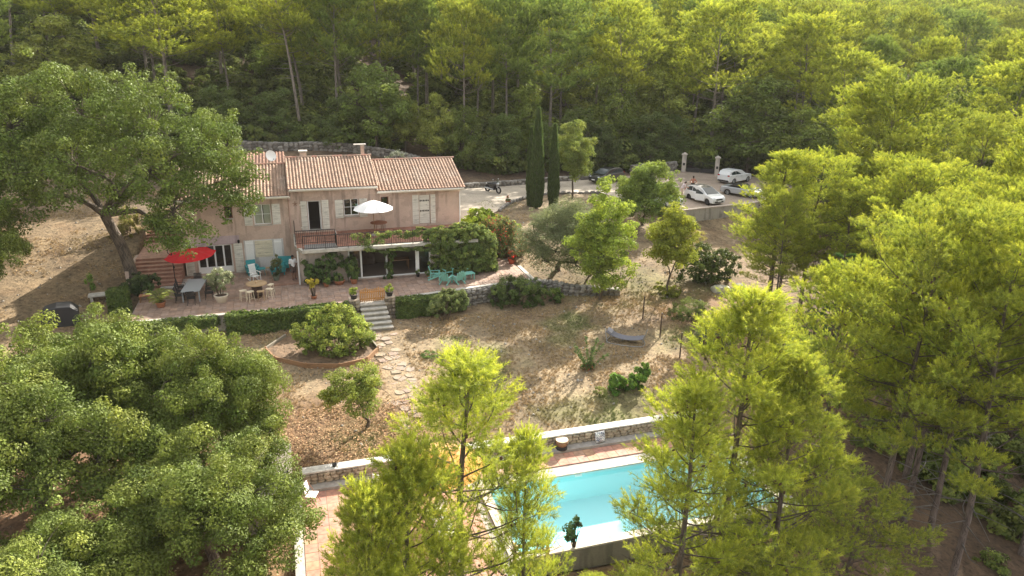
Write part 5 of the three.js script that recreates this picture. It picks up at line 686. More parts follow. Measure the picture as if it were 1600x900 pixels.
  part('eyes', new Geo().ball(0.009, ...hp(-0.032, 0.018, 0.083)).ball(0.009, ...hp(0.032, 0.018, 0.083)), mats.dark, t); part('mouth', new Geo().bar(hp(-0.022, -0.05, 0.092), hp(0.022, -0.05, 0.092), 0.005), std(0.3, 0.1, 0.08), t);
  const lerp3 = (a, b, q) => J[a].map((v, i) => mix(v, J[b][i], q));
  if (look.shirt) { const c = 0.018, sh = [B('hip', 'waist', 0.125 + c, 0.112 + c), B('waist', 'chest', 0.115 + c, 0.137 + c), B('shL', 'shR', 0.072 + c, 0.072 + c), [...J.chest, ...J.shL, 0.1 + c, 0.066 + c], [...J.chest, ...J.shR, 0.1 + c, 0.066 + c]]; for (const s of ['L', 'R']) sh.push([...J['sh' + s], ...lerp3('sh' + s, 'el' + s, 0.72), 0.056 + c, 0.054 + c]); part('shirt', new Geo().add(field(sh, 0.016, 0.05)), std(...look.shirt, { rough: 0.95, vc: false }), t); }
  const c = 0.016, q = look.short ? 0.85 : 1, tr = [B('hip', 'hip', 0.125 + c, 0.125 + c), B('hipL', 'hipR', 0.1 + c, 0.1 + c)]; for (const s of ['L', 'R']) { tr.push([...J['hip' + s], ...lerp3('hip' + s, 'kn' + s, q), 0.09 + c, (look.short ? 0.075 : 0.06) + c]); if (!look.short) tr.push([...J['kn' + s], ...lerp3('kn' + s, 'an' + s, 0.93), 0.06 + c, 0.05 + c]); } part('trousers', new Geo().add(field(tr, 0.016, 0.04)), std(...look.trousers, { rough: 0.9, vc: false }), t);
  for (const s of ['L', 'R']) part('shoe', new Geo().add(field([[J['an' + s][0], 0.045, J['an' + s][2] - 0.04, J['an' + s][0] + 0.02 * (s === 'L' ? 1 : -1), 0.04, J['an' + s][2] + 0.17, 0.042, 0.036]], 0.01, 0.01)), std(...(look.shoes ?? [0.1, 0.09, 0.09]), { vc: false }), t);
  return t;
}
const STAND = { hip: [0, 0.96, 0], waist: [0, 1.1, 0], chest: [0, 1.28, 0.01], neck: [0, 1.48, 0], head: [0, 1.62, 0.02], shL: [0.17, 1.41, 0], shR: [-0.17, 1.41, 0], elL: [0.24, 1.14, -0.02], elR: [-0.24, 1.14, -0.02], wrL: [0.25, 0.9, 0.07], wrR: [-0.25, 0.9, 0.07], hipL: [0.09, 0.92, 0], hipR: [-0.09, 0.92, 0], knL: [0.1, 0.5, 0.03], knR: [-0.1, 0.5, 0.03], anL: [0.11, 0.09, 0], anR: [-0.11, 0.09, 0] };
person('person in a white t-shirt standing at the corner of the lower room', [7.35, 0.133, 3.2], 0.3, { ...STAND, elL: [0.27, 1.16, 0.0], wrL: [0.14, 1.06, 0.2], anR: [-0.12, 0.09, 0.1], knR: [-0.11, 0.5, 0.09] }, { skin: [0.2, 0.1, 0.065], hair: [0.012, 0.01, 0.01], shirt: [0.8, 0.8, 0.82], trousers: [0.1, 0.07, 0.06], short: true });
person('shirtless person with dark hair seen from behind beyond the white people carrier', [49.0, yard(49, -13.4), -13.6], 2.9, { ...STAND, elL: [0.36, 1.16, -0.06], wrL: [0.2, 1.0, 0.06], elR: [-0.36, 1.16, -0.06], wrR: [-0.2, 1.0, 0.06] }, { skin: [0.4, 0.16, 0.1], hair: [0.012, 0.01, 0.01], trousers: [0.05, 0.06, 0.05], short: true });
person('person in a pale pink shirt leaning over beside the rear door of the people carrier', [46.2, yard(46.2, -11), -11.0], 1.2, { ...STAND, waist: [0, 1.08, 0.03], chest: [0, 1.25, 0.12], neck: [0, 1.42, 0.22], head: [0, 1.53, 0.29], shL: [0.17, 1.36, 0.18], shR: [-0.17, 1.36, 0.18], elL: [0.22, 1.14, 0.3], elR: [-0.22, 1.14, 0.3], wrL: [0.16, 1.08, 0.52], wrR: [-0.16, 1.08, 0.52], hip: [0, 0.95, -0.04], hipL: [0.09, 0.91, -0.04], hipR: [-0.09, 0.91, -0.04] }, { skin: [0.42, 0.22, 0.15], hair: [0.03, 0.02, 0.015], shirt: [0.72, 0.6, 0.62], trousers: [0.55, 0.42, 0.33], short: true, shoes: [0.35, 0.12, 0.12] });
// ------------------------------------------------------------------ vegetation
class Leaves {
  constructor(cap = 40000) { this.p = new Float32Array(cap * 3); this.c = new Float32Array(cap * 3); this.n = 0; this.i = []; }
  v(x, y, z, c) { if ((this.n + 1) * 3 > this.p.length) { const g = (a) => { const b = new Float32Array(a.length * 2); b.set(a); return b; }; this.p = g(this.p); this.c = g(this.c); } const k = this.n * 3; this.p[k] = x; this.p[k + 1] = y; this.p[k + 2] = z; this.c[k] = c[0]; this.c[k + 1] = c[1]; this.c[k + 2] = c[2]; return this.n++; }
  // a folded rhombic leaf at x,y,z facing n
  leaf(x, y, z, nx, ny, nz, len, wid, R, c) {
    let tx = R() - 0.5, ty = R() - 0.5, tz = R() - 0.5, d = tx * nx + ty * ny + tz * nz; tx -= d * nx; ty -= d * ny; tz -= d * nz; const l = hypot(tx, ty, tz) || 1; tx /= l; ty /= l; tz /= l;
    const sx = ny * tz - nz * ty, sy = nz * tx - nx * tz, sz = nx * ty - ny * tx, h = len / 2, w = wid / 2, f = wid * 0.18;
    const a = this.v(x - tx * h, y - ty * h, z - tz * h, c), b = this.v(x + sx * w + nx * f, y + sy * w + ny * f, z + sz * w + nz * f, c), e = this.v(x + tx * h, y + ty * h, z + tz * h, c), g = this.v(x - sx * w + nx * f, y - sy * w + ny * f, z - sz * w + nz * f, c);
    this.i.push(a, b, e, a, e, g);
  }
  // one needle or grass blade
  blade(x, y, z, dx, dy, dz, len, w, R, c, c2) {
    let sx = dy * (R() - 0.5) - dz * (R() - 0.5), sy = dz * (R() - 0.5) - dx * (R() - 0.5), sz = dx * (R() - 0.5) - dy * (R() - 0.5); const l = w / 2 / (hypot(sx, sy, sz) || 1); sx *= l; sy *= l; sz *= l;
    const a = this.v(x - sx, y - sy, z - sz, c), b = this.v(x + sx, y + sy, z + sz, c), e = this.v(x + dx * len, y + dy * len, z + dz * len, c2 ?? c); this.i.push(a, b, e);
  }
  geo() { const g = new THREE.BufferGeometry(); g.setAttribute('position', new THREE.BufferAttribute(this.p.slice(0, this.n * 3), 3)); g.setAttribute('color', new THREE.BufferAttribute(this.c.slice(0, this.n * 3), 3)); g.setIndex(new THREE.BufferAttribute(new Uint32Array(this.i), 1)); this.i = null; return g; }
}
const gauss = (R) => (R() + R() + R() - 1.5) * 0.82;
const dir3 = (R, up = 0) => { const z = R() * 2 - 1, a = R() * PI * 2, s = sqrt(1 - z * z); return V(s * cos(a), z + up, s * sin(a)).normalize(); };
// a limb: tapered tube through points
function limb(g, pts, r0, r1, seg = 7, col = [0.2, 0.15, 0.11]) {
  const c = new THREE.CatmullRomCurve3(pts), n = max(3, pts.length * 2), P = c.getPoints(n), pos = [], nor = [], uv = [], idx = []; let up = V(0.3, 0.1, 1), L = 0;
  for (let i = 0; i <= n; i++) {
    const T1 = P[min(n, i + 1)].clone().sub(P[max(0, i - 1)]).normalize(), A = V().crossVectors(T1, up).normalize(), B = V().crossVectors(A, T1); up = V().crossVectors(A, T1).lerp(up, 0.2).normalize(); if (abs(up.dot(T1)) > 0.95) up.set(1, 0, 0.2);
    const r = mix(r0, r1, i / n); if (i) L += P[i].distanceTo(P[i - 1]);
    for (let k = 0; k <= seg; k++) { const a = k / seg * PI * 2, x = cos(a), y = sin(a); pos.push(P[i].x + (A.x * x + B.x * y) * r, P[i].y + (A.y * x + B.y * y) * r, P[i].z + (A.z * x + B.z * y) * r); nor.push(A.x * x + B.x * y, A.y * x + B.y * y, A.z * x + B.z * y); uv.push(k / seg * 0.8, L * 0.5); if (i && k < seg) { const q = (i - 1) * (seg + 1) + k; idx.push(q, q + seg + 1, q + 1, q + 1, q + seg + 1, q + seg + 2); } }
  }
  const o = g.p.length / 3; for (let k = 0; k < pos.length; k++) { g.p.push(pos[k]); g.n.push(nor[k]); } for (const u of uv) g.u.push(u); for (let k = 0; k < pos.length / 3; k++) g.c.push(...col); for (const k of idx) g.i.push(k + o);
}
class Wood { constructor() { this.p = []; this.n = []; this.u = []; this.c = []; this.i = []; } geo() { const g = new THREE.BufferGeometry(); g.setAttribute('position', new THREE.Float32BufferAttribute(this.p, 3)); g.setAttribute('normal', new THREE.Float32BufferAttribute(this.n, 3)); g.setAttribute('uv', new THREE.Float32BufferAttribute(this.u, 2)); g.setAttribute('color', new THREE.Float32BufferAttribute(this.c, 3)); g.setIndex(this.i); return g; } }
const tone = (c, R, v = 0.3, hue = 0.15) => { const b = 1 - v / 2 + v * R(), h = (R() - 0.6) * hue * 0.6; return [c[0] * b * (1 + h), c[1] * b, c[2] * b * (1 - h)]; };
// a clump of leaves: centre, radii; leaves lie near its skin, tilted outwards and up
function clump(L, c, r, n, len, R, col, o = {}) {
  const ry = o.ry ?? r * 0.75;
  for (let k = 0; k < n; k++) { const d = dir3(R, o.up ?? 0.15), q = 0.3 + 0.65 * sqrt(R()), nn = V(d.x * 0.7 + gauss(R) * 0.9, d.y * 0.7 + 0.35 + gauss(R) * 0.8, d.z * 0.7 + gauss(R) * 0.9).normalize(), l = len * (0.55 + 0.95 * R() * R() + 0.1); L.leaf(c.x + d.x * r * q, c.y + d.y * ry * q, c.z + d.z * r * q, nn.x, nn.y, nn.z, l, l * (o.asp ?? 0.58), R, tone(col, R, 0.55, 0.14)); }
}
// broadleaf tree from lobes [x, y, z, r]; limbs run from the fork to each lobe, twigs to its clumps
function broadleaf(seed, { lobes, fork = [0, 2.5, 0], base = [0, 0, 0], r0 = 0.3, clumps = 300, per = 120, len = 0.16, cr = 0.55, col, tip, up = 0.25, bark = [0.16, 0.125, 0.095], flat = 0.85, asp = 0.58, bend = 0.25, hole = 0.24 }) {
  const R = rng(seed), L = new Leaves(clumps * per * 4 + 100), W = new Wood(), F = V(...fork), B = V(...base);
  const mid = B.clone().lerp(F, 0.5).add(V((R() - 0.5) * bend * 2, 0, (R() - 0.5) * bend * 2)); limb(W, [B.clone().add(V(0, -0.3, 0)), mid, F], r0, r0 * 0.72, 10, bark);
  const tot = lobes.reduce((s, l) => s + l[3] * l[3], 0);
  const nodes = [{ p: F, r: r0 * 0.7, d: 0 }];
  for (const lb of lobes.slice().sort((a, b) => F.distanceTo(V(a[0], a[1], a[2])) - F.distanceTo(V(b[0], b[1], b[2])))) {
    const C = V(lb[0], lb[1], lb[2]), r = lb[3], n = max(4, Math.round(clumps * r * r / tot)); let par = nodes[0], best = C.distanceTo(F) * 0.72; for (const q of nodes) if (q !== par && q.p.distanceTo(C) < best && C.y > q.p.y - 1.6) { best = q.p.distanceTo(C); par = q; }
    const D = C.distanceTo(par.p), m1 = par.p.clone().lerp(C, 0.5).add(V(gauss(R) * 0.22 * D, (0.1 + 0.1 * R()) * D, gauss(R) * 0.22 * D)), m0 = par.p.clone().lerp(m1, 0.5).add(V(gauss(R) * 0.1 * D, 0.02 * D, gauss(R) * 0.1 * D)), rl = min(par.r * 0.85, r0 * (par.d ? 0.3 : 0.52)); nodes.push({ p: C, r: rl * 0.7, d: par.d + 1 });
    limb(W, [par.p, m0, m1, C], rl, rl * 0.5, 7, bark);
    for (let k = 0; k < n; k++) {
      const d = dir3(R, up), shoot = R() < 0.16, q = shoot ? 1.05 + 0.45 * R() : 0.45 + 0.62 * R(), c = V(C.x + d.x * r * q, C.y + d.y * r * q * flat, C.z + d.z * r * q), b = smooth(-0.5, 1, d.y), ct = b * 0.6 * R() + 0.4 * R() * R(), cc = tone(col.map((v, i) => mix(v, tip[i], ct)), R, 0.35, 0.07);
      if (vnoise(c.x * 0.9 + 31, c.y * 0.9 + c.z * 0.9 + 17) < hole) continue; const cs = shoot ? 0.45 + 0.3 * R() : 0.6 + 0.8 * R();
      clump(L, c, cr * cs, Math.round(per * cs * cs * (0.8 + 0.5 * R())), len, R, cc, { asp });
      if (R() < 0.55) limb(W, [C.clone().lerp(m1, R() * 0.4), C.clone().lerp(c, 0.5).add(V(gauss(R) * 0.2, gauss(R) * 0.2, gauss(R) * 0.2)), c], rl * 0.22 + 0.008, 0.008, 4, bark);
    }
  }
  return { wood: W.geo(), crown: L.geo() };
}
// pine with brush-like tufts: limbs carry flat pads of upturned shoots
function pine(seed, { h, cb = 0.45, R: CR, prof, limbs = 24, pads = 6, tufts = 30, blades = 12, bl = 0.17, bw = 0.016, col, tip, r0 = 0.2, lean = 0.3, rise = 0.5, padr = 0.6, dead = 6, cones = 0, pv = 0.75, sprig = 0.35, spread = 0.7, twigs = 0, bark = [0.2, 0.155, 0.13], shoot = 0.75 }) {
  const R = rng(seed), L = new Leaves(limbs * pads * tufts * blades * 3 + 100), W = new Wood(), sway = [R() * 6, R() * 6], K = [];
  const trunk = (t) => V(lean * t * t * h * 0.15 + 0.18 * sin(t * 5 + sway[0]) * t, t * h, 0.18 * cos(t * 4 + sway[1]) * t);
  limb(W, [0, 0.15, 0.3, 0.45, 0.6, 0.75, 0.9, 0.98].map((t) => trunk(t).add(t ? V() : V(0, -0.4, 0))), r0, 0.03, 9, bark);
  for (let k = 0; k < dead; k++) { const t = cb * (0.3 + 0.7 * R()), a = R() * 6.28, l = CR * (0.25 + 0.5 * R()), A = trunk(t), M = A.clone().add(V(cos(a) * l * 0.5, l * 0.02 + 0.1 * R(), sin(a) * l * 0.5)), E = A.clone().add(V(cos(a + 0.3 * gauss(R)) * l, l * (R() - 0.4) * 0.35, sin(a + 0.3 * gauss(R)) * l)); limb(W, [A, M, E], 0.035, 0.008, 4, [0.3, 0.27, 0.25]); }
  for (let k = 0; k < twigs; k++) { const t = cb + (0.75 - cb) * R(), a = R() * 6.28, l = CR * (0.3 + 0.55 * R()), A = trunk(t), E = A.clone().add(V(cos(a) * l, l * (0.1 + 0.5 * R()), sin(a) * l)), Q = A.clone().lerp(E, 0.55).add(V(gauss(R) * 0.3, -0.1 * l, gauss(R) * 0.3)); limb(W, [A, Q, E], 0.03, 0.008, 3, [0.22, 0.17, 0.15]); for (let j = 0; j < 3; j++) { const B = Q.clone().lerp(E, R()); limb(W, [B, B.clone().add(V(gauss(R) * 0.5, 0.2 + 0.3 * R(), gauss(R) * 0.5))], 0.014, 0.006, 3, [0.22, 0.17, 0.15]); } }
  let az = R() * 6;
  for (let k = 0; k < limbs; k++) {
    const t0 = (k + 0.3 + 0.5 * R()) / limbs, t = mix(cb, 0.985, t0), A = trunk(t); az += 2.4 + gauss(R) * 0.7;
    const Lh = CR * prof(t0) * (0.75 + 0.5 * R()), el = mix(0.12, 1.15, t0 * t0) * rise + 0.1 * gauss(R), dx = cos(az), dz = sin(az);
    const pt = (s) => V(A.x + dx * Lh * s * cos(el * s), A.y + Lh * (sin(el) * s + rise * 0.35 * s * s), A.z + dz * Lh * s * cos(el * s));
    limb(W, [pt(0), pt(0.35).add(V(gauss(R) * 0.1, gauss(R) * 0.08, gauss(R) * 0.1)), pt(0.7), pt(1)], 0.018 + 0.028 * (1 - t0) * min(1, r0 / 0.16), 0.008, 5, bark);
    for (let q = 0; q < pads; q++) {
      const s = 0.32 + 0.72 * sqrt((q + R()) / pads), side = (q % 2 ? 1 : -1) * (0.2 + 0.8 * R()) * Lh * 0.36 * (1.15 - s), P0 = pt(min(1, s)), C = P0.clone().add(V(-dz * side, 0.18 * abs(side) + 0.14 * R(), dx * side));
      if (abs(side) > 0.15) limb(W, [P0, P0.clone().lerp(C, 0.6).add(V(0, -0.03, 0)), C], 0.012, 0.005, 4, bark);
      const pr = padr * (0.65 + 0.7 * R()), base = tone(col, R, 0.35, 0.2), tp = tone(tip, R, 0.35, 0.2), nt = Math.round(tufts * (0.6 + 0.8 * R()));
      if (cones && R() < cones) K.push(C.clone().add(V(gauss(R) * 0.2, -0.06, gauss(R) * 0.2)));
      for (let j = 0; j < nt; j++) { // upright brushes of needles
        const a = R() * 6.28, rr = pr * sqrt(R()), top = sqrt(max(0, 1 - (rr / pr) ** 2)), hy = pv * top * (1.2 * sqrt(R()) - 0.35) * pr, x = C.x + cos(a) * rr, y = C.y + hy, z = C.z + sin(a) * rr;
        const D = V(cos(a) * spread * rr / pr + dx * 0.3 + gauss(R) * 0.3, shoot + gauss(R) * 0.22, sin(a) * spread * rr / pr + dz * 0.3 + gauss(R) * 0.3).normalize(), sl = sprig * (0.6 + 0.8 * R()), w = clamp((hy / pr) / pv * 0.7 + 0.15 + 0.3 * R(), 0, 1);
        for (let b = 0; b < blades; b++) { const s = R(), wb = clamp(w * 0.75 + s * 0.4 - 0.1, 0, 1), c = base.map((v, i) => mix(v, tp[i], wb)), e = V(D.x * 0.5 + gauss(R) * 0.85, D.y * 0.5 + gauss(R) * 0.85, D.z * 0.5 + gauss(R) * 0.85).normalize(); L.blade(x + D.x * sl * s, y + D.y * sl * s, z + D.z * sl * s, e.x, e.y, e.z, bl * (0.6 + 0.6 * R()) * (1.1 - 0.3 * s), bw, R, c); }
      }
    }
  }
  let cg = null; if (K.length) { cg = new Geo(); for (const k of K) cg.add(new THREE.SphereGeometry(0.05, 6, 5), M4(k.x, k.y, k.z, R(), R(), R(), 0.8, 1.4, 0.8)); cg = cg.geo(); }
  return { wood: W.geo(), crown: L.geo(), cones: cg };
}
function plantTree(name, label, cat, proto, m, pos, turn, scale, group) {
  const t = thing(name, label, cat, pos, turn, group); if (scale) t.scale.set(...(scale.length ? scale : [scale, scale, scale])); part('trunk', proto.wood, mats.bark, t); part('crown', proto.crown, m, t); if (proto.cones) tag(part('cones', proto.cones, mats.cone ??= std(0.09, 0.05, 0.03), t), null, null, null, 'stuff'); return t;
}
const DOME = (t) => sqrt(max(0.02, 1 - (1.25 * t - 0.3) ** 2)), CONE = (t) => 0.12 + 0.9 * (1 - t) ** 0.8 * smooth(-0.25, 0.25, t), UMB = (t) => t < 0.5 ? 0.5 + 0.9 * t : sqrt(max(0.03, 1 - (1.8 * (t - 0.5)) ** 2)) * 0.95;
const CAMY = -17.5 * PI / 180;   // local x along the long side of the valley
const OAK = [0.08, 0.112, 0.028], OAKT = [0.22, 0.235, 0.065], PINE = [0.07, 0.11, 0.02], PINET = [0.31, 0.335, 0.045], LIME = [0.13, 0.17, 0.025], LIMET = [0.3, 0.33, 0.045], DARKL = [0.05, 0.075, 0.02];
// the great oak at the left end of the house
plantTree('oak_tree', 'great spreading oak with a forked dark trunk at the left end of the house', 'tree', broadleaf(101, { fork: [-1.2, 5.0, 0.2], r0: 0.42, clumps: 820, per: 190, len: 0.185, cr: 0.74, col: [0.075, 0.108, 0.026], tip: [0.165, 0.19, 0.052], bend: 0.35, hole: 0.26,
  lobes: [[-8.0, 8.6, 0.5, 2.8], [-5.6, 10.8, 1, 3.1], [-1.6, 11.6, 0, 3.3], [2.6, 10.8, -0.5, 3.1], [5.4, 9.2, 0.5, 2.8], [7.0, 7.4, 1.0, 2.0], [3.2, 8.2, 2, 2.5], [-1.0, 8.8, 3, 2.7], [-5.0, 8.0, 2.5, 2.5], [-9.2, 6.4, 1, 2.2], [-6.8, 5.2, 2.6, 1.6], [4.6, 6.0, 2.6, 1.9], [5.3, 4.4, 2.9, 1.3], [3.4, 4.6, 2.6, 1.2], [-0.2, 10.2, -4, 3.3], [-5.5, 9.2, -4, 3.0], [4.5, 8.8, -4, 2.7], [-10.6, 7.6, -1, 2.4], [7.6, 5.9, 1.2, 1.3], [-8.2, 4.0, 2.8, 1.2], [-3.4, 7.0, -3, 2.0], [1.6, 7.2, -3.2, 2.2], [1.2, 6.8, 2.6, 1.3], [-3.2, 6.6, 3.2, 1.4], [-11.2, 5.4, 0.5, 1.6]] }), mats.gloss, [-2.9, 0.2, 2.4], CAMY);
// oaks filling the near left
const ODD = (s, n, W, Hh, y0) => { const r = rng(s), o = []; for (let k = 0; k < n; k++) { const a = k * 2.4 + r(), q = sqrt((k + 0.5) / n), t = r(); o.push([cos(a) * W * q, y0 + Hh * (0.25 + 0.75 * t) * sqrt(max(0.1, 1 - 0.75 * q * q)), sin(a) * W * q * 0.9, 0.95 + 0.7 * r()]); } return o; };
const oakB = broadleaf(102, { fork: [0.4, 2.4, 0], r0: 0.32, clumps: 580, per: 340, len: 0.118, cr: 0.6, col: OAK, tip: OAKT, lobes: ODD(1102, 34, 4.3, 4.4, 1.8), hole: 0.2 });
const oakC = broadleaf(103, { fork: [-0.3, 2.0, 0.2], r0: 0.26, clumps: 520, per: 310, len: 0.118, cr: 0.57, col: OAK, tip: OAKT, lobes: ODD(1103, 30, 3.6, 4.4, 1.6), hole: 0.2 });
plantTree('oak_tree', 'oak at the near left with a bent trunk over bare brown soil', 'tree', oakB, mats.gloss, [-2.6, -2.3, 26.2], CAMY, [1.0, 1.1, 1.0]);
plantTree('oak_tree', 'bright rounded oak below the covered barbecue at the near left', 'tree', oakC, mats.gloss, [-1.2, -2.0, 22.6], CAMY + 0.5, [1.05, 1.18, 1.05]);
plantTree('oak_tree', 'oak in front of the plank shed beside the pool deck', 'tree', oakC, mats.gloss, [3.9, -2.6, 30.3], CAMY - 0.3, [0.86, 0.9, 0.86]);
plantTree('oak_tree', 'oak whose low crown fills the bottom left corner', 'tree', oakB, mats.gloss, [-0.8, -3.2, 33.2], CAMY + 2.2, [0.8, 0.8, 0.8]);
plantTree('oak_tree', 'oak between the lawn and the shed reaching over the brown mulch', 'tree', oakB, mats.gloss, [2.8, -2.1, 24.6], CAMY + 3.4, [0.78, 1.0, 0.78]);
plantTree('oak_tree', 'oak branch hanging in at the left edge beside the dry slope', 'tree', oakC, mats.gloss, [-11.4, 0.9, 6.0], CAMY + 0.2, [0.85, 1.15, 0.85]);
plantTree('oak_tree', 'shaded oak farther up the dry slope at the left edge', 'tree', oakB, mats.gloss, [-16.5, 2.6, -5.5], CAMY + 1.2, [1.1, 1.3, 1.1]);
// pines in the foreground
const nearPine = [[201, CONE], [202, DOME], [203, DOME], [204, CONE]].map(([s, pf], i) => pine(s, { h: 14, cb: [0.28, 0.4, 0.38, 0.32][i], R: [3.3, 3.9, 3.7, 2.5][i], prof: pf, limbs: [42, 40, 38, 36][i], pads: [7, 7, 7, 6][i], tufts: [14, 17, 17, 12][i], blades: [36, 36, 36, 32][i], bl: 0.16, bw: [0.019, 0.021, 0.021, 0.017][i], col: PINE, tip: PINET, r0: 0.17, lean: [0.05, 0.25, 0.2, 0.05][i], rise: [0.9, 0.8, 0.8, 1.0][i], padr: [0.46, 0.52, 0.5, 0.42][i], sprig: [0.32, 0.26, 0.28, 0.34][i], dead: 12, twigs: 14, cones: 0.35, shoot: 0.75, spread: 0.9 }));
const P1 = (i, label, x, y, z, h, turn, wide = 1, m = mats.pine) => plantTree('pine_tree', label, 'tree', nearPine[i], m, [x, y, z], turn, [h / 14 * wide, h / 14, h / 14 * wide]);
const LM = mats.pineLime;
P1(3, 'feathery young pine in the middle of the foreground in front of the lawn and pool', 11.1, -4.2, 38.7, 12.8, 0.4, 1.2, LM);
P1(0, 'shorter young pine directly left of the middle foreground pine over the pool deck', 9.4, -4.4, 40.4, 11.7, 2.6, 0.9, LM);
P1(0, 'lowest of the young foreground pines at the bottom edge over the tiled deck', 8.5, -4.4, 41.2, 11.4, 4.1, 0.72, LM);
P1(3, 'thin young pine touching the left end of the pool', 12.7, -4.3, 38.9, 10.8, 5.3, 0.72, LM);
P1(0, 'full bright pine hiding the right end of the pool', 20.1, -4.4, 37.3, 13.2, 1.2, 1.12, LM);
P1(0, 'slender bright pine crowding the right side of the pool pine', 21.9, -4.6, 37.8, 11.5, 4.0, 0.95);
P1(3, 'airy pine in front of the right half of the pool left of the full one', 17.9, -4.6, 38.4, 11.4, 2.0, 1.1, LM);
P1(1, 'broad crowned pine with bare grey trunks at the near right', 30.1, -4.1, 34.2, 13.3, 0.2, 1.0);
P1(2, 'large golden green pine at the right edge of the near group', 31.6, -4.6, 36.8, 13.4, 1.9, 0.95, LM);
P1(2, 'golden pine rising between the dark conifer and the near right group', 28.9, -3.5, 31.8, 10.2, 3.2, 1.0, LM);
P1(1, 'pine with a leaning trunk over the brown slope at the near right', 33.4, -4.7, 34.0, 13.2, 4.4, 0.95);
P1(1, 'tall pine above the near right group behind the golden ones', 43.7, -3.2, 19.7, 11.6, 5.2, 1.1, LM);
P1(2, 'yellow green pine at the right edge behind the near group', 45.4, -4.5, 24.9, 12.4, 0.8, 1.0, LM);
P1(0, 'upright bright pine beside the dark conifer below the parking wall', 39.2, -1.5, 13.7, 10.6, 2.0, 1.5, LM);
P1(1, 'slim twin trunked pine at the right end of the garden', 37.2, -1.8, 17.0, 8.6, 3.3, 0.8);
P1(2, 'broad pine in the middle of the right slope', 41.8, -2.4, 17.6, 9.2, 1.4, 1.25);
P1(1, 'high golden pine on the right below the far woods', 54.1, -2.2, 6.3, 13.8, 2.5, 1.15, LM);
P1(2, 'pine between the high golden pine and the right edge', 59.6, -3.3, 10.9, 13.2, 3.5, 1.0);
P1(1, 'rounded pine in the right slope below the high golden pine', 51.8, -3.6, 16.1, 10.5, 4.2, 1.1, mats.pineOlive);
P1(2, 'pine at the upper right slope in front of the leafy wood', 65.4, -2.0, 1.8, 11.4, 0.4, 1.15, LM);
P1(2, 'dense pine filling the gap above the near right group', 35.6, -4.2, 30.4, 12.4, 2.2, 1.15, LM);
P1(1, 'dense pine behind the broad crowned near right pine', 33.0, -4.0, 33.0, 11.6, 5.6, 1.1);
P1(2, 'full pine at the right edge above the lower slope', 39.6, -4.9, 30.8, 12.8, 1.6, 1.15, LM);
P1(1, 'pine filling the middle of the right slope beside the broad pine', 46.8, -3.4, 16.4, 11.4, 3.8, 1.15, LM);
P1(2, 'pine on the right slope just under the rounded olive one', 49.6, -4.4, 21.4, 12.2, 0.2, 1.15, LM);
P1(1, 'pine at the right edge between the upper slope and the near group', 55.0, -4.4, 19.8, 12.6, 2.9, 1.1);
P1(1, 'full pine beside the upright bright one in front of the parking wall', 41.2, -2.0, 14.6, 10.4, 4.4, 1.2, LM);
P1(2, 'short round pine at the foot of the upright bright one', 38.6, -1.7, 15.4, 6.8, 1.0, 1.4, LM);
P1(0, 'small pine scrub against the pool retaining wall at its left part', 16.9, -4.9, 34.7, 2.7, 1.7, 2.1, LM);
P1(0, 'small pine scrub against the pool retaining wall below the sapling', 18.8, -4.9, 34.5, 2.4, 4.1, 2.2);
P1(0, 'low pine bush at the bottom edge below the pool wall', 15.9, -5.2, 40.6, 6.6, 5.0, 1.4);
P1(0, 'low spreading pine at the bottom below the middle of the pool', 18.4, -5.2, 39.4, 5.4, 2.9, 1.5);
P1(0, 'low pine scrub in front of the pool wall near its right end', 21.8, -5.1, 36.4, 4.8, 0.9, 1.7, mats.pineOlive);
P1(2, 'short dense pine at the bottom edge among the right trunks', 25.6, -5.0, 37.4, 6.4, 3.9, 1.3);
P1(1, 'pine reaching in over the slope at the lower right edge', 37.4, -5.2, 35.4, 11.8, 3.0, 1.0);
{ // dark conifer with drooping fronds
  const R = rng(301), L = new Leaves(200000), W = new Wood(), h = 8.6; limb(W, [V(0, -0.2, 0), V(0, h * 0.5, 0), V(0, h, 0)], 0.14, 0.02, 7);
  for (let k = 0; k < 46; k++) { const t = 0.08 + 0.9 * (k + R()) / 46, a = k * 2.4, l = 2.1 * (1 - t) ** 0.75 + 0.2, E = (s) => V(cos(a) * l * s, t * h + 0.55 * l * s - 0.42 * l * s * s, sin(a) * l * s); limb(W, [E(0), E(0.5), E(1)], 0.03, 0.006, 4); for (let j = 0; j < 46; j++) { const s = 0.15 + 0.9 * R(), q = E(min(1.05, s)), c = tone([0.05, 0.1, 0.022], R, 0.6, 0.3), w = 0.5 * l * (1.1 - s) * 0.6; for (let b = 0; b < 9; b++) { const sd = gauss(R) * w; L.blade(q.x - sin(a) * sd, q.y + gauss(R) * 0.06 - abs(sd) * 0.15, q.z + cos(a) * sd, cos(a) * 0.7 + gauss(R) * 0.5, 0.35 + gauss(R) * 0.4, sin(a) * 0.7 + gauss(R) * 0.5, 0.24, 0.028, R, c); } } }
  plantTree('conifer_tree', 'dark drooping conifer between the bright pines on the right', 'tree', { wood: W.geo(), crown: L.geo() }, mats.leaf, [35.2, -3.0, 24.4], 0.4, 1.05); const c = scene.children[scene.children.length - 1]; copy(c, [37.6, -2.4, 20.4], 2.1, 'smaller dark conifer just behind the drooping one', 0.75);
}
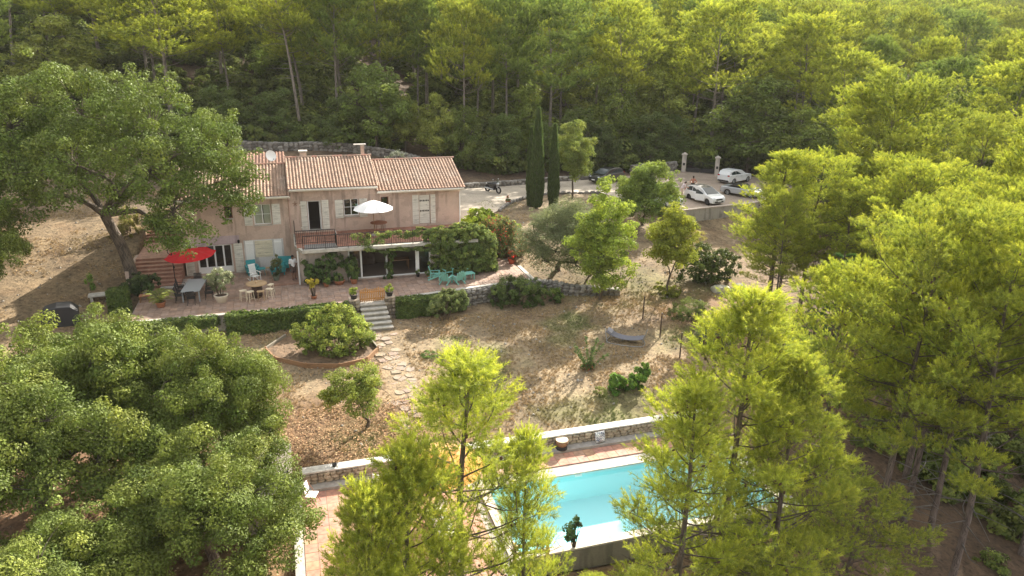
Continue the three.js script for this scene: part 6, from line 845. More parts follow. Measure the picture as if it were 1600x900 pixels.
{ // cypresses
  const mk = (seed, h, r) => { const R = rng(seed), L = new Leaves(200000), W = new Wood(); limb(W, [V(0, -0.2, 0), V(0, h * 0.5, 0), V(0, h * 0.97, 0)], 0.16, 0.02, 6); const rad = (t) => r * (t < 0.25 ? 0.62 + 1.5 * t : (1 - ((t - 0.25) / 0.75) ** 1.7)) + 0.04; for (let k = 0; k < 15000; k++) { const t = 0.02 + 0.97 * R() ** 1.15, a = R() * 6.283, lump = 0.82 + 0.36 * vnoise(a * 2.2 + seed, t * 14), q = rad(t) * lump * (0.55 + 0.45 * sqrt(R())), c = tone([0.05, 0.075, 0.02], R, 0.8, 0.3); L.blade(cos(a) * q, t * h, sin(a) * q, cos(a) * 0.3 + gauss(R) * 0.3, 0.9, sin(a) * 0.3 + gauss(R) * 0.3, 0.3, 0.075, R, c); } return { wood: W.geo(), crown: L.geo() }; };
  plantTree('cypress_tree', 'taller of the two dark columnar cypresses by the drive', 'tree', mk(311, 9.4, 0.62), mats.leafPale, [30.0, 1.15, -10.0], 0); plantTree('cypress_tree', 'shorter of the two dark columnar cypresses by the drive', 'tree', mk(312, 8.0, 0.46), mats.leafPale, [31.6, 1.05, -9.8], 0);
  plantTree('cypress_tree', 'thin cypress behind the taller one, its tip alone showing', 'tree', mk(313, 7.6, 0.34), mats.leafPale, [29.7, 1.1, -10.9], 0);
}
// garden trees
const slim = broadleaf(321, { fork: [0, 1.8, 0], r0: 0.11, clumps: 330, per: 110, len: 0.16, cr: 0.42, hole: 0.24, col: LIME, tip: LIMET, lobes: [[0.9, 1.4, 0.6, 0.9], [-0.6, 1.9, 0.4, 0.9], [1.7, 1.9, 0.2, 0.7], [0, 7.2, 0, 0.9], [0.3, 6.0, 0.3, 1.2], [-0.5, 5.0, 0, 1.3], [0.6, 4.2, 0.4, 1.4], [-0.3, 3.2, 0.5, 1.4], [0.9, 2.6, 0.2, 1.1], [-1.0, 3.9, -0.5, 1.0], [1.4, 3.6, -0.4, 0.8]], up: 0.1, flat: 1.1 });
plantTree('slender_tree', 'slender light green tree at the end of the stone wall above the hammock', 'tree', slim, mats.leafPale, [27.9, -1.0, 9.9], 0.3, [1.1, 1.06, 1.1]);
plantTree('slender_tree', 'yellow green small tree standing alone between hammock and parking wall', 'tree', broadleaf(322, { fork: [0.1, 1.6, 0], r0: 0.1, clumps: 270, per: 110, len: 0.15, cr: 0.42, hole: 0.2, col: [0.15, 0.17, 0.022], tip: [0.3, 0.29, 0.03], lobes: [[0, 6.2, 0, 0.7], [0.3, 5.4, 0, 1.0], [-0.7, 4.7, 0.2, 1.1], [0.8, 4.6, 0, 1.1], [0, 3.8, 0.6, 1.2], [-0.9, 3.2, 0, 0.8], [0.9, 3.1, 0.3, 0.9], [0, 4.4, -0.8, 1.1]], up: 0.15 }), mats.leafPale, [32.9, -1.0, 10.6], 0);
plantTree('bushy_tree', 'bushy green tree in front of the parked hatchback', 'tree', broadleaf(323, { fork: [0, 1.2, 0], r0: 0.13, clumps: 340, per: 110, len: 0.18, cr: 0.5, hole: 0.2, col: [0.09, 0.13, 0.025], tip: [0.2, 0.23, 0.035], lobes: [[0, 4.4, 0, 1.3], [-1.4, 3.4, 0, 1.5], [1.3, 3.6, 0, 1.5], [0, 2.6, 1, 1.7], [-2, 2.3, 0.3, 1.2], [2, 2.4, 0.3, 1.2], [0.2, 3.2, -1.2, 1.6], [1.0, 5.0, 0.2, 0.6], [-0.9, 4.9, 0, 0.6]] }), mats.leafPale, [38.6, 0.2, -4.2], 0.2, [1.05, 1.05, 1.05]);
plantTree('bushy_tree', 'pale green tree with a thin trunk behind the cypresses by the drive', 'tree', broadleaf(324, { fork: [0, 1.9, 0], r0: 0.12, clumps: 230, per: 110, len: 0.17, cr: 0.46, col: [0.12, 0.16, 0.035], tip: [0.27, 0.29, 0.06], lobes: [[0, 6.9, 0, 1.1], [-0.5, 5.9, 0, 1.3], [0.6, 5.4, 0.2, 1.4], [-0.4, 4.4, 0.4, 1.5], [1.0, 4.0, 0, 1.3], [0.4, 3.1, 0.6, 1.2], [1.4, 3.0, 0, 0.8], [0, 5, -0.9, 1.4]] }), mats.leaf, [35.0, 1.05, -13.4], 0.2);
const oliveC = [0.105, 0.13, 0.06], oliveT = [0.2, 0.22, 0.1];
plantTree('olive_tree', 'grey green olive tree with several stems beyond the right end of the terrace', 'tree', broadleaf(325, { fork: [0, 0.9, 0], r0: 0.2, clumps: 460, per: 120, len: 0.13, asp: 0.32, cr: 0.5, col: oliveC, tip: oliveT, lobes: [[-0.6, 4.0, 0, 1.3], [0.9, 4.2, -0.3, 1.4], [0, 3.1, 0.8, 1.4], [-1.5, 3.0, 0.2, 1.1], [1.6, 3.0, 0.4, 1.2], [-1.2, 1.9, 0.8, 0.9], [0.3, 4.6, -1, 1.2], [1.8, 4.0, -1.0, 1.0], [-0.4, 2.2, 1.2, 1.0], [1.0, 2.1, 1.0, 1.0], [-1.8, 2.2, 0, 0.9], [0, 3.8, -0.6, 1.4], [-0.9, 1.3, 1.0, 0.8], [0.9, 1.3, 1.2, 0.8], [1.6, 1.8, 0.6, 0.9]], up: 0.1, hole: 0.1 }), mats.leaf, [26.6, -0.3, 5.4], CAMY, [1.22, 0.96, 1.22]);
plantTree('olive_tree', 'small bright leafed tree between the olive and the slender tree', 'tree', broadleaf(326, { fork: [0, 1.0, 0], r0: 0.1, clumps: 120, per: 100, len: 0.14, cr: 0.4, col: LIME, tip: LIMET, lobes: [[0, 2.6, 0, 1.1], [-0.9, 2.1, 0.2, 0.8], [0.8, 2.3, 0, 0.9], [0.2, 3.0, -0.6, 0.9]] }), mats.leaf, [29.4, -0.4, 6.0], 0);
plantTree('fruit_tree', 'small open fruit tree on the orange brown mulch above the pool wall', 'tree', broadleaf(327, { fork: [0, 0.75, 0], r0: 0.1, clumps: 170, per: 80, len: 0.12, cr: 0.3, col: [0.12, 0.15, 0.03], tip: [0.24, 0.25, 0.04], lobes: [[-0.9, 2.1, 0, 0.8], [0.7, 2.3, 0, 0.85], [0, 2.4, -0.5, 0.9], [0, 1.9, 0.7, 0.8], [-1.6, 1.9, 0, 0.55], [1.5, 1.9, 0.2, 0.6], [-1.3, 2.7, -0.2, 0.4], [0.3, 2.9, 0, 0.5]], up: 0 }), mats.leafPale, [10.0, -1.65, 22.6], CAMY, 0.98);
// shrubs, hedges, climbers: leaves spread over lumpy bodies with a dark woody core
function bushGeo(seed, blobs, { n = 9000, len = 0.12, asp = 0.58, col, tip, twig = true, up = 0.15, skin = 0.55, flower, nf = 0 }) {
  const R = rng(seed), L = new Leaves(n * 4), W = new Wood(), tot = blobs.reduce((s, b) => s + b[3] * b[3], 0);
  for (const b of blobs) {
    const m = Math.round(n * b[3] * b[3] / tot), rx = b[3], ry = b[4] ?? rx, rz = b[5] ?? rx, nc = max(5, Math.round(m / 55)), cr = clamp(0.95 / sqrt(nc), 0.16, 0.5) * 1.25;
    for (let q2 = 0; q2 < nc; q2++) { // small leafy shoots spread through the body, thicker outside
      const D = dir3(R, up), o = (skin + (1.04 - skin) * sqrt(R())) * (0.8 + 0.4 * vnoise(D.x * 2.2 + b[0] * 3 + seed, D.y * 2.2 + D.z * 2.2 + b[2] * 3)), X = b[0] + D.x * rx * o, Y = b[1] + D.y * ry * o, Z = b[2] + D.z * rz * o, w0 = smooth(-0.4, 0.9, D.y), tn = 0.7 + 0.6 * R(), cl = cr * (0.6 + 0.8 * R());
      for (let k = 0; k < m / nc; k++) {
        const d = dir3(R, 0.1), q = sqrt(R()), w = w0 * R(), nn = V(D.x * 0.6 + d.x * 0.5 + gauss(R) * 0.8, D.y * 0.5 + 0.35 + gauss(R) * 0.8, D.z * 0.6 + d.z * 0.5 + gauss(R) * 0.8).normalize(), l = len * (0.6 + 0.8 * R());
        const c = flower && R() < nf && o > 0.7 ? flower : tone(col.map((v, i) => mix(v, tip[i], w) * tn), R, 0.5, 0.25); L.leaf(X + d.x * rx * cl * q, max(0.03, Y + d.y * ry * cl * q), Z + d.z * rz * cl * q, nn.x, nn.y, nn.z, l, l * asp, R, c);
      }
    }
    if (twig) for (let k = 0; k < 4; k++) { const d = dir3(R, 0.3); limb(W, [V(b[0] * 0.3, -0.1, b[2] * 0.3), V(b[0] * 0.7 + d.x * 0.1, b[1] * 0.6, b[2] * 0.7), V(b[0] + d.x * rx * 0.6, b[1] + d.y * ry * 0.6, b[2] + d.z * rz * 0.6)], 0.025, 0.008, 4); }
  }
  return { wood: twig ? W.geo() : null, crown: L.geo() };
}
function bush(name, label, cat, pos, turn, g, m = mats.leaf, group) { const t = thing(name, label, cat, pos, turn, group); if (g.wood) part('stems', g.wood, mats.bark, t); part('foliage', g.crown, m, t); return t; }
// a clipped or climbing face: leaves over a box, thicker outwards
function hedgeGeo(seed, boxes, { n, len = 0.1, asp = 0.7, col, tip, rough = 0.24 }) {
  const R = rng(seed), L = new Leaves(n * 4), area = boxes.map(([a, b, c, d, e, f]) => (d - a) * (e - b) * 2 + (d - a) * (f - c) + (f - c) * (e - b) * 2), tot = area.reduce((s, a) => s + a, 0);
  boxes.forEach(([x0, y0, z0, x1, y1, z1], i) => {
    for (let k = 0; k < n * area[i] / tot; k++) {
      const f = R() * area[i], A = (x1 - x0) * (y1 - y0), T = (x1 - x0) * (z1 - z0); let x = mix(x0, x1, R()), y = mix(y0, y1, R()), z = mix(z0, z1, R()), nx = 0, ny = 0, nz = 0;
      if (f < A) { z = z1; nz = 1; } else if (f < 2 * A) { z = z0; nz = -1; } else if (f < 2 * A + T) { y = y1; ny = 1; } else if (R() < 0.5) { x = x0; nx = -1; } else { x = x1; nx = 1; }
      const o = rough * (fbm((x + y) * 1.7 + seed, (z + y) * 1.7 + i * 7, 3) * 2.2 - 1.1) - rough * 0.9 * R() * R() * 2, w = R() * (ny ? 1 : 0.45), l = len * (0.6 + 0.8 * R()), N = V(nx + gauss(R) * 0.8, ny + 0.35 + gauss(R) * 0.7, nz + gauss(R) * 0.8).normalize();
      L.leaf(x + nx * o + gauss(R) * 0.03, y + ny * o + gauss(R) * 0.03, z + nz * o + gauss(R) * 0.03, N.x, N.y, N.z, l, l * asp, R, tone(col.map((v, j) => mix(v, tip[j], w)), R, 0.6, 0.25));
    }
  });
  return { wood: null, crown: L.geo() };
}
const HC = [0.05, 0.085, 0.02], HT = [0.15, 0.19, 0.035];
bush('hedge', 'long low clipped hedge along the terrace edge left of the picket gate', 'hedge', [0, 0, 0], 0, hedgeGeo(401, [[3.2, -1.25, 8.95, 10.6, 0.16, 9.75]], { n: 17000, len: 0.13, col: HC, tip: HT }));
bush('hedge', 'dark clipped hedge along the terrace edge right of the picket gate', 'hedge', [0, 0, 0], 0, hedgeGeo(402, [[13.6, -1.2, 8.75, 16.4, 0.1, 9.5]], { n: 8500, len: 0.13, col: HC, tip: HT }));
bush('hedge', 'square clipped evergreen block beside the stone bench', 'hedge', [0, 0, 0], 0, hedgeGeo(403, [[-3.9, -0.4, 5.3, -2.75, 1.2, 6.3]], { n: 6500, len: 0.12, col: HC, tip: HT }));
bush('hedge', 'low hedge between the covered barbecue and the clipped evergreen block', 'hedge', [0, 0, 0], 0, hedgeGeo(404, [[-5.1, -0.6, 6.9, 2.6, 0.0, 7.9]].map((b) => [b[0], b[1], 8.95, b[3], 0.05, 9.6]), { n: 9000, len: 0.13, col: HC, tip: HT }));
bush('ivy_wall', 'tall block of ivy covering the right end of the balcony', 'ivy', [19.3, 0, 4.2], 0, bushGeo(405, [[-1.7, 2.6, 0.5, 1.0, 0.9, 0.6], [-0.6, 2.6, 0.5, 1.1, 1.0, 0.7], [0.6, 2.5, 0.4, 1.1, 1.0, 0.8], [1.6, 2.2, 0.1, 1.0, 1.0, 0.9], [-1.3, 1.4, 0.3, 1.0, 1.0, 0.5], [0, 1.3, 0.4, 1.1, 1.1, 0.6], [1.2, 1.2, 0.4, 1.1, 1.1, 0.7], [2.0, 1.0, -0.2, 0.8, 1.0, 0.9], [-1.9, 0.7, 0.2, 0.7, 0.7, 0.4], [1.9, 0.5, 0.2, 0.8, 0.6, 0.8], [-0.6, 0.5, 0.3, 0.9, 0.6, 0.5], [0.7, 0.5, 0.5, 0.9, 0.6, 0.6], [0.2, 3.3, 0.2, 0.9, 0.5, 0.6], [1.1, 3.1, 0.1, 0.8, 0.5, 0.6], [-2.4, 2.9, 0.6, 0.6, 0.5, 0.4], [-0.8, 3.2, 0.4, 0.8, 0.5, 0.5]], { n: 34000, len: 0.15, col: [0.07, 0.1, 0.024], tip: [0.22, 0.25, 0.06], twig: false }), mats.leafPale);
part('foliage', hedgeGeo(4051, [[17.5, 0.05, 3.6, 21.3, 2.9, 4.75], [20.2, 0.05, 2.4, 21.9, 2.6, 4.4]], { n: 13000, len: 0.15, col: [0.065, 0.09, 0.022], tip: [0.19, 0.21, 0.05], rough: 0.3 }).crown, mats.leaf, scene.children[scene.children.length - 1]).position.set(-19.3, 0, -4.2);
bush('ivy_garland', 'climbing plant hanging over the middle of the balcony railing', 'climber', [0, 0, 4.85], 0, bushGeo(406, [[11.6, 3.0, 0, 0.5, 0.5, 0.22], [12.3, 2.9, 0, 0.55, 0.6, 0.25], [13.0, 3.2, 0, 0.6, 0.4, 0.22], [14.0, 3.45, 0, 0.7, 0.26, 0.2], [15.0, 3.3, 0, 0.5, 0.4, 0.2], [15.7, 3.45, 0, 0.7, 0.3, 0.2], [16.8, 3.5, 0, 0.8, 0.35, 0.25], [17.6, 3.2, 0, 0.7, 0.5, 0.3], [12.6, 2.35, 0.05, 0.5, 0.25, 0.2], [14.4, 2.25, 0.05, 1.1, 0.2, 0.18], [16.4, 2.25, 0.05, 1.0, 0.22, 0.2]], { n: 6800, len: 0.14, col: [0.08, 0.11, 0.03], tip: [0.24, 0.26, 0.065], twig: false }), mats.leafPale);
bush('climber', 'dark climber growing up the post between the glass doors', 'climber', [13.85, 0, 4.3], 0, bushGeo(407, [[0, 0.5, 0, 0.38, 0.6], [0.1, 1.2, 0, 0.28, 0.6], [0.2, 1.9, 0, 0.36, 0.5]], { n: 2200, len: 0.14, col: HC, tip: HT }));
bush('leafy_shrub', 'large dark green shrub against the wall at the left of the lower room', 'shrub', [9.1, 0, 4.55], 0, bushGeo(408, [[-0.5, 0.8, 0, 0.7, 0.8, 0.45], [0.4, 1.1, 0, 0.75, 0.9, 0.45], [0.9, 1.7, 0, 0.45, 0.6, 0.35], [-0.9, 1.3, 0, 0.4, 0.5, 0.35]], { n: 5200, len: 0.17, col: [0.045, 0.08, 0.022], tip: [0.1, 0.15, 0.035] }));
bush('leafy_shrub', 'tall slim plant in front of the left glass panel of the lower room', 'shrub', [11.2, 0, 4.5], 0, bushGeo(409, [[0, 1.4, 0, 0.36, 0.6], [0.1, 0.8, 0.1, 0.4, 0.5], [-0.5, 1.6, 0, 0.25, 0.35]], { n: 1700, len: 0.18, col: HC, tip: [0.12, 0.16, 0.04] }));
bush('vine_mass', 'bright lime green creeper at the right corner of the house', 'climber', [22.6, 0.6, -2.2], 0, bushGeo(410, [[-0.6, 1.2, 0, 1.4, 1.2], [0.9, 0.9, 0.6, 1.4, 1.1], [2.0, 0.6, -0.4, 1.2, 0.9], [0.4, 1.6, -1, 1.1, 0.8], [-0.9, 0.6, 1.6, 1.1, 0.9]], { n: 15000, len: 0.17, asp: 0.75, col: [0.14, 0.2, 0.02], tip: [0.26, 0.33, 0.03] }));
bush('oleander', 'big rounded oleander with red blossom beside the ivy wall', 'shrub', [23.2, 0.1, 0.9], 0, bushGeo(411, [[-0.3, 1.5, 0, 1.5, 1.4], [0.9, 1.2, 0.3, 1.3, 1.2], [0, 2.3, -0.3, 1.1, 0.8], [-1.1, 0.9, 0.8, 1.0, 0.9], [1.4, 0.7, 0.9, 0.7, 0.7]], { n: 15000, len: 0.17, asp: 0.3, col: [0.06, 0.085, 0.028], tip: [0.2, 0.2, 0.06], flower: [0.5, 0.07, 0.05], nf: 0.09 }));
bush('oleander', 'pale oleander showing just over the roof ridge behind the house', 'shrub', [17.6, 3.0, -15.5], 0, bushGeo(412, [[0, 2.0, 0, 1.3, 1.2], [-1.2, 1.6, 0, 1.0, 1], [1.2, 1.7, 0, 1.0, 1]], { n: 5000, len: 0.16, asp: 0.35, col: [0.14, 0.17, 0.09], tip: [0.35, 0.38, 0.3], flower: [0.7, 0.7, 0.64], nf: 0.2 }));
bush('lemon_bush', 'wide rounded yellow green bush in the raised garden bed', 'shrub', [9.3, -1.35, 13.0], 0, bushGeo(413, [[-1.0, 1.1, 0, 1.15, 1.0], [0.5, 1.3, -0.2, 1.3, 1.1], [1.3, 1.0, 0.4, 1.05, 0.9], [0, 0.8, 1.0, 1.15, 0.8], [-1.4, 0.8, 0.6, 0.8, 0.7], [0.2, 2.1, -0.5, 0.8, 0.6], [1.9, 0.6, 0.2, 0.6, 0.6], [-0.8, 1.9, -0.6, 0.7, 0.55], [1.1, 1.9, -0.2, 0.45, 0.4], [-1.9, 1.2, 0.2, 0.45, 0.4], [0.6, 0.5, 1.5, 0.6, 0.45]], { n: 24000, len: 0.115, skin: 0.4, col: [0.105, 0.14, 0.026], tip: [0.27, 0.28, 0.05] }), mats.leafPale);
bush('garden_shrub', 'loose grey green shrub on thin stems before the right hedge', 'shrub', [16.6, -1.3, 10.2], 0, bushGeo(414, [[0, 1.2, 0, 0.8, 0.7], [-0.6, 0.9, 0.2, 0.6, 0.5], [0.9, 1.3, -0.3, 0.8, 0.7], [0.3, 1.7, -0.2, 0.5, 0.4]], { n: 6000, len: 0.12, col: [0.09, 0.12, 0.04], tip: [0.2, 0.23, 0.08] }));
bush('garden_shrub', 'dark shrub against the dry stone wall below the terrace corner', 'shrub', [22.4, -1.35, 8.5], 0, bushGeo(415, [[-0.8, 1.1, 0, 1.0, 1.1], [0.4, 1.0, 0.2, 1.0, 1.0], [1.3, 0.8, 0.5, 0.8, 0.8], [-1.6, 0.8, 0.2, 0.7, 0.8]], { n: 11500, len: 0.12, col: [0.06, 0.095, 0.024], tip: [0.15, 0.19, 0.045] }));
bush('garden_shrub', 'small leafy plant at the foot of the dry stone wall', 'shrub', [24.9, -1.2, 8.9], 0, bushGeo(416, [[0, 0.5, 0, 0.5, 0.5], [0.3, 0.3, 0.3, 0.4, 0.35]], { n: 1800, len: 0.13, col: HC, tip: HT }));
bush('garden_shrub', 'ivy tangle on the dry stone wall between hedge and terrace corner', 'climber', [0, 0, 0], 0, hedgeGeo(417, [[16.4, -1.2, 8.5, 18.4, 0.05, 9.1]], { n: 5000, len: 0.13, col: HC, tip: HT, rough: 0.3 }));
bush('sapling', 'thin upright sapling with sparse dark leaves in the middle of the lawn', 'sapling', [23.0, -1.55, 19.5], 0, (() => { const R = rng(418), W = new Wood(), L = new Leaves(9000); for (const [dx, dz, h] of [[-0.9, 0, 1.7], [-0.3, 0.2, 2.2], [0.5, 0, 2.0], [0.9, -0.2, 1.5], [0.1, 0.4, 1.6], [1.2, 0.2, 1.0], [-0.7, -0.3, 1.2]]) { const C = new THREE.CatmullRomCurve3([V(0, -0.1, 0), V(dx * 0.3, h * 0.4, dz * 0.5), V(dx, h, dz)]); limb(W, C.getPoints(4), 0.02, 0.006, 5); for (let k = 0; k < 130; k++) { const q = C.getPoint(0.2 + 0.8 * R()); L.leaf(q.x + gauss(R) * 0.12, q.y + gauss(R) * 0.1, q.z + gauss(R) * 0.12, gauss(R), 0.6, gauss(R), 0.14, 0.085, R, tone([0.07, 0.115, 0.03], R, 0.6, 0.3)); } } for (let k = 0; k < 500; k++) L.leaf(gauss(R) * 0.4, 0.25 + gauss(R) * 0.15, gauss(R) * 0.4, gauss(R), 0.6, gauss(R), 0.14, 0.085, R, tone(R() < 0.25 ? [0.25, 0.08, 0.04] : [0.06, 0.11, 0.025], R, 0.6, 0.3)); return { wood: W.geo(), crown: L.geo() }; })());
bush('grape_vine', 'low bright green vine on the lawn above the pool wall', 'vine', [24.4, -1.7, 22.2], 0.15, bushGeo(419, [[-0.9, 0.5, 0, 0.5, 0.5], [-0.2, 0.35, 0.1, 0.42, 0.4], [0.5, 0.6, 0, 0.55, 0.6], [0.8, 1.1, 0, 0.3, 0.35], [-1.2, 0.8, 0, 0.25, 0.3]], { n: 4200, len: 0.17, asp: 0.85, col: [0.075, 0.15, 0.025], tip: [0.18, 0.27, 0.035] }));
bush('grey_herb', 'tuft of pale yellow green herb to the left of the vine', 'shrub', [22.5, -1.68, 22.4], 0, bushGeo(420, [[0, 0.25, 0, 0.36, 0.34]], { n: 1200, len: 0.13, asp: 0.2, col: [0.16, 0.18, 0.06], tip: [0.28, 0.29, 0.1] }));
bush('juniper', 'round dark juniper right of the row of posts', 'shrub', [32.5, -1.3, 14.3], 0, bushGeo(421, [[0, 0.7, 0, 1.1, 0.75], [0.9, 0.6, 0.3, 0.8, 0.6], [-0.8, 0.5, 0.2, 0.8, 0.55]], { n: 9000, len: 0.14, asp: 0.18, col: [0.07, 0.1, 0.028], tip: [0.16, 0.185, 0.04] }));
bush('juniper', 'grey green shrub by the right edge of the lawn above the bright pine', 'shrub', [31.9, -1.7, 18.2], 0, bushGeo(422, [[0, 0.9, 0, 1.0, 0.95], [0.5, 1.3, -0.3, 0.8, 0.7], [-0.7, 0.7, 0.4, 0.8, 0.7], [0.3, 0.5, 0.9, 0.8, 0.6]], { n: 9500, len: 0.12, asp: 0.35, col: [0.075, 0.088, 0.045], tip: [0.13, 0.145, 0.07] }));
bush('garden_shrub', 'dark glossy shrub behind the pale boulder', 'shrub', [36.6, -1.0, 8.6], 0, bushGeo(423, [[-0.6, 1.2, 0, 1.2, 1.4], [1.0, 1.0, 0.2, 1.1, 1.2], [2.4, 1.2, -0.4, 1.2, 1.2], [0.6, 2.0, -0.8, 1.1, 0.9]], { n: 13000, len: 0.15, col: [0.05, 0.075, 0.022], tip: [0.13, 0.15, 0.05] }), mats.gloss);
bush('garden_shrub', 'bright bush at the foot of the yellow green small tree', 'shrub', [32.4, -1.0, 10.4], 0, bushGeo(424, [[0, 0.4, 0, 0.7, 0.5], [0.9, 0.35, 0.3, 0.6, 0.4]], { n: 3500, len: 0.13, col: [0.13, 0.15, 0.025], tip: [0.25, 0.25, 0.04] }));
bush('garden_shrub', 'loose yellowish shrub to the left of the staircase top', 'shrub', [-4.3, 1.6, -5.0], 0, bushGeo(425, [[0, 0.9, 0, 0.9, 0.9], [-0.7, 0.7, 0.3, 0.7, 0.7], [0.2, 1.8, -0.4, 0.7, 0.7]], { n: 5500, len: 0.13, asp: 0.4, col: [0.14, 0.14, 0.035], tip: [0.27, 0.25, 0.07] }));
bush('garden_shrub', 'dark leafy plant at the foot of the staircase', 'shrub', [-2.4, 0, 3.6], 0, bushGeo(426, [[0, 0.8, 0, 0.8, 0.65], [0.7, 0.9, 0, 0.5, 0.5], [-0.6, 0.6, 0.2, 0.6, 0.5]], { n: 4500, len: 0.16, col: [0.035, 0.06, 0.02], tip: [0.09, 0.12, 0.035] }));
bush('garden_shrub', 'small bright seedling on the shaded slope above the stone bench', 'sapling', [-5.5, 0.2, 3.0], 0, bushGeo(427, [[0, 0.5, 0, 0.25, 0.6]], { n: 450, len: 0.14, col: [0.1, 0.17, 0.03], tip: [0.2, 0.28, 0.05] }));
bush('lavender_row', 'band of pale grey green grasses below the cypress bed', 'shrub', [35.4, 0.55, -6.6], 0.5, bushGeo(428, [[-2.2, 0.3, 0, 1.1, 0.5], [-0.6, 0.3, 0.2, 1.1, 0.5], [1.0, 0.3, 0.1, 1.0, 0.5], [2.4, 0.3, -0.3, 1, 0.5]], { n: 6500, len: 0.17, asp: 0.15, col: [0.16, 0.18, 0.07], tip: [0.27, 0.27, 0.11] }));
bush('garden_shrub', 'tall dry grass clump in front of the parking retaining wall', 'shrub', [39.6, -0.4, -0.8], 0, bushGeo(429, [[0, 0.5, 0, 1.2, 0.6], [1.8, 0.5, 0.4, 1.2, 0.6], [-1.8, 0.4, 0.8, 1.0, 0.6]], { n: 6500, len: 0.19, asp: 0.14, col: [0.24, 0.22, 0.07], tip: [0.36, 0.31, 0.12] }));
bush('garden_shrub', 'leafy plant standing alone on the near coping of the pool', 'sapling', [16.9, -2.3, 32.7], 0, bushGeo(430, [[0, 0.75, 0, 0.3, 0.25], [0.05, 1.1, 0, 0.16, 0.2], [-0.15, 0.55, 0, 0.2, 0.2]], { n: 520, len: 0.13, asp: 0.7, col: [0.035, 0.07, 0.025], tip: [0.09, 0.14, 0.04] }));
// potted plants
function pot(name, label, pos, r, h, mm, plant, pm = mats.leaf) { const t = thing(name, label, 'potted plant', pos, 0); part('pot', new Geo().lathe([[0, 0], [r * 0.7, 0], [r, h * 0.9], [r * 1.08, h * 0.9], [r * 1.08, h], [r * 0.9, h], [r * 0.85, h * 0.85], [0, h * 0.85]], 18), mm, t); part('earth', new Geo().cyl(r * 0.86, r * 0.86, 0.015, 0, h * 0.86, 0, 14), mats.soil, t); const p = sub('plant', t, [0, h * 0.86, 0]); if (plant.wood) part('stems', plant.wood, mats.bark, p); part('foliage', plant.crown, pm, p); return t; }
const G8 = [0.08, 0.13, 0.03], GT = [0.2, 0.25, 0.06];
pot('potted_oleander', 'grey green oleander ball in a cream pot in the middle of the terrace', [2.75, 0.003, 6.5], 0.42, 0.5, std(0.66, 0.58, 0.46), bushGeo(441, [[0, 1.0, 0, 0.78, 0.72], [0.3, 1.3, 0, 0.5, 0.45], [-0.35, 1.2, 0.1, 0.45, 0.45]], { n: 4600, len: 0.14, asp: 0.28, col: [0.13, 0.155, 0.08], tip: [0.3, 0.32, 0.2], flower: [0.75, 0.7, 0.66], nf: 0.015 }));
pot('potted_palm', 'feathery potted palm at the near left corner of the terrace', [-0.85, 0.003, 6.5], 0.3, 0.36, mats.terra, (() => { const R = rng(442), L = new Leaves(9000), W = new Wood(); for (let k = 0; k < 26; k++) { const a = k * 2.4, l = 0.75 + 0.35 * R(), e = 0.35 + 0.9 * R(); const C = new THREE.QuadraticBezierCurve3(V(0, 0, 0), V(cos(a) * l * 0.3, l * e, sin(a) * l * 0.3), V(cos(a) * l, l * e * 0.55, sin(a) * l)); limb(W, C.getPoints(4), 0.012, 0.004, 4, [0.12, 0.14, 0.04]); for (let j = 3; j < 26; j++) { const q = C.getPoint(j / 26), w = 0.26 * sin(j / 26 * PI) + 0.06; for (const s of [-1, 1]) L.blade(q.x, q.y, q.z, -sin(a) * s * 0.8 + cos(a) * 0.5, -0.15 + 0.3 * R(), cos(a) * s * 0.8 + sin(a) * 0.5, w, 0.035, R, tone([0.11, 0.15, 0.03], R, 0.5, 0.2), [0.27, 0.27, 0.06]); } } return { wood: W.geo(), crown: L.geo() }; })());
pot('potted_shrub', 'shrub in a green glazed pot on the raised step near the teal seats', [6.15, 0.133, 3.1], 0.25, 0.42, std(0.17, 0.22, 0.17, { rough: 0.35 }), bushGeo(443, [[0, 0.6, 0, 0.45, 0.55], [0.1, 1.0, 0, 0.3, 0.4]], { n: 900, len: 0.2, asp: 0.22, col: [0.06, 0.08, 0.03], tip: [0.17, 0.17, 0.06] }));
pot('potted_citrus', 'thin yellow leafed potted tree standing at the edge of the terrace left of the gate', [8.5, 0.003, 7.4], 0.2, 0.22, mats.terra, bushGeo(444, [[0, 0.6, 0, 0.2, 0.3], [0.15, 1.0, 0, 0.25, 0.2], [-0.2, 0.95, 0, 0.22, 0.2]], { n: 520, len: 0.14, col: [0.28, 0.24, 0.03], tip: [0.5, 0.4, 0.06] }));
const gp = pot('gate_pot', 'black pot of bright grasses on the left gate pillar', [10.95, 0.322, 9.0], 0.24, 0.3, mats.black, bushGeo(445, [[0, 0.2, 0, 0.27, 0.28]], { n: 600, len: 0.15, asp: 0.3, col: [0.15, 0.2, 0.03], tip: [0.3, 0.34, 0.05] })); copy(gp, [13.25, 0.322, 9.0], 1.3, 'black pot of bright grasses on the right gate pillar');
pot('potted_geranium', 'wide terracotta bowl with dark plant left of the glass doors', [10.35, 0.003, 4.75], 0.38, 0.3, mats.terra, bushGeo(446, [[0, 0.25, 0, 0.32, 0.3]], { n: 700, len: 0.13, col: G8, tip: GT }));
pot('potted_plant', 'terracotta pot with leafy stems right before the left glass panel', [11.35, 0.003, 4.85], 0.26, 0.36, mats.terra, bushGeo(447, [[0, 0.45, 0, 0.3, 0.45]], { n: 700, len: 0.15, col: G8, tip: GT }));
pot('potted_plant', 'small terracotta pot in front of the dark shrub on the lower wall', [9.45, 0.003, 5.05], 0.2, 0.28, mats.terra, bushGeo(448, [[0, 0.2, 0, 0.24, 0.24]], { n: 400, len: 0.13, col: G8, tip: GT }));
